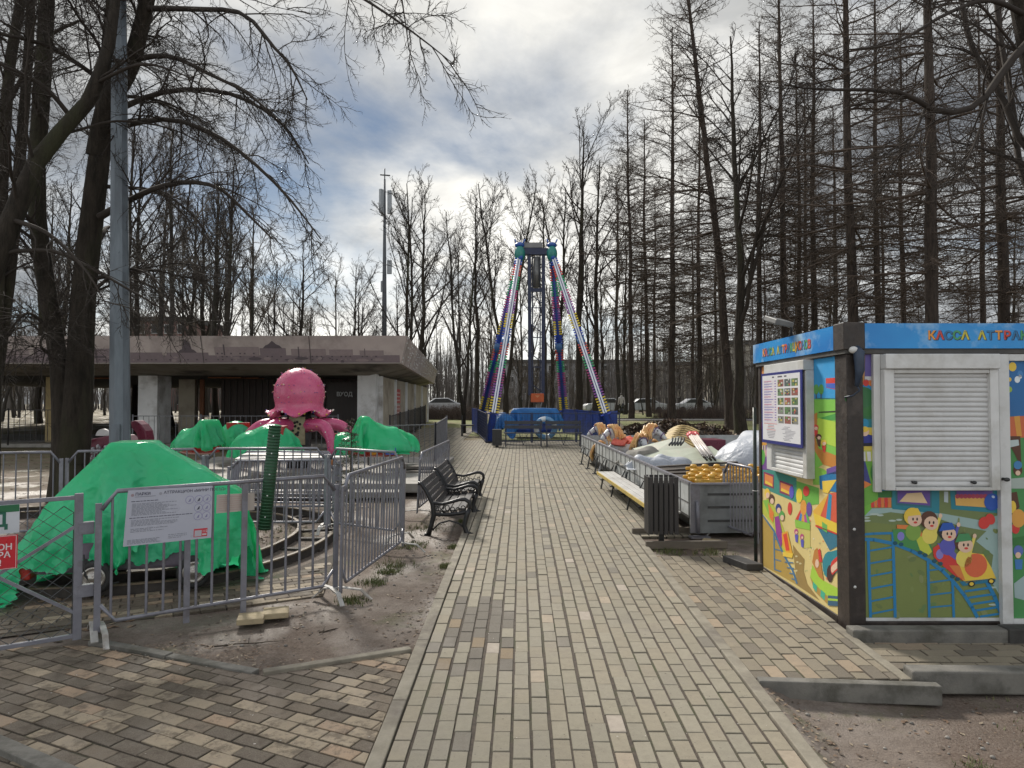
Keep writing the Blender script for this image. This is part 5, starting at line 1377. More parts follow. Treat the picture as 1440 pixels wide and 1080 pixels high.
t = thing('railway_track', 'looped miniature railway track with rusty rails on bare soil', 'railway track', (-5, 8.5, gz(8.5)))
for L_ in (outer, inner):
    mb = MB(); mb2 = MB()
    P_ = [V((p[0], p[1], gz(p[1]) + 0.06)) for p in L_]
    # vertical bar rail
    for arr, w_, z0, z1, target in ((P_, 0.012, -0.10, 0.0, mb2), (P_, 0.022, 0.0, 0.016, mb)):
        vs, fs = [], []
        for i in range(nO):
            tg = P_[(i + 1) % nO] - P_[i - 1]; tg /= np.linalg.norm(tg); nn = V((-tg[1], tg[0], 0)) * w_
            vs += [P_[i] + nn + V((0, 0, z0)), P_[i] - nn + V((0, 0, z0)), P_[i] - nn + V((0, 0, z1)), P_[i] + nn + V((0, 0, z1))]
        for i in range(nO):
            k, l = i * 4, ((i + 1) % nO) * 4
            for a, b in ((0, 1), (1, 2), (2, 3), (3, 0)): fs.append((k + a, l + a, l + b, k + b))
        target.add(vs, fs)
    r = mb.build('rail', M['rail'], t); mb2.build('rail_web', M['raildark'], r)
for i in range(0, nO, 6):
    mb = MB()
    a, b = outer[i], inner[i]; d = (b - a) * 0.08
    mb.beam((a[0] - d[0], a[1] - d[1], gz(a[1]) - 0.028), (b[0] + d[0], b[1] + d[1], gz(b[1]) - 0.028), 0.09, 0.05); mb.build('sleeper', M['raildark'], t)
# train under the sheet
ta = math.atan2(6.85 - 6.32, -2.95 + 4.7) ; TR = rotz(ta)
tc_ = V((-3.70, 6.70, gz(6.7)))
tv = thing('miniature_train', 'small covered train engine with chrome hubs on the miniature track', 'train', tuple(tc_), ta)
M['trainbody'] = mat('train_lilac', (0.16, 0.13, 0.17), (0.10, 0.09, 0.11), 6, 0.4); M['rubber'] = mat('tyre_black', (0.015, 0.015, 0.015), (0.025, 0.025, 0.025), 10, 0.7); M['chrome'] = mat('chrome_hub', (0.45, 0.43, 0.40), (0.30, 0.28, 0.25), 10, 0.3, metal=0.8); M['redpaint'] = mat('red_paint', (0.42, 0.03, 0.02), (0.30, 0.02, 0.015), 6, 0.35)
def tl(p): return tuple(TR @ V(p) + tc_)
mb = MB(); mb.obox(tl((0.10, 0.02, 0.42)), TR @ V((0.78, 0, 0)), TR @ V((0, 0.30, 0)), (0, 0, 0.22)); mb.build('body', M['trainbody'], tv, bevel=0.03)
mb = MB(); mb.obox(tl((0.02, 0.1, 0.98)), TR @ V((0.19, 0, 0)), TR @ V((0, 0.24, 0)), (0, 0, 0.30)); mb.build('cab', M['redpaint'], tv, bevel=0.03)
mb = MB(); mb.obox(tl((-0.85, 0, 0.22)), TR @ V((0.13, 0, 0)), TR @ V((0, 0.28, 0)), (0, 0, 0.06)); mb.build('bumper', M['redpaint'], tv, bevel=0.02)
mb = MB(); mb.obox(tl((-0.28, -0.31, 0.40)), TR @ V((0.12, 0, 0)), TR @ V((0, 0.012, 0)), (0, 0, 0.07)); mb.build('side_plate', M['trainbody'], tv)
for x, y in ((-0.20, -0.36), (0.62, -0.36), (-0.20, 0.36), (0.62, 0.36)):
    c = V(tl((x, y, 0.17))); d = TR @ V((0, 1, 0)); sg = -1 if y < 0 else 1
    def disc(prof):
        mb = MB(); vs = []; k = 22
        ex_, ez_ = TR @ V((1, 0, 0)), V((0, 0, 1))
        for r, o_ in prof:
            for j in range(k): a = 2 * PI * j / k; vs.append(c + d * sg * o_ + ex_ * r * math.cos(a) + ez_ * r * math.sin(a))
        fs = [(i * k + j, i * k + (j + 1) % k, (i + 1) * k + (j + 1) % k, (i + 1) * k + j) for i in range(len(prof) - 1) for j in range(k)]
        mb.add(vs, [f if sg > 0 else f[::-1] for f in fs], smooth=True); return mb
    wv = disc([(0.0, -0.05), (0.125, -0.05), (0.15, -0.03), (0.15, 0.02), (0.125, 0.035), (0.10, 0.03)]).build('wheel', M['rubber'], tv)
    disc([(0.10, 0.028), (0.095, 0.04), (0.08, 0.034), (0.05, 0.03), (0.035, 0.045), (0.0, 0.05)]).build('rim', M['chrome'], wv)
mb = MB(); mb.tube([tl((-0.28, -0.37, 0.38)), tl((-0.26, -0.40, 0.2)), tl((-0.18, -0.39, 0.08)), tl((0.0, -0.36, 0.12))], 0.008, 6); mb.build('hose', M['rubber'], tv)
def ramp_box(p, q_, hw, th_=0.03):
    p, q_ = V(p), V(q_); m_ = (p + q_) / 2; dx = q_ - p; L_ = np.linalg.norm(dx); ang = math.atan2(-(dx[2]), dx[0])
    Ry = np.array([[math.cos(ang), 0, math.sin(ang)], [0, 1, 0], [-math.sin(ang), 0, math.cos(ang)]])
    return ('box', V(tl(m_)), (L_ / 2, hw, th_), TR @ Ry)
cols = [('box', V(tl((0.10, 0.02, 0.42))), (0.80, 0.30, 0.20), TR), ('box', V(tl((0.02, 0.1, 1.02))), (0.21, 0.26, 0.32), TR),
        ramp_box((0.20, 0.06, 1.30), (1.0, 0.02, 0.80), 0.16), ramp_box((-0.66, 0.0, 0.74), (-0.16, 0.05, 1.28), 0.12), ('ell', V(tl((-0.42, 0, 0.5))), (0.30, 0.32, 0.28), TR),
        ('ell', V(tl((0.78, -0.05, 0.50))), (0.26, 0.34, 0.26), TR), ('box', V(tl((-0.85, 0, 0.22))), (0.13, 0.28, 0.06), TR), ('ell', V(tl((-0.05, -0.25, 0.72))), (0.16, 0.10, 0.10), TR)]
A = sheet(84, 62, 3.0, 2.2, tl((0.10, 0.03, 0)), TR, 1.42)
A = drape(A, cols, ground=gz(6.6), steps=110, iters=12, seed=3, bend=0.03, rough=0.012)
# the sheet hangs short of the ground on the near side: trim the hem above the wheels in scallops
keep_lo = []
mbt = MB(); n_, m_ = A.shape[:2]
fs = []
gzz = gz(6.5)
for i in range(n_ - 1):
    hem = 0.29 + 0.08 * math.sin(i * 0.36) + 0.05 * math.sin(i * 0.16 + 1)
    for j in range(m_ - 1):
        cc = (A[i, j] + A[i + 1, j] + A[i, j + 1] + A[i + 1, j + 1]) / 4
        loc = TR.T @ (cc - tc_)
        if loc[2] < hem and loc[1] < -0.15 and loc[0] > -0.80: continue
        if loc[0] < -1.12 or (loc[0] < -0.86 and (loc[1] > 0.12 or loc[1] < -0.42)): continue
        fs.append((i * m_ + j, i * m_ + j + 1, (i + 1) * m_ + j + 1, (i + 1) * m_ + j))
mbt.add(A.reshape(-1, 3), fs, smooth=True)
tarp = mbt.build('plastic_sheet', M['green']); md = tarp.modifiers.new('sub', 'SUBSURF'); md.levels = md.render_levels = 1
tag(tarp, 'big bright green plastic sheet draped over the miniature train engine', 'plastic sheet', 'green plastic sheets over the rides')
# maroon carriage behind the lamp post
M['maroon'] = mat('maroon_paint', (0.13, 0.008, 0.03), (0.10, 0.006, 0.025), 6, 0.35, c3=(0.07, 0.01, 0.02)); M['silver'] = mat('silver_ornament', (0.38, 0.38, 0.40), (0.22, 0.22, 0.24), 22, 0.35, metal=0.5, bmp=0.4, bscale=30)
D = 13.2
cz = gz(D)
t = thing('fairground_carriage', 'maroon fairground carriage with an arched tail and silver ornaments behind the lamp post', 'carriage', tuple(P(160, 690, D).xy) + (cz,))
def mp(x, y, d=D): return V(P(x, y, d))
mb = MB(); mb.prism([mp(119, 630), mp(122, 622), mp(130, 617), mp(154, 612), mp(176, 612), (mp(206, 640)), mp(206, 648), mp(119, 644)], (0, 0.35, 0)); mb.build('body', M['maroon'], t, bevel=0.02)
mb = MB(); arc = [mp(183, 593), mp(190, 591), mp(198, 597), mp(204, 606), mp(206, 618), mp(206, 636)]
for a, b in zip(arc[:-1], arc[1:]): pass
inn = [mp(194, 640), mp(194, 620), mp(191, 609), mp(185, 602)]
mb.prism(arc + inn, (0, 0.3, 0)); mb.build('arched_tail', M['maroon'], t, bevel=0.02)
mb = MB(); c = mp(142, 613); mb.prism([c + V((0.13 * math.cos(a), 0.05, 0.13 * math.sin(a))) for a in np.linspace(0, PI, 14)], (0, 0.06, 0)); mb.build('headrest', M['white'], t)
rng = random.Random(5); mb = MB()
for i in range(30):
    x, y = rng.uniform(118, 152), rng.uniform(628, 655); mb.ball(mp(x, y, D - 0.12 + rng.uniform(0, 0.1)), (rng.uniform(0.02, 0.06), 0.03, rng.uniform(0.02, 0.05)), 8, 6)
for x, y in ((123, 613), (126, 617), (121, 620), (131, 632), (139, 630)): mb.ball(mp(x, y, D - 0.08), 0.045, 8, 6)
mb.build('ornament', M['silver'], t)
# young fir
def fir(c, h, label):
    rng = random.Random(9); t = thing('young_fir', label, 'fir tree', tuple(c))
    mb = MB(); mb.tube([c, c + Vector((0.02, 0, h))], [0.022, 0.004], 6); mb.build('trunk', M['twig'], t)
    mb = MB()
    for i in range(80):
        f = i / 80; z = h * (0.1 + 0.88 * f); L = 0.27 * (1 - f) ** 0.8 * rng.uniform(0.55, 1.1) + 0.04
        for k in range(3):
            a = rng.uniform(0, 6.28); d = Vector((math.cos(a), math.sin(a), rng.uniform(-0.15, 0.35)))
            p0 = c + Vector((0, 0, z)); p1 = p0 + d * L
            for s in range(16):
                q = p0.lerp(p1, (s + 1) / 16); sd = Vector((rng.gauss(0, 1), rng.gauss(0, 1), rng.gauss(0, 0.6))).normalized() * 0.035; w_ = d * 0.006
                mb.add([q - w_, q + w_, q + sd + d * 0.02], [(0, 1, 2)], rng.choice([(0.02, 0.045, 0.02), (0.035, 0.06, 0.025), (0.06, 0.06, 0.03), (0.08, 0.055, 0.03)]))
    mb.build('crown', M['matte'], t)
fc = P(492, 700, 9.9); fc.z = gz(9.9); fir(fc, 1.45, 'small sparse young fir tree growing behind the barriers')
# ---------------------------------------------------------------- octopus ride
OD = 15.5
oc = P(420, 690, OD); oc.z = gz(OD)
M['octo'] = attr_mat('octopus_pink', 0.28, 0.25, dscale=6, dirtcol=(0.30, 0.02, 0.12), spec=0.6)
ot = thing('octopus_ride', 'pink octopus fairground ride with bulb studded head and drooping arms', 'ride', tuple(oc))
PK, PK2 = (0.60, 0.10, 0.21), (0.54, 0.075, 0.19)
ov = V(oc)
mb = MB(); k = 56
prof = [(0.0, 2.31), (0.10, 2.30), (0.24, 2.255), (0.36, 2.17), (0.455, 2.06), (0.52, 1.92), (0.54, 1.78), (0.535, 1.66), (0.515, 1.56), (0.505, 1.47), (0.535, 1.40), (0.60, 1.35), (0.66, 1.325), (0.67, 1.315), (0.60, 1.30), (0.48, 1.33)]
vs = []
for i, (r, z) in enumerate(prof):
    for j in range(k):
        a = 2 * PI * j / k; w = max(0, (i - 9) / 4.0); w = min(w, 1.0)
        wave = math.sin(6 * a + 0.6)
        vs.append(ov + V((r * (1 + 0.05 * w * wave) * math.cos(a), r * (1 + 0.05 * w * wave) * math.sin(a), z + 0.075 * w * wave)))
mb.add(vs, [(i * k + j, (i + 1) * k + j, (i + 1) * k + (j + 1) % k, i * k + (j + 1) % k) for i in range(len(prof) - 1) for j in range(k)], PK, smooth=True)
head = mb.build('head', M['octo'], ot)
rng = random.Random(2); mb = MB()
bc = [(0.7, 0.6, 0.35), (0.05, 0.05, 0.30), (0.65, 0.45, 0.05), (0.6, 0.1, 0.3), (0.15, 0.05, 0.25), (0.8, 0.75, 0.7)]
for _ in range(300):
    i = rng.choice([1, 2, 3, 4, 5, 5, 6, 6, 7, 8, 11, 11, 12, 12]); j = rng.randrange(k); p = vs[i * k + j]; n_ = p - ov - V((0, 0, 1.75)); n_ /= np.linalg.norm(n_)
    mb.ball(p + n_ * 0.006 + V((rng.gauss(0, 0.015), rng.gauss(0, 0.015), rng.gauss(0, 0.015))), rng.uniform(0.007, 0.012) if i < 10 else rng.uniform(0.014, 0.024), 6, 4, rng.choice(bc))
mb.build('bulbs', M['gloss'], head)
mb = MB(); mb.tube([ov + V((0, 0, 0.15)), ov + V((0, 0, 1.4))], 0.26, 12); mb.build('column', mat('dark_machinery', (0.03, 0.03, 0.035), (0.05, 0.05, 0.055), 8, 0.5), ot)
mb = MB(); mb.obox(ov + V((0.05, -0.30, 0.95)), (0.17, 0, 0), (0, 0.02, 0), (0, 0, 0.30)); mb.build('panel', mat('cream_panel', (0.36, 0.30, 0.20), (0.25, 0.2, 0.13), 9, 0.6), ot)
mb = MB()
for i in range(9): a = i * 0.7; mb.lathe([(0.0, -0.004), (0.03, 0.0), (0.028, 0.006)], ov + V((0.05 + 0.09 * math.cos(a) * (0.4 + 0.6 * (i % 2)), -0.324, 1.0 + 0.14 * math.sin(a))), 8, (0.02, 0.02, 0.02), axis='y')
mb.build('vents', M['matte'], ot)
arms = [(-118, 0.80), (-168, 0.78), (138, 0.8), (-37, 0.78), (9, 0.84), (72, 0.8)]
for i, (ad, s) in enumerate(arms):
    a = R_(ad); d = V((math.cos(a), math.sin(a), 0)); sd = V((-d[1], d[0], 0))
    zz = 1.05
    pts = catmull([tuple(ov + d * (0.22 * 1) + V((0, 0, zz))), tuple(ov + d * 0.6 * s + V((0, 0, zz + 0.03))), tuple(ov + d * 1.0 * s + sd * 0.05 + V((0, 0, zz + 0.0))), tuple(ov + d * 1.30 * s + sd * 0.02 + V((0, 0, zz - 0.18))), tuple(ov + d * 1.52 * s - sd * 0.04 + V((0, 0, zz - 0.42))), tuple(ov + d * 1.50 * s - sd * 0.06 + V((0, 0, zz - 0.68)))], 5, False)
    n_ = len(pts); mb = MB(); mb.tube(pts, [0.15 - 0.06 * j / n_ for j in range(n_)], 12, col=PK2)
    arm = mb.build('arm', M['octo'], ot)
    mb = MB()
    for _ in range(34):
        j = rng.randrange(1, n_); aa = rng.uniform(0, 6.28); mb.ball(pts[j] + V((math.cos(aa) * sd[0], math.cos(aa) * sd[1], math.sin(aa))) * (0.148 - 0.06 * j / n_), rng.uniform(0.012, 0.02), 6, 4, rng.choice(bc))
    mb.build('bulbs', M['gloss'], arm)
    if ad == -37: mb = MB(); mb.ball(pts[-1] + V((0, -0.02, -0.02)), (0.14, 0.13, 0.12), 10, 8, (0.62, 0.20, 0.02)); mb.build('cap', M['gloss'], arm)
# octopus cars: open boats under plastic sheets
def make_car():
    t = thing('ride_car', '', 'ride car')
    mb = MB(); pts = []
    A = []
    for i in range(13):
        f = i / 12; x = -0.55 + 1.1 * f; w = 0.36 * math.sin(PI * min(1, 0.12 + 0.88 * f)) ** 0.5 if f < 1 else 0.02
        w = 0.36 * (1 - abs(2 * f - 1) ** 3) + 0.03
        A.append([(x, w * math.cos(b), 0.33 - 0.18 * math.sin(b) + 0.06 * abs(2 * f - 1) ** 2) for b in np.linspace(0, PI, 11)])
    mb.grid(np.array(A), (0.45, 0.03, 0.02)); mb.build('hull', M['gloss'], t, local=True)
    mb = MB(); mb.obox((0.15, -0.362, 0.28), (0.09, 0, 0), (0, 0.012, 0), (0, 0, 0.06), (0.03, 0.10, 0.45)); mb.ball((-0.15, -0.35, 0.27), (0.07, 0.02, 0.06), 10, 6, (0.6, 0.25, 0.02)); mb.build('badge', M['gloss'], t, local=True)
    mb = MB(); mb.box((-0.28, 0, 0.52), (0.12, 0.5, 0.5)); mb.box((0.05, 0, 0.36), (0.5, 0.5, 0.06)); mb.build('seat', M['redpaint'], t, local=True)
    return t
I3 = np.eye(3)
cc1 = [('box', V((-0.28, 0, 0.52)), (0.07, 0.26, 0.30), I3), ('ell', V((0, 0, 0.34)), (0.56, 0.40, 0.20), I3), ('ell', V((0.28, 0.02, 0.45)), (0.10, 0.22, 0.20), I3)]
cc2 = [('ell', V((-0.1, 0, 0.42)), (0.42, 0.36, 0.42), I3), ('ell', V((0.2, 0, 0.36)), (0.40, 0.36, 0.36), I3)]
S1 = drape(sheet(40, 36, 1.7, 1.35, (0, 0, 0), I3, 0.92), cc1, ground=0.02, steps=90, iters=8, seed=1, bend=0.03, rough=0.012)
S2 = drape(sheet(40, 36, 1.65, 1.35, (0, 0, 0), I3, 0.92), cc2, ground=0.02, steps=90, iters=8, seed=2, bend=0.03, rough=0.012)
def tuck(S, zmin, pull=0.75):
    S = S.copy(); low = S[..., 2] < zmin
    f = np.clip((zmin - S[..., 2]) / zmin, 0, 1)
    S[..., 0] *= 1 - (1 - pull) * f; S[..., 1] *= 1 - (1 - pull) * f; S[..., 2] = np.where(low, zmin - (zmin - S[..., 2]) * 0.25, S[..., 2])
    return S
S1, S2 = tuck(S1, 0.26), tuck(S2, 0.24)
car = make_car()
cov1 = cloth_obj('plastic_sheet', S1, M['green'], sub=1, thick=0.003); cov2 = cloth_obj('plastic_sheet', S2, M['green'], sub=1, thick=0.003)
spots = [((278, 15.2), 2.9, 1, 1.0, 'angular'), ((330, 16.6), 2.2, 2, 1.0, ''), ((374, 13.8), 3.3, 2, 1.08, ''), ((533, 14.4), 0.35, 1, 1.12, ''), ((560, 15.6), 0.9, 2, 0.85, ''), ((487, 14.9), -0.7, 2, 0.8, '')]
carl = ['red ride car at the far left arm of the pink octopus', 'red ride car behind the left arms of the pink octopus', 'red ride car in front of the octopus left of its column', 'red ride car with blue badge right of the little fir', 'small ride car at the end of the octopus right arm', 'small ride car tucked between octopus column and little fir']
covl = ['crumpled green sheet peaked over a tall seat left of the octopus', 'rounded green sheet on the car behind the octopus arms', 'wide smooth green sheet on the car before the octopus', 'tall folded green sheet on the red car right of the fir', 'bunched green sheet on the last car at the right', 'green sheet half hidden behind the young fir']
for i, ((px, d), rz, cv, s, _) in enumerate(spots):
    p = P(px, 640, d); p.z = gz(d) + 0.30
    o = car if i == 0 else dup(car)
    o.location = p; o.rotation_euler = (0, 0, rz); o.scale = (s,) * 3; o['label'] = carl[i]; o['group'] = 'cars of the octopus ride'; o['category'] = 'ride car'
    src = cov1 if cv == 1 else cov2
    c = src if i in (0, 1) else src.copy()
    if i not in (0, 1): COL.objects.link(c)
    c.location = p; c.rotation_euler = (0, 0, rz); c.scale = (s, s, s * (1.08 if cv == 1 else 0.95)); tag(c, covl[i], 'plastic sheet', 'green plastic sheets over the rides')
# platform and steps of the octopus ride
M['deck'] = mat('pale_deck', (0.30, 0.285, 0.26), (0.22, 0.205, 0.185), 5, 0.75, bmp=0.2, c3=(0.14, 0.125, 0.105), s3=2)
mb = MB(); mb.box((oc.x, oc.y, oc.z + 0.06), (6.2, 6.2, 0.16)); mb.box((oc.x + 0.0, oc.y - 3.35, oc.z + 0.0), (5.6, 0.45, 0.10)); o = mb.build('ride_platform', M['deck'], bevel=0.01); tag(o, 'pale square platform under the octopus ride', 'platform')
mb = MB()
a = G(584, 680)
for i in range(4): mb.box((a.x + 0.02 * i, a.y + 0.3 + 0.18 * i, a.z + 0.03 + 0.075 * i), (0.85, 0.9 - 0.12 * i, 0.06))
o = mb.build('steps', mat('worn_planks', (0.17, 0.15, 0.13), (0.10, 0.09, 0.08), 7, 0.85, bmp=0.3, stretch=(1, 6, 1)), bevel=0.006); tag(o, 'grey plank steps up to the octopus platform beside the benches', 'steps')
# fences round the octopus and the pavilion
def picket(name, label, a, b, Ht, m, pitch=0.12, posts=2.0, r=0.008, group='picket fences', cat='fence', zb=0.08):
    a, b = Vector(a), Vector(b); L = (b - a).length
    t = thing(name, label, cat, tuple(a), 0, group); e = (b - a) / L
    mb = MB(); u = Vector((0, 0, 1))
    mb.beam(a + u * Ht, b + u * Ht, 0.022, 0.022); mb.beam(a + u * zb, b + u * zb, 0.022, 0.022); mb.build('rails', m, t)
    mb = MB(); n = int(L / pitch)
    for i in range(n + 1): q = a + e * (L * i / n); mb.tube([q + u * zb, q + u * Ht], r, 5, caps=False)
    mb.build('pickets', m, t)
    n = max(1, round(L / posts))
    for i in range(n + 1):
        q = a + e * (L * i / n); mb = MB(); mb.tube([q - u * 0.05, q + u * (Ht + 0.05)], 0.026, 6); mb.build('post', m, t)
    return t
M['greyfence'] = mat('grey_fence_paint', (0.14, 0.14, 0.155), (0.10, 0.10, 0.11), 8, 0.5); M['blackfence'] = mat('black_fence_paint', (0.018, 0.018, 0.02), (0.03, 0.027, 0.025), 8, 0.55)
a, b = G(518, 662), G(612, 655)
picket('picket_fence', 'grey picket fence in front of the right hand octopus cars', a, b, 1.0, M['greyfence'], 0.14)
c = G(628, 634)
picket('picket_fence', 'short grey fence run going back from the steps to the plaza', b, c, 1.0, M['greyfence'], 0.2, 5)
picket('picket_fence', 'grey picket fence along the side wall of the pavilion', P(548, 640, 22.0).xy.to_3d() + Vector((0, 0, gz(22))), P(598, 600, 36).xy.to_3d() + Vector((0, 0, gz(36))), 1.0, M['blackfence'], 0.2, 3)
picket('picket_fence', 'dark railing in front of the open hall between the pavilion columns', P(186, 640, 21).xy.to_3d() + Vector((0, 0, gz(21))), P(475, 640, 21).xy.to_3d() + Vector((0, 0, gz(21))), 1.05, M['greyfence'], 0.16, 2.4)
picket('picket_fence', 'black iron railing left of the forked tree', P(-60, 640, 22).xy.to_3d() + Vector((0, 0, gz(22) + 0.15)), P(82, 640, 22).xy.to_3d() + Vector((0, 0, gz(22) + 0.15)), 1.05, M['blackfence'], 0.17, 1.6, 0.01)
# ---------------------------------------------------------------- pavilion
PD = 20.0
pv0 = P(572, 700, PD); gp0 = gz(PD)
pv = thing('pavilion', 'long flat roofed pavilion with skyline print on its fascia and pale columns', 'pavilion', (pv0.x - 8, PD, gp0))
M['fascia'] = mat('pavilion_fascia', (0.43, 0.365, 0.34), (0.36, 0.305, 0.285), 1.5, 0.75, bmp=0.08, c3=(0.24, 0.20, 0.185), s3=0.8)
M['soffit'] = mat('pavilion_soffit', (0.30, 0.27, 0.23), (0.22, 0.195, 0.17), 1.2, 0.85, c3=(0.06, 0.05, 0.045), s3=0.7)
M['column'] = mat('white_column', (0.66, 0.66, 0.66), (0.56, 0.56, 0.56), 2.5, 0.75, c3=(0.30, 0.28, 0.26), s3=1.2)
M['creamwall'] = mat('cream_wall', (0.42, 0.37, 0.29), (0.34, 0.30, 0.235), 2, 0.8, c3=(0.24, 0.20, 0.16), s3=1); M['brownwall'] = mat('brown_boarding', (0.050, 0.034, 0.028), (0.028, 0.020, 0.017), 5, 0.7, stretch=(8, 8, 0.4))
tl_, bl_ = V(P(572, 472, PD)), V(P(563.5, 511, PD + 0.25))
sdir = V((-0.077, 1, 0)); sdir /= np.linalg.norm(sdir)
ztop, zbot = tl_[2], bl_[2]
far = tl_ + sdir * 21.2; farb = bl_ + sdir * 21.0
LX = -26
lt, lb = V((LX, tl_[1], ztop)), V((LX, bl_[1], zbot))
mb = MB()
dn = V((0, 0.12, 0))
mb.prism([lt, tl_, bl_, lb], dn); mb.build('fascia_front', M['fascia'], pv)
mb = MB(); mb.prism([tl_ + V((0.002, 0.001, 0)), far, farb, bl_ + V((0.002, 0.001, 0))], (-0.12, 0.0, 0)); mb.build('fascia_side', M['fascia'], pv)
# skyline print
nF = np.cross(tl_ - lt, tl_ - bl_); nF /= np.linalg.norm(nF)
if nF[1] > 0: nF = -nF
evF = (tl_ - bl_); evF = evF - V((1, 0, 0)) * evF[0]; evF /= np.linalg.norm(evF)
A = Art(lb + nF * 0.004, V((1, 0, 0)), evF, nF, 0.0015)
FL = bl_[0] - LX; FH = np.linalg.norm((tl_ - bl_)[1:])
rng = random.Random(8)
c1, c2, c3 = (0.185, 0.145, 0.155), (0.095, 0.075, 0.085), (0.25, 0.20, 0.20)
A.rect(0.02, 0.03, FL - 0.02, 0.30 * FH, c1, 1)
x = 0.1
while x < FL - 1.0:
    w = rng.uniform(0.5, 1.6); h = rng.uniform(0.40, 0.62) * FH; A.rect(x, 0.28 * FH, min(x + w, FL - 0.1), h, rng.choice((c1, c3, c1)), 2)
    n = int(w / 0.13)
    for i in range(n):
        for r in range(int(h / FH * 7) - 1):
            if rng.random() < 0.8: A.rect(x + 0.05 + i * 0.13, (0.10 + r * 0.125) * FH * 0.9 + 0.02, x + 0.10 + i * 0.13, (0.16 + r * 0.125) * FH * 0.9 + 0.02, rng.choice((c2, c2, c3)), 3)
    if rng.random() < 0.30:
        cx = x + w / 2; tp_ = rng.uniform(0.75, 0.95) * FH
        A.poly([(cx - 0.28, h * 0.99), (cx - 0.2, h + 0.08), (cx - 0.14, h + 0.10), (cx - 0.10, tp_ * 0.86), (cx, tp_), (cx + 0.10, tp_ * 0.86), (cx + 0.14, h + 0.10), (cx + 0.2, h + 0.08), (cx + 0.28, h * 0.99)], c2, 4)
    if rng.random() < 0.4: A.rect(x + w * 0.2, h * 0.5, x + w * 0.23, h * 1.15, c2, 4)
    x += w + rng.uniform(-0.05, 0.25)
for i in range(60): A.ell(rng.uniform(0.2, FL - 0.3), rng.uniform(0.06, 0.28) * FH, rng.uniform(0.05, 0.2), rng.uniform(0.02, 0.06), rng.choice((c2, c1, c3)), 4 + i * 0.01, 10)
for u in np.arange(1.5, FL, 3.08): A.rect(u, 0.0, u + 0.02, FH, (0.06, 0.05, 0.05), 6)
A.rect(0, 0.0, FL, 0.025, (0.30, 0.27, 0.25), 6); A.build('skyline_print', M['matte'], pv)
nS = np.cross(far - tl_, V((0, 0, 1))); nS /= np.linalg.norm(nS)
if nS[0] < 0: nS = -nS
mb = MB(); rng = random.Random(4)
for i in range(30):
    for r in range(7):
        if rng.random() < 0.6:
            f = (i + rng.uniform(0.2, 0.8)) / 30; g = (r + 0.5 + rng.uniform(-0.3, 0.3)) / 7
            p = (tl_ * (1 - f) + far * f) * g + (bl_ * (1 - f) + farb * f) * (1 - g); mb.ball(p + nS * 0.02, 0.022, 5, 3, (0.6, 0.6, 0.6))
mb.build('studs', M['matte'], pv)
# soffit, roof, lintel
ci = V(P(515, 528, 22.4)); zi = ci[2]
inl, inr, inf = V((LX, 22.3, zi)), V((bl_[0] - 1.35, 22.3, zi)), V(farb) + V((-1.35, -0.2, zi - zbot))
mb = MB(); mb.add([lb + V((0, 0.13, 0.004)), bl_ + V((-0.13, 0.13, 0.004)), inr, inl], [(0, 3, 2, 1)]); mb.add([bl_ + V((-0.13, 0.13, 0.004)), farb + V((-0.13, 0, 0.004)), inf, inr], [(0, 3, 2, 1)]); mb.build('soffit', M['soffit'], pv)
mb = MB(); mb.prism([lt + V((0, 0.1, -0.08)), tl_ + V((-0.1, 0.1, -0.08)), far + V((-0.1, 0, -0.08)), V((LX, far[1], ztop - 0.08))], (0, 0, 0.05)); mb.build('roof', M['roofing'], pv)
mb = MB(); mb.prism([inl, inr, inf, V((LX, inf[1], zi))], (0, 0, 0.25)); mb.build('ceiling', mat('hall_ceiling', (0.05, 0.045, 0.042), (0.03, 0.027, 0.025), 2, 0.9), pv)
gb = gp0 + 0.05
mb = MB(); mb.box(((LX + inr[0]) / 2, 31.5, gb + 0.05), (inr[0] - LX, 18.0, 0.12)); mb.build('floor_slab', M['deck'], pv)
def colm(px, d, w, dd, m, nm='column'):
    c = P(px, 600, d); mb = MB(); mb.box((c.x, d + dd / 2, (gb + zi + 0.05) / 2), (w, dd, zi + 0.05 - gb)); mb.build(nm, m, pv, bevel=0.01)
colm(515, 22.4, 0.58, 0.5, M['column']); colm(207, 22.4, 0.62, 0.9, M['column']); colm(72, 23.5, 0.42, 0.4, mat('yellow_column', (0.42, 0.32, 0.16), (0.34, 0.26, 0.13), 3, 0.8)); colm(-90, 22.4, 0.62, 0.6, M['column'])
colm(262, 26.0, 0.6, 0.3, M['creamwall'], 'wall_pier'); colm(283, 25.9, 0.16, 0.1, mat('rust_pier', (0.20, 0.075, 0.03), None, 4, 0.7), 'wall_pier')
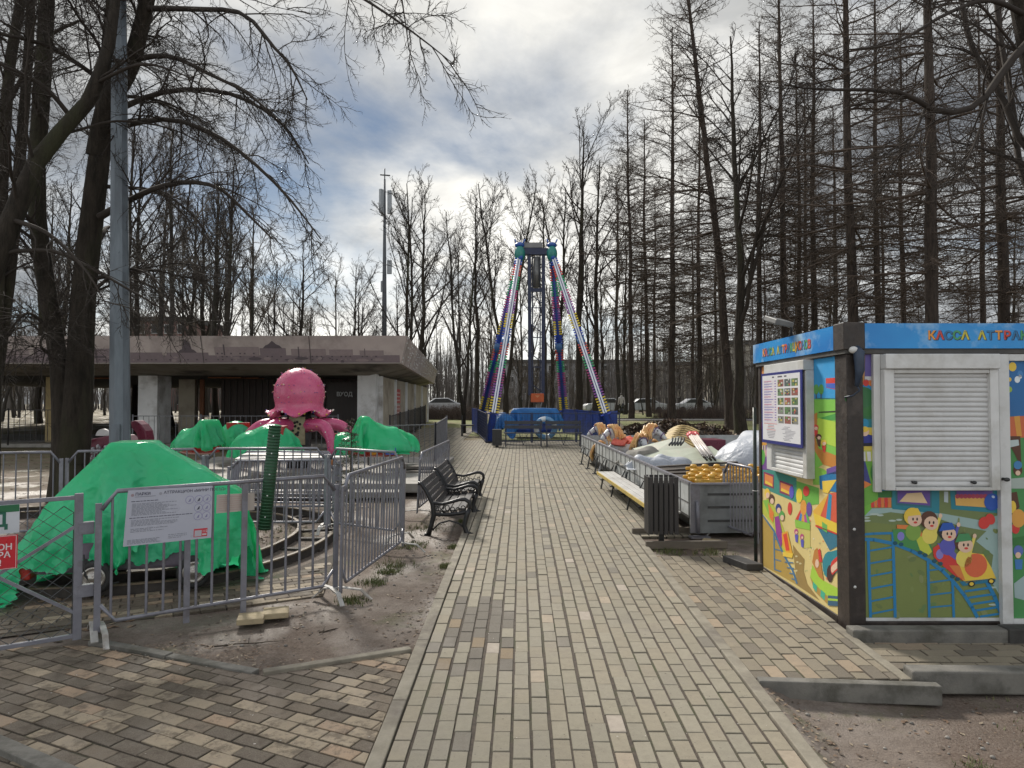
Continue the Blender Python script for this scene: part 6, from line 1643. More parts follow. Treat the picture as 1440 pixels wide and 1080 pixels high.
# brown boarded back wall with door
x0, x1 = P(310, 600, 25.5).x, inr[0] - 0.35
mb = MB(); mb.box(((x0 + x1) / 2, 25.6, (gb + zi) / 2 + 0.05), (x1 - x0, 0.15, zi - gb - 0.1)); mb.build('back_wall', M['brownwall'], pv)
mb = MB()
n = int((x1 - x0) / 0.22)
for i in range(n): mb.box((x0 + (i + 0.5) * (x1 - x0) / n, 25.505, (gb + zi) / 2 + 0.05), (0.02, 0.04, zi - gb - 0.15))
mb.build('wall_battens', M['darkwood'], pv)
c = P(482, 600, 25.4); mb = MB(); mb.box((c.x, 25.46, gb + 1.1), (1.15, 0.05, 2.1)); dr_ = mb.build('door', mat('dark_door', (0.035, 0.022, 0.018), (0.025, 0.017, 0.014), 4, 0.5, stretch=(6, 6, 0.4)), pv)
A = Art((0, 25.43, 0), (1, 0, 0), (0, 0, 1), (0, -1, 0)); z_ = P(484, 557, 25.4).z; A.text('ВХОД', c.x + 0.05, z_, 0.20, (0.55, 0.55, 0.55), 1, 'CENTER', 0.03); A.build('lettering', M['paint'], dr_)
# side wall: cream panels between slim pilasters, going back
q0 = V(P(531, 600, 23.0)); q1 = V(P(598.5, 600, 40)); sd = (q1 - q0); sd[2] = 0; Ls = np.linalg.norm(sd); sd /= Ls; ns = V((sd[1], -sd[0], 0))
mb = MB(); m_ = (q0 + q1) / 2; mb.obox((m_[0], m_[1], (gb + zi) / 2), sd * Ls / 2, ns * 0.08, (0, 0, (zi - gb) / 2)); mb.build('side_wall', M['creamwall'], pv)
for i in range(6):
    p = q0 + sd * (Ls * i / 5); mb = MB(); mb.obox((p[0] + ns[0] * 0.1, p[1] + ns[1] * 0.1, (gb + zi) / 2), sd * 0.09, ns * 0.06, (0, 0, (zi - gb) / 2)); mb.build('pilaster', M['column'], pv)
A = Art(V((q0[0], q0[1], 0)) + ns * 0.10, sd, (0, 0, 1), ns)
zs = P(560, 556, 26).z
for k_, (z0, z1) in enumerate(((zs - 0.28, zs + 0.25), (zs - 0.75, zs - 0.34))):
    A.rect(3.6, z0, 5.0, z1, (0.45, 0.05, 0.05) if k_ == 0 else (0.40, 0.14, 0.12), 1)
    for j in range(3): A.rect(3.75, z0 + 0.08 + j * 0.14, 4.85, z0 + 0.13 + j * 0.14, (0.55, 0.4, 0.38), 2)
A.build('notice', M['paint'], pv)
mb = MB(); c = P(514, 466, PD + 4); mb.box((c.x, c.y, ztop + 0.1), (0.14, 0.14, 0.28)); mb.build('roof_vent', M['darkwood'], pv)
# orange strip lamps of bare timber under the ceiling
mb = MB()
for px, d in ((150 * 0 + 320, 23.6), (345, 24), (430, 24), (140, 24)):
    c = P(px, 530, d); mb.box((c.x, d, zi - 0.03), (1.1, 0.5, 0.03), col=(0.20, 0.07, 0.02))
mb.build('timber_panels', M['matte'], pv)

# ---------------------------------------------------------------- swing ride
M['bluepaint'] = mat('blue_ride_paint', (0.012, 0.05, 0.30), (0.008, 0.035, 0.22), 5, 0.38, c3=(0.01, 0.02, 0.10), s3=2); M['navy'] = mat('navy_steel', (0.007, 0.016, 0.06), (0.005, 0.010, 0.04), 6, 0.45)
FLf, FRf = V(P(687, 610, 24.6)), V(P(865, 600, 24.6)); RLf, RRf = V(P(672, 590, 31.0)), V(P(795, 590, 31.0))
for q in (FLf, FRf, RLf, RRf): q[2] = gz(q[1])
LA, RA_ = V(P(731, 356, 27.7)), V(P(776, 356, 27.7))
sw = thing('swing_ride', 'tall blue pendulum swing ride whose splayed legs carry coloured lamp strips', 'ride', tuple((FLf + FRf + RLf + RRf) / 4))
M['wst'] = mat('white_light_strip', (0.72, 0.74, 0.80), None, 4, 0.3); M['slv'] = mat('sleeve_blue', (0.05, 0.14, 0.32), None, 5, 0.4)
segc = [(0.02, 0.08, 0.50), (0.75, 0.09, 0.05), (0.04, 0.42, 0.16), (0.55, 0.06, 0.22), (0.34, 0.10, 0.40), (0.80, 0.60, 0.03), (0.02, 0.06, 0.42), (0.55, 0.08, 0.05), (0.03, 0.32, 0.12), (0.32, 0.03, 0.15), (0.24, 0.06, 0.30), (0.60, 0.44, 0.02), (0.02, 0.05, 0.40), (0.5, 0.1, 0.08)]
for foot, apex, front in ((FLf, LA, 1), (FRf, RA_, 1), (RLf, LA, 0), (RRf, RA_, 0)):
    d = apex - foot; L = np.linalg.norm(d); d /= L
    mb = MB(); mb.tube([foot, apex], [0.13, 0.10], 12); leg = mb.build('leg', M['bluepaint'], sw)
    to = V((0, 0, H)) - (foot + apex) / 2; to -= d * (to @ d); to /= np.linalg.norm(to); sd = np.cross(d, to)
    mb = MB(); n = 64
    for i in range(n):
        f = 0.13 + 0.84 * i / n
        if 0.49 < f < 0.515: continue
        p = foot + d * L * f; w = 0.175 - 0.04 * f; col = segc[int((1 - f) * 14) % 14]
        for s_ in (-1, 1): mb.obox(p + sd * s_ * w * 0.70 + to * 0.085, sd * w * 0.36, d * 0.024, to * 0.016, col)
    mb.build('lamp_bars', M['gloss'], leg)
    if front:
        for s_ in (-1, 1):
            mb = MB(); mb.obox((foot + apex) / 2 + d * L * 0.05 + sd * s_ * 0.042 + to * 0.135, d * L * 0.415, sd * 0.028, to * 0.012); mb.build('white_strip', M['wst'], leg)
    mb = MB(); p = foot + d * L * 0.50; mb.tube([p - d * 0.2, p + d * 0.2], 0.145, 12); mb.build('joint_sleeve', M['slv'], leg)
mid = (LA + RA_) / 2
mb = MB(); mb.beam(LA + V((0.05, 0, 0.05)), RA_ + V((-0.05, 0, 0.05)), 0.26, 0.26); mb.build('axle_beam', M['navy'], sw, bevel=0.01)
mb = MB(); mb.obox(mid + V((-0.12, 0.1, 0.30)), (0.38, 0, 0), (0, 0.2, 0), (0, 0, 0.10)); mb.build('gear_box', mat('grey_box', (0.20, 0.20, 0.20), None, 4, 0.5), sw)
for q in (LA, RA_):
    mb = MB(); mb.ball(q + V((0, -0.1, -0.05)), (0.21, 0.24, 0.33), 16, 12, (0.02, 0.20, 0.17)); mb.ball(q + V((0.02, -0.24, -0.18)), (0.11, 0.08, 0.14), 12, 8, (0.02, 0.09, 0.36)); mb.ball(q + V((0, -0.05, 0.30)), (0.20, 0.2, 0.12), 12, 8, (0.02, 0.08, 0.32)); mb.tube([q + V((-0.14, -0.2, 0.36)), q + V((-0.2, -0.2, 0.5))], 0.03, 6, col=(0.02, 0.10, 0.4)); mb.tube([q + V((0.14, -0.2, 0.36)), q + V((0.2, -0.2, 0.5))], 0.03, 6, col=(0.02, 0.10, 0.4))
    mb.build('bearing_cover', M['gloss'], sw)
# pendulum
pz = V(P(752, 556, 27.7))
for dx in (-0.26, 0.30):
    mb = MB(); mb.beam(mid + V((dx, 0, 0)), V((mid[0] + dx * 0.9, mid[1], pz[2])), 0.13, 0.13, up=(0, 1, 0)); mb.build('pendulum_arm', M['navy'], sw)
for dx in (-0.13, 0.17):
    mb = MB(); mb.beam(mid + V((dx, 0.12, 0)), V((mid[0] + dx, mid[1] + 0.12, pz[2])), 0.05, 0.05, up=(0, 1, 0)); mb.build('inner_rod', M['navy'], sw)
for i in range(9):
    f = (i + 0.7) / 9.6; z = mid[2] * (1 - f) + pz[2] * f; z2 = mid[2] * (1 - f - 0.08) + pz[2] * (f + 0.08)
    mb = MB(); mb.beam((mid[0] - 0.26, mid[1] + 0.02, z), (mid[0] + 0.30, mid[1] + 0.02, z if i % 2 else z2), 0.035, 0.035); mb.build('lattice_bar', M['navy'], sw)
zcb = P(750, 408, 27.7).z
mb = MB(); mb.beam((mid[0] - 0.26, mid[1], zcb), (mid[0] + 0.30, mid[1], zcb), 0.12, 0.14); mb.beam((mid[0] - 0.05, mid[1], zcb + 0.2), (mid[0] - 0.26, mid[1], zcb), 0.05, 0.05); mb.build('cross_bar', M['navy'], sw)
mb = MB(); mb.tube([mid + V((0.02, 0, -0.15)), (mid[0] + 0.02, mid[1], zcb + 0.1)], 0.13, 12); mb.build('drive_cylinder', mat('bare_steel', (0.17, 0.17, 0.165), (0.1, 0.1, 0.1), 9, 0.4, metal=0.5), sw)
mb = MB(); mb.box((mid[0] + 0.05, mid[1] - 0.1, pz[2] - 0.10), (0.50, 0.36, 0.34)); bx_ = mb.build('hub_box', mat('orange_box', (0.55, 0.10, 0.015), (0.42, 0.07, 0.01), 4, 0.5), sw, bevel=0.02)
mb = MB(); mb.prism([(mid[0] - 0.05, mid[1] - 0.285, pz[2] + 0.0), (mid[0] + 0.15, mid[1] - 0.285, pz[2] + 0.0), (mid[0] + 0.05, mid[1] - 0.285, pz[2] - 0.10)], (0, 0.004, 0)); mb.build('flap', mat('pale_orange', (0.6, 0.22, 0.08), None, 4, 0.5), bx_)
# boat hull under blue tarpaulin
gcz = gz(27)
bcx, bcy = P(752, 580, 27.3).x, 27.3
bt = thing('ride_gondola', 'boat shaped gondola of the swing ride wrapped in blue tarpaulin', 'gondola', (bcx, bcy, gcz))
mb = MB(); mb.box((bcx, bcy, gcz + 0.45), (1.7, 1.3, 0.5)); mb.build('hull', M['bluepaint'], bt, bevel=0.1)
ccb = [('box', V((0, 0, 0.55)), (0.86, 0.6, 0.55), I3)]
SB = drape(sheet(40, 34, 2.75, 2.3, (0, 0, 0), I3, 1.22), ccb, ground=0.12, steps=80, iters=7, seed=6)
sb = cloth_obj('tarpaulin', SB + V((bcx, bcy, gcz)), M['bluetarp']); tag(sb, 'blue tarpaulin with wavy upper edge over the swing ride gondola', 'tarpaulin')
SB2 = drape(sheet(28, 28, 1.6, 1.6, (0, 0, 0), I3, 1.05), [('ell', V((0, 0, 0.5)), (0.40, 0.4, 0.48), I3)], ground=0.03, steps=70, iters=6, seed=9)
c = P(707, 595, 26.0); sb = cloth_obj('tarpaulin', SB2 + V((c.x, c.y, gz(26))), M['bluetarp']); tag(sb, 'rounded blue tarpaulin over machinery between the front leg and gondola', 'tarpaulin')
# blue and white rescue ring on the fence
c = V(P(767, 602, 23.35))
mb = MB(); k1, k2 = 28, 10; vs = []; fs = []; cl_ = []
for i in range(k1):
    a = 2 * PI * i / k1
    for j in range(k2):
        b = 2 * PI * j / k2; r = 0.30 + 0.085 * math.cos(b); vs.append(c + V((r * math.cos(a), 0.085 * math.sin(b), r * math.sin(a))))
for i in range(k1):
    for j in range(k2): fs.append((i * k2 + j, i * k2 + (j + 1) % k2, ((i + 1) % k1) * k2 + (j + 1) % k2, ((i + 1) % k1) * k2 + j)); cl_.append((0.10, 0.24, 0.42) if i % 7 > 1 else (0.55, 0.58, 0.6))
mb.add(vs, fs, smooth=True); mb.c = cl_; o = mb.build('swim_ring', M['gloss']); tag(o, 'blue and white ring hanging between the two dark benches', 'ring')
# fence panels
def blue_panel(nm, lb, a, b, Ht, solid, n=1, group='blue fence panels of the swing ride'):
    a, b = V(a), V(b)
    for i in range(n):
        p, q = a + (b - a) * i / n, a + (b - a) * (i + 1) / n
        p[2], q[2] = gz(p[1]), gz(q[1])
        t = thing(nm, lb[i] if isinstance(lb, list) else lb, 'fence panel', tuple(p), 0, group)
        e = (q - p); L = np.linalg.norm(e); e /= L; u = V((0, 0, 1)); nn = np.cross(e, u)
        mb = MB()
        for s0, s1, z0, z1 in ((0.02, L - 0.02, 0.06, 0.06), (0.02, L - 0.02, Ht, Ht)): mb.beam(p + e * s0 + u * z0, p + e * s1 + u * z1, 0.03, 0.03)
        for s in (0.02, L - 0.02): mb.beam(p + e * s, p + e * s + u * (Ht + 0.03), 0.035, 0.035, up=(0, 1, 0))
        mb.build('frame', M['navy'] if not solid else M['bluepaint'], t)
        if solid:
            mb = MB(); mb.obox(p + e * L / 2 + u * (Ht / 2 + 0.03), e * (L / 2 - 0.04), nn * 0.006, u * (Ht / 2 - 0.03))
            for s in np.arange(0.12, L - 0.05, 0.16): mb.obox(p + e * s + u * (Ht / 2 + 0.03) - nn * 0.012, e * 0.02, nn * 0.006, u * (Ht / 2 - 0.05))
            mb.build('sheet', M['bluepaint'], t)
        else:
            mb = MB(); N = int(L / 0.09)
            for s in np.linspace(0.05, L - 0.05, N): mb.tube([p + e * s + u * 0.06, p + e * s + u * Ht], 0.0035, 4, caps=False)
            for z in np.arange(0.15, Ht, 0.10): mb.tube([p + e * 0.03 + u * z, p + e * (L - 0.03) + u * z], 0.003, 4, caps=False)
            mb.build('wire_mesh', M['navy'], t)
f0, f1 = G(684, 623), G(872, 621)
blue_panel('mesh_fence_panel', ['see-through blue wire panel behind the dark bin and left bench', 'see-through blue wire panel behind the right dark bench', 'see-through blue wire panel behind the white carousel horses'], f0, f1, 1.0, False, 3)
blue_panel('mesh_fence_panel', 'blue wire panel turning the left front corner of the swing ride', G(672, 611), f0, 1.0, False)
blue_panel('fence_panel', 'solid blue sheet panel closing the left side of the swing ride', G(664, 608), G(672, 611), 1.02, True)
blue_panel('fence_panel', 'solid blue corner panel by the right front leg of the swing ride', V((f1.x - 0.75, 25.2, 0)), V((f1.x - 0.05, f1.y + 0.3, 0)), 1.05, True)
blue_panel('fence_panel', ['solid blue panel at the back right of the swing ride, next to its rear leg', 'solid blue panel in the middle of the right rear fence run', 'solid blue panel of the right rear run nearest the front leg'], P(792, 590, 30).xy.to_3d(), V((f1.x - 0.3, 25.6, 0)), 1.0, True, 3)
# two dark slatted benches and bin in front of the ride
M['darkbench'] = mat('dark_bench_paint', (0.016, 0.02, 0.032), (0.03, 0.033, 0.045), 5, 0.35)
def dark_bench(x0, x1, y, label):
    L = x1 - x0; z = gz(y); t = thing('slatted_bench', label, 'bench', (x0, y, z), 0, 'dark benches in front of the swing ride')
    for i, (dy, zz) in enumerate(((0.0, 0.44), (0.14, 0.44), (0.28, 0.44))): mb = MB(); mb.box((x0 + L / 2, y + dy - 0.2, z + zz), (L, 0.12, 0.03)); mb.build('seat_slat', M['darkbench'], t)
    for zz in (0.62, 0.76): mb = MB(); mb.box((x0 + L / 2, y + 0.20, z + zz), (L, 0.03, 0.11)); mb.build('back_slat', M['darkbench'], t)
    for f in (0.04, 0.96):
        mb = MB(); xx = x0 + L * f; mb.beam((xx, y - 0.22, z), (xx, y - 0.22, z + 0.42), 0.03, 0.03); mb.beam((xx, y + 0.22, z), (xx, y + 0.22, z + 0.84), 0.03, 0.03); mb.beam((xx, y - 0.22, z + 0.40), (xx, y + 0.22, z + 0.40), 0.03, 0.03); mb.build('leg_frame', M['darkbench'], t)
    mb = MB(); mb.beam((x0 + L * 0.04, y, z + 0.05), (x0 + L * 0.96, y, z + 0.05), 0.025, 0.025)
    mb.beam((x0 + L * 0.40, y, z + 0.40), (x0 + L * 0.5, y, z + 0.05), 0.02, 0.02); mb.beam((x0 + L * 0.60, y, z + 0.40), (x0 + L * 0.5, y, z + 0.05), 0.02, 0.02); mb.build('stretcher', M['darkbench'], t)
yb = 22.9
dark_bench(P(709, 610, yb).x, P(763, 610, yb).x, yb, 'dark slatted bench before the swing ride, the one next to the bin')
dark_bench(P(767, 610, yb).x, P(818, 610, yb).x, yb, 'dark slatted bench before the swing ride, the one next to the trailer')
c = P(699, 610, 22.8); mb = MB(); mb.box((c.x, c.y, gz(22.8) + 0.30), (0.30, 0.30, 0.52)); mb.box((c.x, c.y, gz(22.8) + 0.02), (0.1, 0.1, 0.05))
for s in (-0.1, 0, 0.1): mb.box((c.x + s, c.y - 0.155, gz(22.8) + 0.3), (0.015, 0.012, 0.5))
o = mb.build('litter_bin', M['blackplastic'], bevel=0.008); tag(o, 'small black bin at the left end of the dark slatted benches', 'bin')
c = P(657, 600, 28); mb = MB(); mb.box((c.x, c.y, gz(28) + 0.42), (0.5, 0.4, 0.05)); mb.box((c.x - 0.2, c.y, gz(28) + 0.2), (0.05, 0.4, 0.4)); mb.box((c.x - 0.22, c.y + 0.2, gz(28) + 0.6), (0.05, 0.05, 0.4)); o = mb.build('bench', M['blackplastic']); tag(o, 'black bench end standing left of the blue side panel', 'bench')
# ---------------------------------------------------------------- flatbed with the dismantled carousel
M['aluside'] = mat('grey_white_side_board', (0.40, 0.42, 0.42), (0.32, 0.335, 0.335), 4, 0.45, c3=(0.22, 0.22, 0.21), s3=2); M['gridblack'] = mat('dark_grid_bar', (0.03, 0.033, 0.036), (0.05, 0.05, 0.05), 8, 0.5)
M['greyend'] = mat('grey_end_board', (0.20, 0.215, 0.22), (0.14, 0.15, 0.155), 3, 0.45, c3=(0.07, 0.075, 0.075), s3=1.6)
a = G(970, 755); SA = Vector((a.x, a.y, 0)); SB_ = Vector((1.53, 18.2, 0))
es = (SB_ - SA).normalized(); er = Vector((es.y, -es.x, 0)); SLn = (SB_ - SA).length; TWd = 4.0
def tp(s, r, z):
    p = SA + es * s + er * r; return Vector((p.x, p.y, gz(p.y) + z))
tr_ = thing('flatbed_trailer', 'long flatbed trailer with pale gridded side boards holding dismantled carousel pieces', 'trailer', tuple(tp(0, 0, 0)))
mb = MB(); mb.prism([tp(0.05, 0.05, 0.26), tp(SLn - 0.05, 0.05, 0.26), tp(SLn - 0.05, TWd, 0.26), tp(0.05, TWd, 0.26)], (0, 0, 0.06)); mb.build('bed', M['darkbench'], tr_)
mb = MB(); mb.prism([tp(0.01, 0.0, 0.24), tp(SLn, 0.0, 0.24), tp(SLn, 0, 0.65), tp(0.01, 0, 0.65)], er * 0.03); sb_ = mb.build('side_board', M['aluside'], tr_)
mb = MB()
n = 24
for i in range(n + 1): s = 0.02 + (SLn - 0.04) * i / n; mb.beam(tp(s, -0.003, 0.25), tp(s, -0.003, 0.65), 0.006, 0.022, up=es)
mb.beam(tp(0, -0.004, 0.42), tp(SLn, -0.004, 0.42), 0.006, 0.016); mb.beam(tp(0, -0.005, 0.25), tp(SLn, -0.005, 0.25), 0.008, 0.03)
mb.build('grid_bars', M['gridblack'], sb_)
mb = MB(); mb.beam(tp(0, 0.015, 0.665), tp(SLn, 0.015, 0.665), 0.05, 0.03); mb.build('top_rail', M['galv'], sb_)
mb = MB()
for s in (2.2, 3.6, 4.6, 5.6, 6.6, 7.6, 8.6): mb.beam(tp(s, -0.02, 0.40), tp(s, -0.10, 0.0), 0.03, 0.03); mb.tube([tp(s, -0.06, 0.42), tp(s, -0.10, 0.33), tp(s + 0.05, -0.12, 0.28)], 0.012, 6); mb.beam(tp(s - 0.06, -0.1, 0.01), tp(s + 0.06, -0.1, 0.01), 0.10, 0.015)
mb.build('jack_legs', M['gridblack'], tr_)
mb = MB(); mb.prism([tp(0, 0.0, 0.05), tp(0, TWd, 0.05), tp(0, TWd, 0.66), tp(0, 0, 0.66)], -es * 0.03); eb = mb.build('end_board', M['greyend'], tr_)
mb = MB()
for z in (0.20, 0.37, 0.53): mb.obox(tp(-0.033, TWd / 2 + 0.1, z), er * (TWd / 2 - 0.12), es * 0.004, (0, 0, 0.014))
mb.build('slots', M['gridblack'], eb)
mb = MB(); mb.obox(tp(-0.036, 0.06, 0.36), er * 0.06, es * 0.006, (0, 0, 0.30)); mb.beam(tp(-0.035, 0.0, 0.665), tp(-0.035, TWd, 0.665), 0.06, 0.02); mb.build('end_frame', M['galv'], eb)
mb = MB(); mb.tube([tp(-0.06, 0.08, 0.45), tp(-0.07, 0.09, 0.05)], 0.022, 7); mb.beam(tp(-0.07, -0.02, 0.012), tp(-0.07, 0.22, 0.012), 0.14, 0.02); mb.build('support_leg', M['galv'], tr_)
mb = MB(); mb.prism([tp(SLn, 0.0, 0.26), tp(SLn, TWd + 0.6, 0.26), tp(SLn, TWd + 0.6, 0.66), tp(SLn, 0, 0.66)], es * 0.03); mb.build('far_board', M['aluside'], tr_)
mb = MB(); mb.beam(tp(0.2, 0.25, 0.13), tp(SLn - 0.2, 0.25, 0.13), 0.10, 0.22); mb.build('chassis_beam', M['gridblack'], tr_)
# white plank bench along the trailer
t = thing('plank_bench', 'long low white plank bench with yellow edge along the trailer side', 'bench', tuple(tp(0.2, -0.2, 0)))
mb = MB()
for r in (-0.34, -0.235, -0.13): mb.beam(tp(0.1, r, 0.285), tp(4.5, r, 0.285), 0.095, 0.025)
mb.build('seat_boards', mat('white_board', (0.50, 0.49, 0.47), (0.40, 0.39, 0.37), 3, 0.6, c3=(0.30, 0.28, 0.25), s3=2), t, bevel=0.003)
mb = MB(); mb.beam(tp(0.1, -0.40, 0.275), tp(4.5, -0.40, 0.275), 0.02, 0.05); mb.build('yellow_edge', mat('yellow_edge', (0.50, 0.36, 0.07), (0.36, 0.27, 0.08), 6, 0.6), t)
for s in (0.5, 1.9, 3.2, 4.2):
    mb = MB(); mb.beam(tp(s, -0.33, 0.27), tp(s + 0.12, -0.36, 0.0), 0.022, 0.022); mb.beam(tp(s, -0.15, 0.27), tp(s + 0.12, -0.12, 0.0), 0.022, 0.022); mb.build('leg', M['gridblack'], t)
# yellow baluster rails
M['yellowmould'] = mat('yellow_moulding', (0.62, 0.36, 0.055), (0.52, 0.29, 0.04), 6, 0.45, c3=(0.40, 0.24, 0.06), s3=3)
def baluster_rail(s, r0, r1, z, label, tilt=0.0):
    a, b = tp(s, r0, z), tp(s + tilt, r1, z); d = (b - a); L = d.length; e = d / L
    t = thing('baluster_rail', label, 'railing', tuple(a), 0, 'yellow moulded railings on the trailer')
    mb = MB(); mb.beam(a, b, 0.10, 0.035); mb.build('base_rail', M['yellowmould'], t, bevel=0.008)
    n = int(L / 0.165); mb = MB()
    for i in range(n):
        c = a + e * (0.1 + (L - 0.2) * i / (n - 1)); lean = Vector((0, -0.02, 0))
        mb.lathe([(0.030, 0.015), (0.045, 0.035), (0.060, 0.06), (0.062, 0.085), (0.048, 0.105), (0.036, 0.118), (0.050, 0.132), (0.052, 0.150), (0.035, 0.166), (0.0, 0.172)], c, 10)
    for i in range(n - 1):
        c = a + e * (0.1 + (L - 0.2) * (i + 0.5) / (n - 1)); mb.obox(c + Vector((0, -0.012, 0.062)), e * 0.058, e.cross(Vector((0, 0, 1))) * 0.03, (0, 0, 0.042))
    mb.build('balusters', M['yellowmould'], t)
    mb = MB(); mb.beam(a + Vector((0, 0, 0.105)) - es * -0.05, b + Vector((0, 0, 0.105)) + es * 0.05, 0.05, 0.045); mb.build('top_rail', M['yellowmould'], t, bevel=0.01)
baluster_rail(0.45, 0.16, 3.2, 0.555, 'yellow moulded railing lying nearest the grey end board of the trailer')
baluster_rail(0.95, 0.26, 3.2, 0.57, 'yellow moulded railing second from the grey end board', 0.1)
baluster_rail(1.45, 0.40, 3.2, 0.58, 'yellow moulded railing third from the grey end board', 0.05)
baluster_rail(0.70, 0.14, 0.8, 0.55, 'short yellow railing stub between the two long yellow railings')
# crate-like pile of dark planks below the railings
rng = random.Random(3); M['darkplank'] = mat('dark_plank', (0.05, 0.038, 0.03), (0.03, 0.023, 0.019), 6, 0.8, bmp=0.3, stretch=(1, 5, 1))
for i in range(7):
    s = 1.9 + i * 0.16; mb = MB(); p, q_ = tp(s + rng.uniform(-0.05, 0.05), 0.08 + rng.uniform(0, 0.1), 0.52 + 0.022 * (i % 3)), tp(s + rng.uniform(0, 0.35), 1.6 + rng.uniform(-0.2, 0.3), 0.56 + 0.03 * (i % 3)); mb.beam(p, q_, 0.13, 0.024); o = mb.build('plank', M['darkplank']); tag(o, 'dark brown plank in the loose pile behind the yellow railings', 'plank', 'dark planks piled on the trailer')
mb = MB(); mb.prism([tp(0.3, 0.06, 0.32), tp(3.2, 0.06, 0.32), tp(3.2, 3.4, 0.32), tp(0.3, 3.4, 0.32)], (0, 0, 0.22)); o = mb.build('pallet_stack', M['darkplank']); tag(o, 'dark wooden decking panels stacked under the yellow railings', 'pallets')
# pale mint panels with scroll ornament
M['mint'] = mat('mint_panel', (0.40, 0.43, 0.35), (0.34, 0.37, 0.30), 4, 0.5, c3=(0.45, 0.42, 0.36), s3=2)
def scroll_panel(c4, label, seed):
    bl, br, tr2, tl2 = [V(p) for p in c4]; n = np.cross(br - bl, tl2 - bl); n /= np.linalg.norm(n)
    if n[2] < 0: n = -n
    t = thing('scroll_panel', label, 'panel', tuple(bl), 0, 'painted carousel panels')
    mb = MB(); mb.prism([bl, br, tr2, tl2], -n * 0.03); mb.build('board', M['mint'], t)
    w, h = np.linalg.norm(br - bl), np.linalg.norm(tl2 - bl); A = Art(bl + n * 0.002, (br - bl) / w, (tl2 - bl) / h, n)
    r = random.Random(seed)
    for k in range(7):
        cx, cy = w * (0.1 + 0.13 * k), h * r.uniform(0.3, 0.75)
        for i in range(16):
            a0 = i * 0.42; R0 = 0.02 + 0.012 * i; a1 = a0 + 0.45
            if R0 > 0.16: break
            A.poly([(cx + R0 * math.cos(a0), cy + R0 * 0.6 * math.sin(a0)), (cx + (R0 + 0.014) * math.cos(a0), cy + (R0 + 0.014) * 0.6 * math.sin(a0)), (cx + (R0 + 0.02) * math.cos(a1), cy + (R0 + 0.02) * 0.6 * math.sin(a1)), (cx + (R0 + 0.006) * math.cos(a1), cy + (R0 + 0.006) * 0.6 * math.sin(a1))], (0.08, 0.10, 0.03), 1 + k * 0.3)
    A.build('scroll', M['paint'], t)
scroll_panel([tp(3.2, 0.35, 0.52), tp(3.0, 1.75, 0.56), tp(4.1, 1.65, 0.80), tp(4.4, 0.35, 0.66)], 'mint green carousel panel with dark scrolls, lying near the plank pile', 1)
scroll_panel([tp(4.55, 0.55, 0.56), tp(4.3, 1.5, 0.66), tp(5.4, 1.4, 0.88), tp(5.5, 0.5, 0.64)], 'mint green carousel panel with dark scrolls, lying below the grey cloth', 2)
# white plastic over a heap at the right, white poles, yellow curved slats, grey cloth
cb = tp(3.6, 3.1, 0)
Rm = rotz(math.atan2(er.y, er.x))
SW = drape(sheet(48, 44, 4.6, 3.6, (0, 0, 0), Rm, 1.25), [('box', V((0.2, 0.1, 0.35)), (1.0, 0.7, 0.72), Rm), ('ell', V((-0.7, -0.1, 0.4)), (0.9, 0.8, 0.62), Rm), ('ell', V((0.6, -0.4, 0.45)), (0.9, 0.5, 0.68), Rm)], ground=0.33, steps=90, iters=7, seed=12, bend=0.04, rough=0.012)
o = cloth_obj('white_sheet', SW + V(cb), M['whitetarp']); tag(o, 'big white plastic sheet mounded over carousel pieces beside the kiosk', 'plastic sheet')
for (px_, py_, d_, s_, sd_, lb_) in ((918, 655, 12.3, 0.8, 31, 'small crumpled white sheet at the trailer edge beside the mint panels'), (948, 640, 12.4, 0.8, 32, 'crumpled white sheet between mint panel and pole bundle')):
    c_ = P(px_, py_, d_)
    S_ = drape(sheet(26, 24, 1.25 * s_, 1.15 * s_, (0, 0, 0), I3, 0.45), [('ell', V((0.1, 0, 0.05)), (0.22, 0.16, 0.15), I3), ('ell', V((-0.22, 0.08, 0.05)), (0.12, 0.15, 0.20), I3), ('box', V((0.05, 0.22, 0.05)), (0.15, 0.06, 0.10), rotz(0.6))], ground=0.02, steps=60, iters=6, seed=sd_)
    o = cloth_obj('white_sheet', S_ + V((c_.x, c_.y, gz(d_) + 0.46)), M['whitetarp']); tag(o, lb_, 'plastic sheet')
rng = random.Random(6); M['whitepole'] = mat('white_pole', (0.60, 0.56, 0.52), (0.52, 0.46, 0.42), 6, 0.45)
for i in range(9):
    f = i / 8; p = P(968 + 10 * f, 611 - 1 * (i % 3), 14.2 + 0.1 * (i % 2)); q_ = P(990 + 16 * f, 643 + 2 * (i % 3), 11.2 + 0.12 * (i % 2))
    t = thing('white_pole', 'white pole with pink red top and dark tip in the slanting bundle', 'pole', tuple(q_), 0, 'bundle of white carousel poles')
    d = (q_ - p); mb = MB(); mb.tube([p + d * 0.1, p + d * 0.93], 0.022, 7); mb.build('shaft', M['whitepole'], t)
    mb = MB(); mb.tube([p, p + d * 0.1], 0.045, 7, col=(0.62, 0.10, 0.11)); mb.tube([p + d * 0.93, q_], 0.018, 6, col=(0.03, 0.03, 0.03)); mb.build('end_caps', M['gloss'], t)
M['straw'] = mat('straw_slats', (0.50, 0.38, 0.17), (0.40, 0.29, 0.12), 5, 0.55, c3=(0.26, 0.18, 0.08), s3=4)
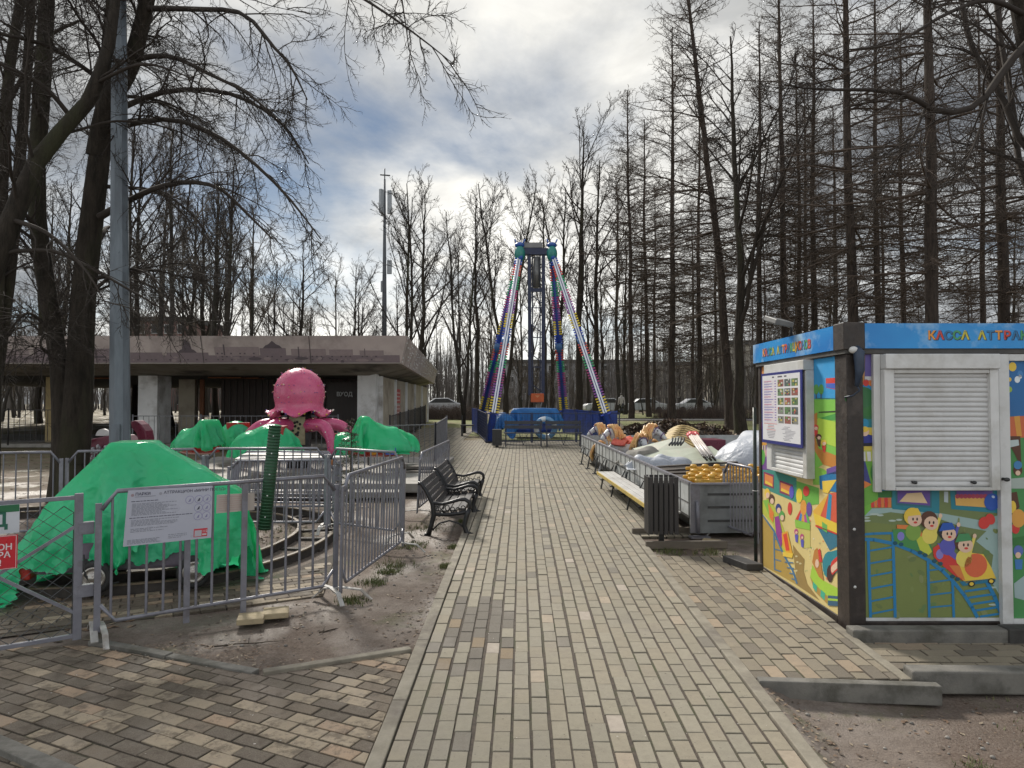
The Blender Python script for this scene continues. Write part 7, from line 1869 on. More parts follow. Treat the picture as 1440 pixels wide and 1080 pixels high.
for i in range(9):
    d = 15.0 + 0.16 * i; mb = MB(); z = 0.60 + 0.035 * i
    p0, p1 = P(926 + i * 2, 620, d), P(976 + 0.8 * i, 618, d); z0 = gz(d) + z
    pts = [(p0.x + (p1.x - p0.x) * f, d + 0.15 * math.sin(PI * f), z0 + 0.13 * math.sin(PI * f)) for f in np.linspace(0, 1, 9)]
    for q0, q1 in zip(pts[:-1], pts[1:]): mb.beam(q0, V(q1) + (V(q1) - V(q0)) * 0.03, 0.12, 0.028)
    o = mb.build('curved_slat', M['straw']); tag(o, 'straw yellow curved slat in the stack behind the white poles', 'slat', 'curved yellow slats stacked on the trailer')
mb = MB()
for i in range(5):
    a0 = P(941 + i * 4, 626, 13.6); b0_ = P(946 + i * 4, 616, 13.8); mb.tube([a0, (a0 + b0_) / 2 + Vector((0.02, 0, 0)), b0_], 0.02, 6)
    if i < 4: mb.tube([b0_, P(945 + i * 4, 626, 13.6)], 0.012, 6)
o = mb.build('black_bracket', M['gridblack']); tag(o, 'black zigzag bracket lying in front of the straw yellow slats', 'bracket')
cg = P(905, 630, 13.3)
SG = drape(sheet(26, 24, 1.15, 1.0, (0, 0, 0), I3, 0.62), [('box', V((0, 0, 0.12)), (0.25, 0.16, 0.16), rotz(0.5)), ('ell', V((0.12, 0.05, 0.2)), (0.16, 0.12, 0.16), I3), ('ell', V((-0.25, -0.1, 0.1)), (0.12, 0.1, 0.14), I3)], ground=0.03, steps=60, iters=6, seed=4)
o = cloth_obj('grey_cloth', SG + V((cg.x, cg.y, gz(13.3) + 0.42)), mat('grey_cloth', (0.24, 0.225, 0.20), (0.17, 0.16, 0.145), 4, 0.9, bmp=0.3)); tag(o, 'crumpled grey cloth thrown over a box between mint panels and horses', 'cloth')
mb = MB(); mb.box((P(985, 615, 16).x, 16.2, gz(16) + 0.55), (1.0, 0.8, 0.34), 0.05); o = mb.build('maroon_box', M['maroon'], bevel=0.02); tag(o, 'low maroon box behind the white poles and the white sheet', 'box')
# carousel horses
M['horsewhite'] = mat('horse_white', (0.55, 0.55, 0.56), (0.46, 0.47, 0.49), 5, 0.35, c3=(0.50, 0.42, 0.36), s3=3); M['mane'] = mat('orange_yellow_mane', (0.62, 0.36, 0.12), (0.66, 0.44, 0.22), 12, 0.45, c3=(0.60, 0.24, 0.08), s3=6); M['coral'] = mat('coral_saddle', (0.62, 0.13, 0.08), (0.52, 0.08, 0.06), 8, 0.4); M['purple'] = mat('purple_bridle', (0.16, 0.07, 0.22), (0.10, 0.05, 0.16), 9, 0.4)
def make_horse():
    t = thing('carousel_horse', '', 'carousel horse')
    J = [((0, 0, 0), .17), ((-0.22, 0, 0.02), .17), ((0.22, 0, 0.0), .16), ((0.40, 0, 0.05), .17), ((0.53, 0, 0.20), .13), ((0.62, 0, 0.36), .10), ((0.66, 0, 0.48), .085), ((0.74, 0, 0.52), .085), ((0.84, 0, 0.46), .07), ((0.95, 0, 0.37), .052), ((1.00, 0, 0.33), .048)]
    E = [(0, 1), (0, 2), (2, 3), (3, 4), (4, 5), (5, 6), (6, 7), (7, 8), (8, 9), (9, 10)]
    def leg(root, pts):
        prev = root
        for p, r in pts: J.append((p, r)); E.append((prev, len(J) - 1)); prev = len(J) - 1
    for s in (-1, 1):
        leg(3, [((0.44, 0.09 * s, -0.10), .075), ((0.62, 0.10 * s, -0.14 + 0.05 * s), .05), ((0.56, 0.10 * s, -0.34 + 0.04 * s), .034), ((0.48, 0.10 * s, -0.42), .036)])
        leg(1, [((-0.28, 0.10 * s, -0.12), .095), ((-0.16, 0.11 * s, -0.26), .055), ((-0.36, 0.11 * s, -0.36), .038), ((-0.40, 0.11 * s, -0.50 + 0.04 * s), .034), ((-0.36, 0.11 * s, -0.55 + 0.04 * s), .036)])
        J.append(((0.665, 0.05 * s, 0.60), .022)); E.append((6, len(J) - 1))
    me = bpy.data.meshes.new('body'); me.from_pydata([j[0] for j in J], E, []); me.materials.append(M['horsewhite'])
    o = bpy.data.objects.new('body', me); COL.objects.link(o); o.parent = t
    sk = o.modifiers.new('skin', 'SKIN'); sk.use_smooth_shade = True
    if not me.skin_vertices: me.skin_vertices.new()
    for i, j in enumerate(J): me.skin_vertices[0].data[i].radius = (j[1], j[1]); me.skin_vertices[0].data[i].use_root = (i == 0)
    sb = o.modifiers.new('sub', 'SUBSURF'); sb.levels = sb.render_levels = 2
    rng = random.Random(4)
    mb = MB(); spine = [(0.42, 0, 0.22), (0.48, 0, 0.32), (0.54, 0, 0.43), (0.60, 0, 0.53), (0.66, 0, 0.59), (0.73, 0, 0.60)]
    for i, c in enumerate(spine):
        for s in (-1, 1):
            for k in range(5):
                a = V(c) + V((rng.uniform(-0.04, 0.04), 0.02 * s, rng.uniform(-0.02, 0.02))); l = rng.uniform(0.16, 0.28)
                pts = [a, a + V((-0.05, 0.05 * s, 0.03)), a + V((-0.10 + rng.uniform(-0.03, 0.05), 0.10 * s, -l * 0.4)), a + V((-0.12 + rng.uniform(-0.05, 0.08), 0.115 * s, -l)), a + V((-0.09, 0.135 * s, -l * 1.05))]
                mb.tube(pts, [0.022, 0.030, 0.028, 0.018, 0.004], 6)
    mb.build('mane', M['mane'], t, local=True)
    mb = MB()
    for k in range(10):
        y = rng.uniform(-0.05, 0.05); pts = [(-0.36, y * 0.4, 0.10), (-0.48, y, 0.12), (-0.60, y * 1.8, 0.0), (-0.66, y * 2.2, -0.2 + rng.uniform(-0.05, 0.05)), (-0.60, y * 2.3, -0.34)]
        mb.tube(pts, [0.025, 0.035, 0.032, 0.022, 0.004], 6)
    mb.build('tail', M['mane'], t, local=True)
    A = np.array([[(x + 0.02 * math.sin(b), 0.192 * math.sin(b), 0.0 + 0.19 * math.cos(b) + 0.02 * (abs(x) > 0.12)) for b in np.linspace(-1.1, 1.1, 13)] for x in (-0.16, -0.08, 0.0, 0.08, 0.16)])
    mb = MB(); mb.grid(A); sd_ = mb.build('saddle', M['coral'], t, local=True); md = sd_.modifiers.new('t', 'SOLIDIFY'); md.thickness = 0.03
    mb = MB()
    for (cx, cz, r, tilt) in ((0.90, 0.41, 0.068, 0.9), (0.76, 0.50, 0.092, 0.5)):
        mb.tube([(cx + r * math.sin(a) * math.cos(tilt) * 0.3 + r * math.cos(a) * math.sin(tilt) * 0.6, r * math.sin(a) * 0.95, cz + r * math.cos(a)) for a in np.linspace(0, 2 * PI, 17)[:-1]], 0.011, 6, closed=True)
    mb.build('bridle', M['purple'], t, local=True)
    for s in (-1, 1): mb = MB(); mb.ball((0.80, 0.068 * s, 0.515), (0.018, 0.012, 0.016), 8, 6); mb.build('eye', M['blackplastic'], t, local=True)
    return t
horse = make_horse()
hl = [('white carousel horse with patterned face turned towards the path', (897, 609), 16.4, R_(205), (0.0, 0.12), 0.95), ('white carousel horse with high arched orange mane and purple bridle, facing right', (872, 612), 15.9, R_(-22), (0, 0.10), 1.0), ('white carousel horse lying lowest at the trailer side with yellow mane', (886, 634), 16.0, R_(-76), (0.1, 0.34), 0.95), ('white carousel horse at the far end, mostly hidden by the patterned face', (880, 606), 17.3, R_(172), (0, 0.1), 0.9)]
for i, (lb, (px, py), d, rz, tl2, s) in enumerate(hl):
    o = horse if i == 0 else dup(horse)
    p = P(px, py, d); o.location = (p.x, p.y, gz(d) + (0.50 if i != 2 else 0.52)); o.rotation_euler = (tl2[0], tl2[1], rz); o.scale = (s,) * 3; o['label'] = lb; o['group'] = 'carousel horses on the trailer'
# bin, soil patch boards, barrier by the kiosk
c = G(930, 765); t = thing('slatted_bin', 'tall black slatted park bin on a single leg beside the trailer', 'bin', tuple(c))
zt3, zb3 = c.z + 0.81, c.z + 0.14
mb = MB(); mb.box((c.x, c.y, (zt3 + zb3) / 2 - 0.02), (0.29, 0.24, zt3 - zb3 - 0.10)); mb.build('liner', M['blackplastic'], t, bevel=0.01)
mb = MB()
for i in range(6):
    x = c.x - 0.148 + 0.296 * i / 5
    for s in (-1, 1): mb.box((x, c.y + s * 0.150, (zt3 + zb3) / 2), (0.046, 0.022, zt3 - zb3))
for i in range(4):
    y = c.y - 0.115 + 0.23 * i / 3
    for s in (-1, 1): mb.box((c.x + s * 0.168, y, (zt3 + zb3) / 2), (0.022, 0.052, zt3 - zb3))
mb.build('slats', mat('black_slats', (0.022, 0.020, 0.021), (0.035, 0.032, 0.033), 7, 0.5, bmp=0.1, stretch=(1, 1, 0.2)), t, bevel=0.004)
mb = MB(); mb.box((c.x, c.y, c.z + 0.06), (0.06, 0.05, 0.18)); mb.build('leg', M['blackplastic'], t)
M['board'] = mat('weathered_board', (0.16, 0.135, 0.105), (0.10, 0.085, 0.07), 6, 0.85, bmp=0.3, stretch=(0.3, 4, 1))
for (pa, pb_, lb) in (((889, 750), (992, 748), 'weathered edging board behind the foot of the slatted bin'), ((908, 769), (1022, 768), 'weathered edging board in front of the slatted bin foot')):
    a, b_ = G(*pa, dz=0.0), G(*pb_, dz=0.0); mb = MB(); mb.beam((a.x, a.y, a.z + 0.02), (b_.x, b_.y, b_.z + 0.02), 0.05, 0.09); o = mb.build('edging_board', M['board'], bevel=0.005); tag(o, lb, 'board')
a, b_ = G(989, 760), G(1012, 762); mb = MB(); mb.beam((a.x, a.y, a.z + 0.01), (b_.x, b_.y - 0.02, b_.z + 0.01), 0.10, 0.025); o = mb.build('foot_plate', M['sandpaver']); tag(o, 'small flat paver under the trailer support leg', 'paver')
barrier(G(1018, 752), G(1066, 772), 0.92, 'grey barrier closing the gap between trailer end and kiosk', nb=9, lean=0.0, feet=(1, 0))
# dark slab between: soil strip under trailer
# ---------------------------------------------------------------- lawns, far path, hedge, brush piles
def patch(name, pts, dz, m):
    mb = MB(); rng = random.Random(len(name)); out = []
    for (a, b) in zip(pts, pts[1:] + pts[:1]):
        n = 10
        for i in range(n): f = i / n; out.append((a[0] + (b[0] - a[0]) * f + rng.gauss(0, 0.12), a[1] + (b[1] - a[1]) * f + rng.gauss(0, 0.12)))
    mb.add([(x, y, gz(y) - 0.022 + dz) for x, y in out], [tuple(range(len(out)))]); o = mb.build(name, m); return tag(o, kind='structure')
M['lawn'] = mat('spring_lawn', (0.19, 0.20, 0.06), (0.13, 0.145, 0.045), 0.8, 0.95, bmp=0.5, bscale=25, c3=(0.21, 0.17, 0.085), s3=0.35); M['asphalt'] = mat('old_asphalt', (0.15, 0.145, 0.14), (0.11, 0.105, 0.10), 3, 0.9, bmp=0.3)
patch('lawn', [(-7.6, 30), (-1.0, 28), (0.4, 44), (-12, 44)], 0.012, M['lawn'])
patch('lawn', [(-0.9, 23.3), (4.6, 23.3), (3.6, 33), (-1.8, 33)], 0.010, M['lawn'])
patch('lawn', [(5, 33), (30, 31), (34, 41), (5.5, 41)], 0.012, M['lawn'])
patch('lawn', [(6, 46), (50, 44), (60, 70), (2, 70)], 0.012, M['lawn'])
patch('far_path', [(4.5, 42), (60, 42.5), (60, 44.5), (4.5, 44.2)], 0.016, M['asphalt'])
def brush(c, w, l, h, n, seed, label, nm='brush_pile', cols=((0.075, 0.045, 0.03), (0.12, 0.08, 0.055), (0.045, 0.03, 0.022), (0.19, 0.13, 0.09))):
    rng = random.Random(seed); t = thing(nm, label, 'brush pile', tuple(c), 0, 'piles of raked leaves and brush')
    mb = MB(); A = np.array([[(c.x + w * u, c.y + l * v, c.z - 0.03 + h * 0.8 * max(0, 1 - (u * u + v * v)) ** 0.8 + rng.gauss(0, 0.03)) for v in np.linspace(-1, 1, 15)] for u in np.linspace(-1, 1, 15)]); mb.grid(A, cols[2]); mb.build('heap', M['matte'], t)
    mb = MB()
    for _ in range(n):
        a = rng.uniform(0, 6.28); r = math.sqrt(rng.random()) * 0.95; z = c.z + h * 0.8 * (1 - r * r) ** 0.8 + rng.uniform(-0.02, 0.12 * h + 0.05); p = V((c.x + w * r * math.cos(a), c.y + l * r * math.sin(a), z)); d = V((rng.gauss(0, 1), rng.gauss(0, 1), rng.gauss(0, 0.5))); d /= np.linalg.norm(d)
        if rng.random() < 0.4: L = rng.uniform(0.1, 0.35); sdv = np.cross(d, V((0, 0, 1))) * 0.012; mb.add([p - sdv, p + sdv, p + d * L], [(0, 1, 2)], rng.choice(cols))
        else: s = rng.uniform(0.04, 0.09); e2 = np.cross(d, V((0.3, 0.5, 1))); e2 /= np.linalg.norm(e2); mb.add([p - d * s, p - e2 * s * 0.6, p + d * s, p + e2 * s * 0.6], [(0, 1, 2, 3)], rng.choice(cols))
    mb.build('sticks', M['matte'], t)
for i, (px, py, d, w, h, lb) in enumerate(((897, 606, 27, 0.9, 0.55, 'brown leaf pile next to the blue corner panel of the ride'), (945, 606, 27, 1.15, 0.75, 'brown leaf pile between two larch trunks beyond the horses'), (992, 610, 24, 1.15, 0.75, 'tallest brown leaf pile beyond the white poles'), (1046, 612, 22.5, 0.9, 0.45, 'low brush pile of thin sticks left of the kiosk'), (922, 602, 30, 0.9, 0.5, 'small leaf pile behind the two bigger heaps'))):
    c = P(px, py, d); c.z = gz(d); brush(c, w, 0.8, h, 900, 30 + i, lb)
def hedge(name, label, a, b, h, w, n, seed, cols):
    rng = random.Random(seed); a, b = V(a), V(b); mb = MB()
    for _ in range(n):
        f = rng.random(); p = a + (b - a) * f + V((rng.gauss(0, w * 0.3), rng.gauss(0, w * 0.4), 0)); hh = h * rng.uniform(0.5, 1.1); d = V((rng.gauss(0, 0.25), rng.gauss(0, 0.25), 1)); sdv = V((0.008, 0.003, 0))
        p[2] = gz(p[1]); q = p + d * hh; mb.add([p - sdv, p + sdv, q], [(0, 1, 2)], rng.choice(cols))
        for k in range(3): m_ = p + d * hh * rng.uniform(0.3, 0.9); e = V((rng.gauss(0, 1), rng.gauss(0, 1), rng.uniform(0, 1))) * 0.09; mb.add([m_ - sdv * 0.7, m_ + sdv * 0.7, m_ + e], [(0, 1, 2)], rng.choice(cols))
    o = mb.build(name, M['matte']); return tag(o, label, 'hedge')
hedge('hedge', 'leafless brown hedge along the lawn behind the pavilion end', P(585, 590, 44), P(668, 590, 43), 0.95, 0.8, 2600, 3, ((0.09, 0.06, 0.05), (0.12, 0.085, 0.07), (0.06, 0.045, 0.04)))
hedge('hedge', 'leafless brown hedge beyond the far park path', P(925, 580, 46), P(1055, 580, 46), 0.9, 1.0, 2600, 4, ((0.09, 0.06, 0.045), (0.13, 0.09, 0.07), (0.06, 0.045, 0.04)))
picket('picket_fence', 'dark street fence far beyond the larches', P(790, 580, 62).xy.to_3d() + Vector((0, 0, 0.9)), P(1180, 580, 62).xy.to_3d() + Vector((0, 0, 0.9)), 1.4, M['blackfence'], 0.35, 4, 0.015)
# far cars and a walker
def make_car_():
    t = thing('parked_car', '', 'car')
    prof = [(-2.1, 0.35), (-2.15, 0.75), (-1.9, 0.92), (-1.2, 0.98), (-0.55, 1.42), (0.65, 1.45), (1.5, 1.0), (2.1, 0.92), (2.15, 0.4), (1.9, 0.28), (-1.9, 0.28)]
    mb = MB(); mb.prism([(x, -0.85, z) for x, z in prof], (0, 1.7, 0)); mb.build('body', mat('car_paint', (0.45, 0.46, 0.48), (0.42, 0.43, 0.45), 3, 0.3), t, bevel=0.08, local=True)
    for s in (-1, 1): mb = MB(); mb.prism([(-1.0, 0.857 * s, 1.0), (-0.48, 0.857 * s, 1.36), (0.6, 0.857 * s, 1.38), (1.25, 0.857 * s, 1.02)], (0, -0.01 * s, 0)); mb.build('window', M['blackplastic'], t, local=True)
    for x in (-1.3, 1.35):
        for s in (-1, 1): mb = MB(); mb.lathe([(0, -0.1), (0.3, -0.1), (0.32, 0), (0.3, 0.08), (0.18, 0.1), (0, 0.1)], (x, 0.82 * s, 0.32), 16, axis='y'); mb.build('wheel', M['rubber'], t, local=True)
    return t
car_ = make_car_()
for i, (px, d, rz, lb) in enumerate(((852, 68, 0.1, 'pale car parked beyond the larches right of the swing ride'), (905, 70, 0.0, 'pale car parked far behind the leaf piles'), (975, 72, 0.05, 'pale car seen between larch trunks left of the kiosk'), (620, 64, 0.1, 'pale car glimpsed through trunks left of the swing ride'))):
    o = car_ if i == 0 else dup(car_)
    p = P(px, 575, d); o.location = (p.x, d, 0.88); o.rotation_euler = (0, 0, rz); o['label'] = lb; o['group'] = 'cars parked along the street behind the park'
def walker(px, d):
    c = P(px, 580, d); t = thing('person', 'distant walker in a pale jacket and dark trousers on the far path', 'person', (c.x, d, gz(d)))
    J = [((0, 0, 0.92), .13), ((0, 0, 1.12), .13), ((0, 0, 1.38), .15), ((0, 0, 1.50), .06), ((0, 0, 1.60), .095), ((0, 0, 1.70), .09)]; E = [(0, 1), (1, 2), (2, 3), (3, 4), (4, 5)]
    def ch(r, pts):
        pv_ = r
        for p, rr in pts: J.append((p, rr)); E.append((pv_, len(J) - 1)); pv_ = len(J) - 1
    for s in (-1, 1):
        ch(2, [((0.19 * s, 0, 1.38), .065), ((0.24 * s, -0.03 * s, 1.12), .05), ((0.25 * s, -0.10 * s, 0.88), .04), ((0.25 * s, -0.12 * s, 0.80), .035)]); ch(0, [((0.10 * s, 0, 0.86), .09), ((0.10 * s, -0.12 * s, 0.48), .065), ((0.10 * s, -0.10 * s + 0.05, 0.07), .045), ((0.10 * s, -0.10 * s - 0.08, 0.04), .042)])
    me = bpy.data.meshes.new('body'); me.from_pydata(J and [j[0] for j in J], E, []); me.materials.append(mat('walker_clothes', (0.50, 0.47, 0.46), (0.45, 0.42, 0.41), 3, 0.8)); o = bpy.data.objects.new('body', me); COL.objects.link(o); o.parent = t
    sk = o.modifiers.new('skin', 'SKIN'); sk.use_smooth_shade = True
    for i, j in enumerate(J): me.skin_vertices[0].data[i].radius = (j[1], j[1]); me.skin_vertices[0].data[i].use_root = (i == 0)
    sb = o.modifiers.new('sub', 'SUBSURF'); sb.levels = sb.render_levels = 1
    mb = MB(); mb.tube([(0.10, -0.12, 0.50), (0.10, -0.05, 0.1)], 0.085, 8); mb.tube([(-0.10, 0.12, 0.50), (-0.10, 0.15, 0.1)], 0.085, 8); mb.tube([(0.10, -0.02, 0.92), (0.10, -0.12, 0.5)], [0.115, 0.085], 8); mb.tube([(-0.10, 0.02, 0.92), (-0.10, 0.12, 0.5)], [0.115, 0.085], 8); mb.build('trousers', M['blackplastic'], t, local=True)
    mb = MB(); mb.ball((0, 0.01, 1.68), (0.10, 0.11, 0.10), 10, 8); mb.build('hair', M['darkwood'], t, local=True)
walker(874, 58)
# far houses
def house(name, label, px0, px1, d, ztop_, m, rows, colsn, roofc, win=(0.05, 0.055, 0.065)):
    x0, x1 = P(px0, 560, d).x, P(px1, 560, d).x; z0 = 0.9; t = thing(name, label, 'building', ((x0 + x1) / 2, d, z0))
    mb = MB(); mb.box(((x0 + x1) / 2, d + 6, (z0 + ztop_) / 2), (x1 - x0, 12, ztop_ - z0)); mb.build('wall', m, t)
    mb = MB(); mb.box(((x0 + x1) / 2, d + 6, ztop_ + 0.3), (x1 - x0 + 0.8, 12.8, 0.6)); mb.build('roof', roofc, t)
    W_ = (x1 - x0) / colsn; Hh = (ztop_ - z0) / rows
    for i in range(colsn):
        for r in range(rows):
            if i * rows + r > 90: break
            mb = MB(); mb.box((x0 + (i + 0.5) * W_, d - 0.02, z0 + (r + 0.55) * Hh), (W_ * 0.5, 0.10, Hh * 0.52)); w = mb.build('window', M['white'], t)
            mb = MB(); mb.box((x0 + (i + 0.5) * W_, d - 0.08, z0 + (r + 0.55) * Hh), (W_ * 0.42, 0.06, Hh * 0.44)); mb.build('pane', M['blackplastic'], w)
M['beigehouse'] = mat('beige_render', (0.40, 0.37, 0.31), (0.34, 0.315, 0.265), 0.3, 0.85, c3=(0.28, 0.26, 0.22), s3=0.15); M['pinkhouse'] = mat('pink_brick', (0.26, 0.15, 0.13), (0.20, 0.12, 0.105), 0.5, 0.85); M['greyhouse'] = mat('grey_panel', (0.34, 0.34, 0.35), (0.28, 0.28, 0.29), 0.4, 0.85)
house('apartment_block', 'beige apartment block behind the trees left of the kiosk', 1010, 1130, 105, 10.5, M['beigehouse'], 4, 6, M['roofing'])
house('apartment_block', 'pale grey apartment block far behind the swing ride', 690, 880, 135, 9.5, M['greyhouse'], 4, 10, M['roofing'])
house('apartment_block', 'reddish apartment block showing above the pavilion roof', 170, 262, 100, 13.5, M['pinkhouse'], 5, 5, M['roofing'])
house('apartment_block', 'long beige block glimpsed between larch trunks', 890, 1005, 125, 8.5, M['beigehouse'], 3, 8, M['roofing'])
# telecom mast
t = None
d = 78; b = P(540, 590, d); b.z = 0.9; top = P(541, 252, d); mt = thing('radio_mast', 'slim radio mast with antenna panels rising behind the pavilion', 'mast', tuple(b)); M['mast'] = mat('mast_grey', (0.07, 0.075, 0.085), (0.045, 0.05, 0.057), 3, 0.5)
mb = MB(); mb.tube([b, b + (top - b) * 0.45, top], [0.30, 0.26, 0.10], 10); mb.build('pole', M['mast'], mt)
for i, (f, w, h) in enumerate(((0.90, 0.45, 2.6), (0.90, 0.45, 2.6), (0.90, 0.45, 2.6), (0.62, 0.5, 1.5), (0.54, 0.45, 1.2))):
    a = i * 2.1; c = b + (top - b) * f + Vector((0.55 * math.cos(a), 0.55 * math.sin(a), 0)); mb = MB(); mb.box(c, (w, 0.3, h), a); mb.build('antenna', mat('antenna_white', (0.30, 0.32, 0.34), None, 3, 0.5) if i == 0 else M['ant'], mt)
    if i == 0: M['ant'] = bpy.data.materials['antenna_white']
mb = MB(); mb.tube([top, top + Vector((0, 0, 1.2))], 0.06, 6); mb.tube([top + Vector((-0.5, 0, 0.5)), top + Vector((0.6, 0, 0.4))], 0.08, 6); mb.build('top_antenna', M['mast'], mt)
# ---------------------------------------------------------------- trees: limbs, branches and twigs grown level by level
def curve_tubes(groups):
    Vs, Fs, off = [], [], 0
    for Pt, Rd, k in groups:
        m, n = Pt.shape[:2]
        T = np.gradient(Pt, axis=1); T /= np.linalg.norm(T, axis=2, keepdims=True) + 1e-9
        Tm = T.mean(1, keepdims=True); ref = np.where(np.abs(Tm[..., 2:3]) < 0.9, np.array([0, 0, 1.0]), np.array([1.0, 0, 0]))
        S = np.cross(T, ref); S /= np.linalg.norm(S, axis=2, keepdims=True) + 1e-9
        U = np.cross(S, T)
        a = np.arange(k) * 2 * PI / k
        ring = Pt[:, :, None, :] + Rd[:, :, None, None] * (np.cos(a)[None, None, :, None] * S[:, :, None, :] + np.sin(a)[None, None, :, None] * U[:, :, None, :])
        Vs.append(ring.reshape(-1, 3))
        i, j, l = np.meshgrid(np.arange(m), np.arange(n - 1), np.arange(k), indexing='ij')
        l2 = (l + 1) % k; b = off + i * n * k
        Fs.append(np.stack([b + j * k + l, b + j * k + l2, b + (j + 1) * k + l2, b + (j + 1) * k + l], -1).reshape(-1, 4))
        off += m * n * k
    return np.concatenate(Vs), np.concatenate(Fs)
def spawn(rng, Pt, Rd, c, t0, t1, ang, L, up=0.0, grav=0.0, jit=0.12, n=5, rr=0.6, rmin=0.003, lpow=None, angj=0.25, flat=0.0, taper=0.25, ltip=0.5):
    m, k = Pt.shape[:2]
    t = t0 + (t1 - t0) * ((np.arange(c)[None] + rng.random((m, c))) / c)
    x = t * (k - 1); i0 = np.clip(x.astype(int), 0, k - 2); f = (x - i0)[..., None]
    r = np.arange(m)[:, None]
    p = Pt[r, i0] * (1 - f) + Pt[r, i0 + 1] * f; tg = Pt[r, i0 + 1] - Pt[r, i0]; tg /= np.linalg.norm(tg, axis=2, keepdims=True) + 1e-9
    R0 = Rd[r, i0] * (1 - f[..., 0]) + Rd[r, i0 + 1] * f[..., 0]
    q = rng.normal(size=p.shape); q[..., 2] *= (1 - flat)
    q -= tg * (q * tg).sum(2, keepdims=True); q /= np.linalg.norm(q, axis=2, keepdims=True) + 1e-9
    a = ang + rng.normal(0, angj, (m, c, 1))
    d = np.cos(a) * tg + np.sin(a) * q; d[..., 2] += up; d /= np.linalg.norm(d, axis=2, keepdims=True) + 1e-9
    ln = L * (1 - (1 - ltip) * t) * rng.uniform(0.6, 1.25, (m, c)) if np.isscalar(L) else L[:, None] * (1 - (1 - ltip) * t) * rng.uniform(0.6, 1.25, (m, c))
    M_ = m * c; p = p.reshape(M_, 3); d = d.reshape(M_, 3); st = (ln.reshape(M_, 1)) / (n - 1)
    out = np.zeros((M_, n, 3)); out[:, 0] = p
    for j in range(1, n):
        out[:, j] = out[:, j - 1] + d * st
        d = d + rng.normal(0, jit, d.shape); d[:, 2] += grav if np.isscalar(grav) else grav[j - 1]; d /= np.linalg.norm(d, axis=1, keepdims=True)
    rb = np.maximum(R0.reshape(M_) * rr, rmin)
    Ro = rb[:, None] * np.linspace(1, taper, n)[None]
    return out, Ro, ln.reshape(M_)
def bark(name, c1, c2, c3, sc=5):
    m, nt, b = nodes_of(name)
    v = coords(nt, (1, 1, 0.22))
    n1 = ramp(nt, noise(nt, v, sc * 2.5, 7, 0.7), 0.38, 0.64)
    col = mixc(nt, n1, c1, c2)
    col = mixc(nt, ramp(nt, noise(nt, v, 1.3, 5, 0.6), 0.52, 0.68), col, c3)
    nt.links.new(col, b.inputs['Base Color']); b.inputs['Roughness'].default_value = 0.9; b.inputs['Specular IOR Level'].default_value = 0.2
    bump(nt, b, noise(nt, v, sc * 5, 8, 0.75), 0.9, 0.05)
    return m
M['barkdark'] = bark('bark_dark', (0.048, 0.039, 0.031), (0.021, 0.018, 0.014), (0.052, 0.052, 0.030)); M['barklarch'] = bark('bark_larch', (0.066, 0.051, 0.042), (0.030, 0.024, 0.020), (0.082, 0.065, 0.053)); M['barkgrey'] = bark('bark_grey', (0.060, 0.053, 0.046), (0.030, 0.027, 0.024), (0.05, 0.05, 0.034))
M['twigs'] = mat('branch_bark', (0.034, 0.028, 0.024), (0.046, 0.038, 0.032), 3, 0.9, spec=0.2); M['twigs_larch'] = mat('larch_twig', (0.062, 0.047, 0.037), (0.085, 0.064, 0.050), 3, 0.9, spec=0.2); M['twigs_pale'] = mat('pale_twig', (0.125, 0.105, 0.085), (0.095, 0.080, 0.066), 3, 0.9, spec=0.2)  # pale_twig is a pale kind, lightened further to paint in distance haze
def tree_parts(t, trunk_groups, crown_groups, mb_, mt_):
    v, f = curve_tubes(trunk_groups); me = fast_mesh('trunk', v, f); o = finish(me, 'trunk', mb_, t, smooth=np.ones(len(f), bool))
    v, f = curve_tubes(crown_groups); me = fast_mesh('crown', v, f); o2 = finish(me, 'crown', mt_, t)
    return o, o2
def trunk_line(rng, h, r0, n=16, wob=0.25, lean=(0, 0), rt=0.03, flare=1.35):
    z = np.linspace(0, 1, n); Pt = np.zeros((1, n, 3))
    w = np.cumsum(rng.normal(0, wob / n, (n, 2)), 0); w[0] = 0
    Pt[0, :, 0] = w[:, 0] + lean[0] * z ** 1.3; Pt[0, :, 1] = w[:, 1] + lean[1] * z ** 1.3; Pt[0, :, 2] = z * h - 0.15 * (z == 0)
    Rd = (r0 * (1 - z) ** 0.85 + rt)[None]; Rd[0, 0] *= flare; Rd[0, 1] *= 1.05
    return Pt, Rd
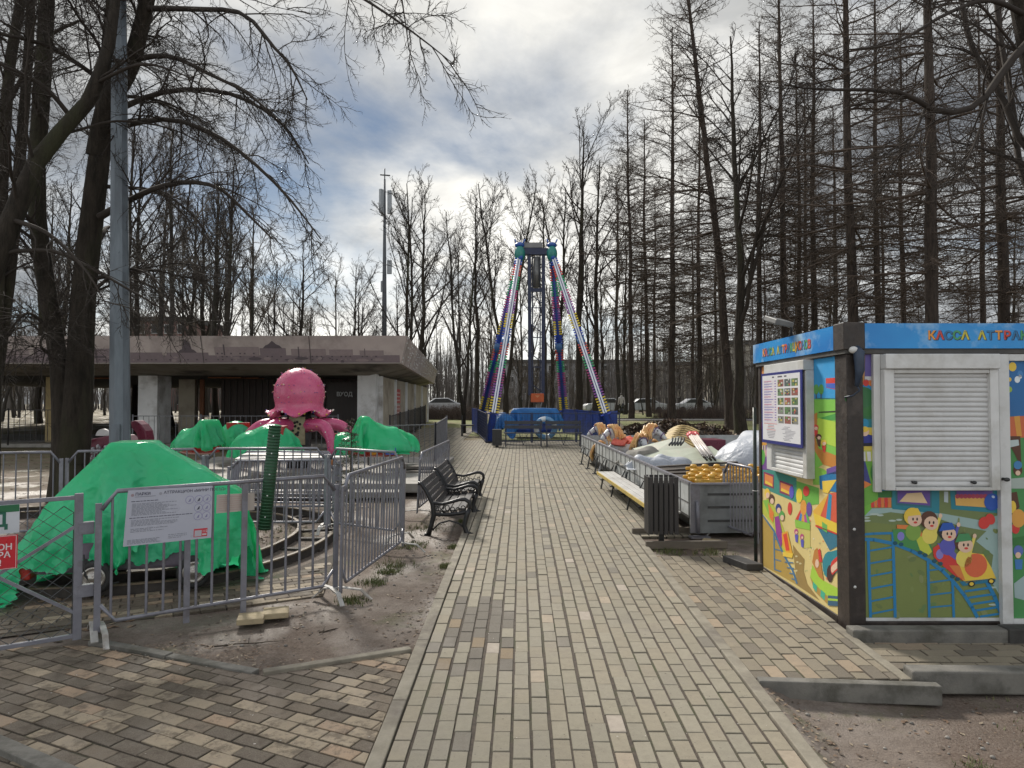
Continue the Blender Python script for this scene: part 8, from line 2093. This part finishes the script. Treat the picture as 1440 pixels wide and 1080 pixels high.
def larch(seed, h=23, r0=0.26, lean=(0, 0), dead=5.0):
    rng = np.random.default_rng(seed); t = thing('larch_tree', '', 'larch')
    Pt, Rd = trunk_line(rng, h, r0, 18, 0.5, lean)
    nb = 165
    br = []
    tt = np.sort(0.14 + 0.85 * rng.random(nb) ** 0.85)
    x = tt * 17; i0 = np.clip(x.astype(int), 0, 16); f = (x - i0)[:, None]
    p = Pt[0, i0] * (1 - f) + Pt[0, i0 + 1] * f
    az = rng.random(nb) * 2 * PI; el = R_(-6) + (R_(50)) * np.clip((tt - 0.35) / 0.65, 0, 1) + rng.normal(0, 0.12, nb)
    L = (1.3 + 3.6 * np.sin(PI * np.clip(tt * 0.95 + 0.12, 0, 1)) ** 0.8) * rng.uniform(0.55, 1.2, nb) * (1 - 0.35 * tt); L[tt < 0.34] *= 0.72; L[tt < dead / h] *= 0.6
    d = np.stack([np.cos(az) * np.cos(el), np.sin(az) * np.cos(el), np.sin(el)], 1)
    n = 8; out = np.zeros((nb, n, 3)); out[:, 0] = p
    for j in range(1, n):
        out[:, j] = out[:, j - 1] + d * (L[:, None] / (n - 1)); d = d + rng.normal(0, 0.07, d.shape); d[:, 2] += (-0.05 if j < 4 else 0.07); d /= np.linalg.norm(d, axis=1, keepdims=True)
    Rb = np.maximum(0.014, 0.036 * (L / 3.5))[:, None] * np.linspace(1, 0.22, n)[None] * (h / 23)
    s1, r1, l1 = spawn(rng, out, Rb, 13, 0.12, 1.0, 1.05, L * 0.36, up=0.03, grav=-0.05, jit=0.14, n=5, rr=0.5, rmin=0.0095, flat=0.6, ltip=0.35)
    s2, r2, l2 = spawn(rng, s1, r1, 4, 0.15, 1.0, 0.9, l1 * 0.48, up=0.14, grav=-0.03, jit=0.2, n=3, rr=0.65, rmin=0.0078)
    tree_parts(t, [(Pt, Rd, 9)], [(out, Rb, 4), (s1, r1, 3), (s2, r2, 3)], M['barklarch'], M['twigs_larch'])
    return t
def broadleaf(seed, h=18, r0=0.22, limbs=6, first=0.32, spread=0.42, fine=5, pale=False, stems=1, leanv=0.0):
    rng = np.random.default_rng(seed); t = thing('bare_tree', '', 'bare tree')
    tg, cg = [], []
    for s in range(stems):
        a = rng.random() * 6.28 if stems == 1 else s * 6.28 / stems + rng.random()
        ln = (leanv * h * math.cos(a), leanv * h * 0.6 * math.sin(a))
        Pt, Rd = trunk_line(rng, h * rng.uniform(0.88, 1.0), r0 / (stems ** 0.4), 14, 0.9, ln); tg.append((Pt, Rd, 8))
        b1, r1, l1 = spawn(rng, Pt, Rd, limbs, first, 0.92, spread, h * 0.46, up=0.12, grav=0.035, jit=0.07, n=8, rr=0.55, rmin=0.02, ltip=0.35)
        b2, r2, l2 = spawn(rng, np.concatenate([b1, Pt[:, -8:, :]]), np.concatenate([r1, Rd[:, -8:]]), 9, 0.2, 1.0, 0.6, np.concatenate([l1, [h * 0.4]]) * 0.40, up=0.12, grav=0.02, jit=0.12, n=6, rr=0.5, rmin=0.017, ltip=0.5)
        b3, r3, l3 = spawn(rng, b2, r2, 7, 0.15, 1.0, 0.65, l2 * 0.48, up=0.10, grav=0.0, jit=0.16, n=4, rr=0.6, rmin=0.0125, ltip=0.6)
        b4, r4, l4 = spawn(rng, b3, r3, fine, 0.15, 1.0, 0.7, l3 * 0.5, up=0.05, grav=-0.03, jit=0.2, n=3, rr=0.65, rmin=0.0095)
        cg += [(b1, r1, 5), (b2, r2, 4), (b3, r3, 3), (b4, r4, 3)]
    tree_parts(t, tg, cg, M['barkgrey'] if pale else M['barkdark'], M['twigs_pale'] if pale else M['twigs'])
    return t
used = {}
def place(proto, px, d, label, group, rz=0.0, s=1.0, sz=None):
    o = proto if proto.name not in used else dup(proto)
    used[proto.name] = 1
    p = P(px, 590, d); o.location = (p.x, d, gz(d) - 0.03); o.rotation_euler = (0, 0, rz); o.scale = (s, s, sz or s); o['label'] = label; o['group'] = group
    return o
TG = 'bare trees of the park wood'
LX_ = [larch(11, 23, 0.17), larch(12, 24, 0.20), larch(13, 21.5, 0.14), larch(14, 23.5, 0.20, lean=(-2.3, 0.3))]
named_l = [
    (3, 1028, 33, 0.0, 1.0, 'leaning larch left of the kiosk whose trunk tilts to the left'), (0, 945, 42, 1.0, 1.02, 'straight larch rising between the leaf piles'), (2, 888, 46, 2.0, 1.0, 'slim larch next to the right front leg of the swing ride'), (2, 913, 50, 3.3, 0.98, 'thin larch standing just left of the straight one by the leaf piles'),
    (1, 1200, 26, 0.4, 0.95, 'stout larch rising above the kiosk corner post'), (1, 1315, 22, 2.4, 0.96, 'thickest larch above the middle of the kiosk fascia'), (0, 1106, 33, 4.1, 0.98, 'larch with a reddish trunk behind the roof floodlight'), (2, 1068, 38, 5.0, 1.0, 'thin larch just left of the roof floodlight'), (2, 1122, 41, 0.7, 1.0, 'thin larch just right of the roof floodlight'), (0, 1147, 36, 1.7, 0.96, 'larch behind the short side of the blue kiosk fascia'),
    (0, 1240, 34, 2.9, 0.96, 'larch standing right of the stout one over the kiosk corner'), (2, 1276, 38, 3.9, 1.0, 'slim larch between the two stoutest trunks over the kiosk'), (1, 1413, 24, 5.2, 0.92, 'mossy larch over the lettered end of the kiosk fascia'), (2, 1380, 35, 0.2, 0.97, 'slim larch behind the mossy larch over the fascia'), (0, 985, 48, 2.2, 0.95, 'larch half hidden behind the leaning larch')]
for k, px, d, rz, s, lb in named_l: place(LX_[k], px, d, lb, TG, rz, s)
BL = [broadleaf(21, 18, 0.17, 8, 0.26, 0.62, 6), broadleaf(22, 19, 0.20, 9, 0.22, 0.66, 6), broadleaf(23, 17, 0.14, 8, 0.32, 0.55, 6, pale=True), broadleaf(24, 18.5, 0.17, 7, 0.24, 0.58, 5, stems=2, leanv=0.14), broadleaf(25, 13, 0.10, 8, 0.22, 0.65, 6, pale=True)]
named_b = [(1, 590, 52, 0.3, 0.95, 'tall bare tree right of the radio mast'), (3, 573, 44, 1.4, 0.84, 'twin stemmed bare tree rising behind the pavilion corner'), (3, 712, 47, 2.6, 0.92, 'twin stemmed bare tree behind the left legs of the swing ride'), (0, 668, 56, 3.0, 1.0, 'bare tree with an upright crown left of the swing ride'), (1, 812, 50, 0.9, 1.18, 'tallest bare tree right behind the swing ride top'), (0, 836, 54, 4.0, 1.14, 'bare tree close right of the tallest one behind the ride'), (2, 762, 58, 1.1, 1.1, 'pale bare tree seen through the pendulum arms'), (0, 790, 62, 5.1, 1.15, 'bare tree seen between the right legs of the ride'), (3, 652, 30, 3.9, 0.52, 'small leaning bare tree on the lawn left of the ride'), (2, 866, 60, 2.0, 1.2, 'pale bare tree beside the slim larch'), (0, 305, 42, 0.5, 0.80, 'bare tree above the pavilion roof left of the octopus'), (2, 350, 46, 1.9, 0.86, 'pale bare tree above the pavilion roof over the octopus'), (1, 425, 50, 2.7, 0.72, 'bare tree above the right part of the pavilion roof'), (2, 228, 40, 3.6, 0.9, 'pale bare tree right of the lamp post above the roof'), (0, 268, 48, 5.5, 0.9, 'bare tree beside the reddish block above the roof'), (1, 1043, 29, 4.4, 0.95, 'thick mossy bare tree next to the leaning larch')]
for k, px, d, rz, s, lb in named_b: place(BL[k], px, d, lb, TG, rz, s)
rg = random.Random(77)
def clear(px, d):
    return True
n = 0
for i in range(150):
    px = rg.uniform(-240, 1700); d = rg.uniform(48, 118)
    if i < 26: px = rg.uniform(-260, 330); d = rg.uniform(33, 60)
    elif i < 44: px = rg.uniform(890, 1700); d = rg.uniform(36, 70)
    if 560 < px < 880 and d < 60: d += 30
    if px > 880 and i % 3 == 0: continue
    if px > 880:
        k = rg.choice([0, 1, 2, 2]); pr = LX_[k] if rg.random() < 0.75 else BL[rg.choice([0, 2, 4])]
        s = rg.uniform(0.82, 1.02)
    elif px < 560:
        pr = BL[rg.choice([0, 1, 2, 2, 4])]; s = rg.uniform(0.72, 0.98)
    else:
        pr = BL[rg.choice([0, 1, 2, 2, 4])]; s = rg.uniform(0.85, 1.1)
    if d < 62 and 480 < px < 560: s *= 0.6
    isl = pr in LX_
    place(pr, px, d, 'bare larch in the crowded rows deep in the wood' if isl else 'slender leafless tree in the thicket deep in the wood', 'larches deep in the wood' if isl else 'leafless trees deep in the wood', rg.uniform(0, 6.28), s)
# undergrowth saplings
sap = broadleaf(31, 6.0, 0.045, 6, 0.15, 0.5, 3, pale=True); sap.name = 'sapling'
for i in range(100):
    px = rg.uniform(-200, 1650); d = rg.uniform(40, 95)
    if 600 < px < 880: d = rg.uniform(55, 90)
    o = place(sap, px, d, 'thin leafless sapling in the undergrowth of the wood', 'saplings in the undergrowth', rg.uniform(0, 6.28), rg.uniform(0.6, 1.3)); o['category'] = 'sapling'
# the far edge of the wood: too dense to count
rngw = np.random.default_rng(55); m_ = 5200
dd = rngw.uniform(84, 150, m_); pxw = rngw.uniform(-420, 1860, m_); xx = (pxw - 733) / 1000 * dd
hh = rngw.uniform(3, 12, m_) * np.where((pxw > 700) & (pxw < 800), 0.6, 1.0); nn_ = 5
Pw = np.zeros((m_, nn_, 3)); Pw[:, :, 0] = xx[:, None] + np.cumsum(rngw.normal(0, 0.12, (m_, nn_)), 1); Pw[:, :, 1] = dd[:, None]; Pw[:, :, 2] = 0.85 + hh[:, None] * np.linspace(0, 1, nn_)[None]
Rw = (0.025 + 0.006 * hh)[:, None] * np.linspace(1, 0.3, nn_)[None]
w1, wr1, wl1 = spawn(rngw, Pw, Rw, 5, 0.2, 1.0, 0.6, hh * 0.35, up=0.15, jit=0.12, n=4, rr=0.6, rmin=0.018)
w2, wr2, wl2 = spawn(rngw, w1, wr1, 3, 0.2, 1.0, 0.7, wl1 * 0.5, up=0.1, jit=0.15, n=3, rr=0.7, rmin=0.014)
v, f = curve_tubes([(Pw, Rw, 4), (w1, wr1, 3), (w2, wr2, 3)]); ow = finish(fast_mesh('distant_wood', v, f), 'distant_wood', mat('hazed_bark', (0.14, 0.128, 0.118), (0.11, 0.10, 0.094), 0.2, 0.9)); tag(ow, 'dense grey brown edge of the wood far behind everything', 'wood', kind='stuff')  # bark lightened so that its colour carries the distance haze
# ---- near trees, limb by limb
def limb(pts, n=14):
    """pts: (px, py, depth, radius_px)"""
    c = [tuple(P(a, b, d)) + (r * d / 1000.0,) for a, b, d, r in pts]
    A = np.array(catmull([tuple(q) for q in c], 6, False)); idx = np.linspace(0, len(A) - 1, n); i0 = np.clip(idx.astype(int), 0, len(A) - 2); f = (idx - i0)[:, None]
    A = A[i0] * (1 - f) + A[i0 + 1] * f
    return A[None, :, :3], A[None, :, 3]
def near_tree(name, label, trunks, limbs, seed, base, droop=-0.07, sub=11, tw=9, fine=6, wild=8, barkm='barkdark', sublen=1.5, up=-0.05, lk=0.7):
    rng = np.random.default_rng(seed); t = thing(name, label, 'tree', tuple(base))
    ti = np.array(TM[t.name].inverted())[:3, 3]
    T_ = [limb(x) for x in trunks]; L_ = [limb([(a_, b_, c_, r_ * lk) for a_, b_, c_, r_ in x]) for x in limbs]
    cg = []
    parents = list(L_)
    for Pt, Rd in T_:
        w, r, l = spawn(rng, Pt, Rd, wild, 0.25, 1.0, 1.0, 2.6, up=0.25, grav=droop * 0.8, jit=0.10, n=14, rr=0.22, rmin=0.012, ltip=0.9)
        parents.append((w, r))
    BP = np.concatenate([p for p, r in parents]); BR = np.concatenate([r for p, r in parents])
    cg.append((BP, BR, 6))
    s1, r1, l1 = spawn(rng, BP, BR, sub, 0.15, 1.0, 0.75, sublen, up=up, grav=droop, jit=0.12, n=8, rr=0.40, rmin=0.008, ltip=0.55)
    s2, r2, l2 = spawn(rng, s1, r1, tw, 0.1, 1.0, 0.7, l1 * 0.42, up=-0.05, grav=droop, jit=0.16, n=5, rr=0.5, rmin=0.0046, ltip=0.6)
    s3, r3, l3 = spawn(rng, s2, r2, fine, 0.1, 1.0, 0.75, l2 * 0.42, up=0.0, grav=droop * 0.6, jit=0.2, n=3, rr=0.65, rmin=0.0032)
    cg += [(s1, r1, 4), (s2, r2, 3), (s3, r3, 3)]
    sh = lambda g: [(p + ti, r, k) for p, r, k in g]
    tree_parts(t, sh([(p, r, 14) for p, r in T_]), sh(cg), M[barkm], M['twigs'])
    return t
d0 = 12.0
b = G(98, 700)
near_tree('forked_tree', 'big old forked tree with dark furrowed bark behind the lamp post, its limbs arching right', [
    [(98, 712, d0, 30), (98, 650, d0, 23), (94, 590, d0, 19), (84, 520, d0, 12), (72, 440, d0, 11.5), (56, 340, d0, 11.5), (51, 250, d0, 11), (60, 110, d0, 11), (66, 0, d0, 10), (72, -220, d0, 11), (80, -420, d0, 5)],
    [(100, 650, d0, 23), (107, 590, d0, 21), (112, 530, d0, 18), (117, 420, d0, 16), (130, 300, d0, 15), (145, 180, d0, 13), (154, 70, d0, 10), (160, -20, d0, 9), (170, -240, d0, 8)],
    [(138, 220, d0, 16), (151, 150, d0 - 0.1, 14), (182, 95, d0 - 0.3, 12), (206, 5, d0 - 0.6, 10), (235, -140, d0 - 1, 7)]], [
    [(140, 305, 11.9, 8), (183, 281, 11.6, 6), (221, 264, 11.2, 5.5), (264, 256, 10.8, 5), (307, 264, 10.4, 4), (341, 294, 10, 3), (383, 336, 9.7, 1.4)],
    [(150, 185, 12, 7), (181, 175, 11.7, 6), (238, 168, 11, 5), (298, 187, 10.4, 4.4), (353, 226, 10, 3.6), (405, 277, 9.6, 2.6), (451, 336, 9.2, 1.2)],
    [(158, 165, 12, 7), (181, 147, 11.8, 6), (238, 128, 11.4, 5), (307, 128, 11, 4.4), (362, 149, 10.6, 3.4), (405, 183, 10.2, 2.4), (434, 230, 9.9, 1.2)],
    [(186, 84, 11.7, 6), (238, 79, 11.2, 5), (298, 106, 10.6, 4), (349, 132, 10.2, 3), (392, 170, 9.9, 1.4)],
    [(206, 12, 11.4, 6), (277, 13, 10.8, 5), (341, 19, 10.2, 4.4), (383, 64, 9.8, 3.4), (409, 94, 9.6, 2.6), (432, 140, 9.3, 1.2)],
    [(215, -40, 11.4, 6), (300, -70, 10.6, 5), (400, -60, 9.8, 4.2), (480, -20, 9.2, 3.4), (545, 20, 8.8, 2.6), (600, 60, 8.5, 1.8), (640, 92, 8.3, 0.8)],
    [(225, -100, 11.2, 6), (330, -160, 10.4, 5), (440, -150, 9.6, 4), (520, -90, 9, 3), (560, -20, 8.8, 2), (575, 70, 8.6, 1)],
    [(150, 120, 12, 5), (110, 90, 11.6, 4.5), (60, 62, 11.2, 4), (0, 48, 10.8, 3)],
    [(60, 330, 12, 5), (30, 300, 11.5, 4), (-20, 310, 11, 3)],
    [(120, 420, 12, 4), (170, 380, 11.6, 3), (215, 390, 11.2, 2), (250, 440, 10.9, 1)],
    [(75, 470, 12, 4), (40, 440, 11.6, 3), (10, 470, 11.2, 1.6)]], 5, b, droop=-0.085, sub=17, tw=11, fine=6, wild=10)
b = G(-70, 770)
near_tree('leaning_tree', 'dark tree leaning in from the left edge across the forked tree', [[(-75, 780, 8.6, 34), (-72, 650, 8.7, 26), (-50, 480, 8.8, 19), (0, 352, 9, 15), (36, 262, 9.1, 12.5), (65, 207, 9.2, 11), (118, 152, 9.3, 9.5), (143, 98, 9.4, 9), (157, 45, 9.5, 7.5), (165, -30, 9.6, 6), (190, -180, 9.8, 3)]], [
    [(20, 310, 9, 6), (70, 330, 8.8, 4), (120, 380, 8.6, 2.4), (150, 430, 8.5, 1)], [(100, 165, 9.3, 5), (60, 120, 9, 4), (0, 90, 8.8, 3)], [(130, 120, 9.4, 4), (200, 90, 9, 3), (270, 110, 8.8, 1.2)]], 6, b, sub=8, tw=7, fine=4, wild=9, sublen=1.1)
b = G(-12, 700)
near_tree('slim_tree', 'slim twin trunks at the left picture edge behind the leaning tree', [[(-14, 690, 14, 12), (-8, 480, 14, 10), (3, 250, 14, 8), (14, 90, 14, 7), (30, -10, 14, 6.5), (50, -260, 14, 6)], [(-10, 560, 14.2, 9), (14, 380, 14.3, 8), (30, 200, 14.4, 7), (42, 40, 14.5, 6), (44, -120, 14.5, 5)]], [[(10, 150, 14, 5), (60, 60, 13.5, 4), (110, 30, 13, 3)]], 8, b, sub=8, tw=7, fine=4, wild=12, sublen=1.4)
b = P(1540, 700, 9.5); b.z = gz(9.5)
near_tree('overhanging_tree', 'near bare tree reaching into the upper right corner with crooked dark limbs', [[(1545, 800, 9.6, 30), (1535, 600, 9.6, 26), (1510, 350, 9.5, 22), (1480, 180, 9.4, 18), (1450, 80, 9.3, 14), (1420, -60, 9.2, 10), (1380, -250, 9, 6)]], [
    [(1478, 30, 9.3, 11), (1440, 64, 9, 10), (1408, 104, 8.8, 9), (1380, 142, 8.6, 8.5), (1345, 158, 8.4, 8), (1305, 152, 8.2, 7), (1275, 132, 8.1, 6), (1215, 126, 7.9, 4.6), (1147, 126, 7.7, 3), (1100, 118, 7.6, 1.4)],
    [(1500, 250, 9.5, 10), (1440, 205, 9.6, 9), (1411, 140, 9.8, 8), (1369, 72, 10, 7), (1352, 0, 10.2, 6), (1340, -90, 10.4, 4)],
    [(1500, 330, 9.5, 9), (1440, 255, 9.9, 7.5), (1424, 149, 10.2, 7), (1403, 25, 10.5, 6), (1398, -80, 10.7, 4)],
    [(1440, 20, 9.2, 7), (1390, 0, 8.8, 6), (1330, 20, 8.4, 5), (1260, 60, 8, 3.4), (1190, 70, 7.8, 1.6)],
    [(1300, 154, 8.2, 4), (1280, 200, 8, 3), (1245, 240, 7.9, 1.4)], [(1390, 132, 8.7, 4), (1372, 200, 8.5, 3), (1340, 260, 8.3, 1.4)], [(1430, 70, 9, 4), (1360, -10, 8.6, 3.4), (1290, -20, 8.2, 2)]], 9, b, droop=-0.03, sub=12, tw=9, fine=5, wild=7, sublen=1.1, up=0.02, lk=0.55)
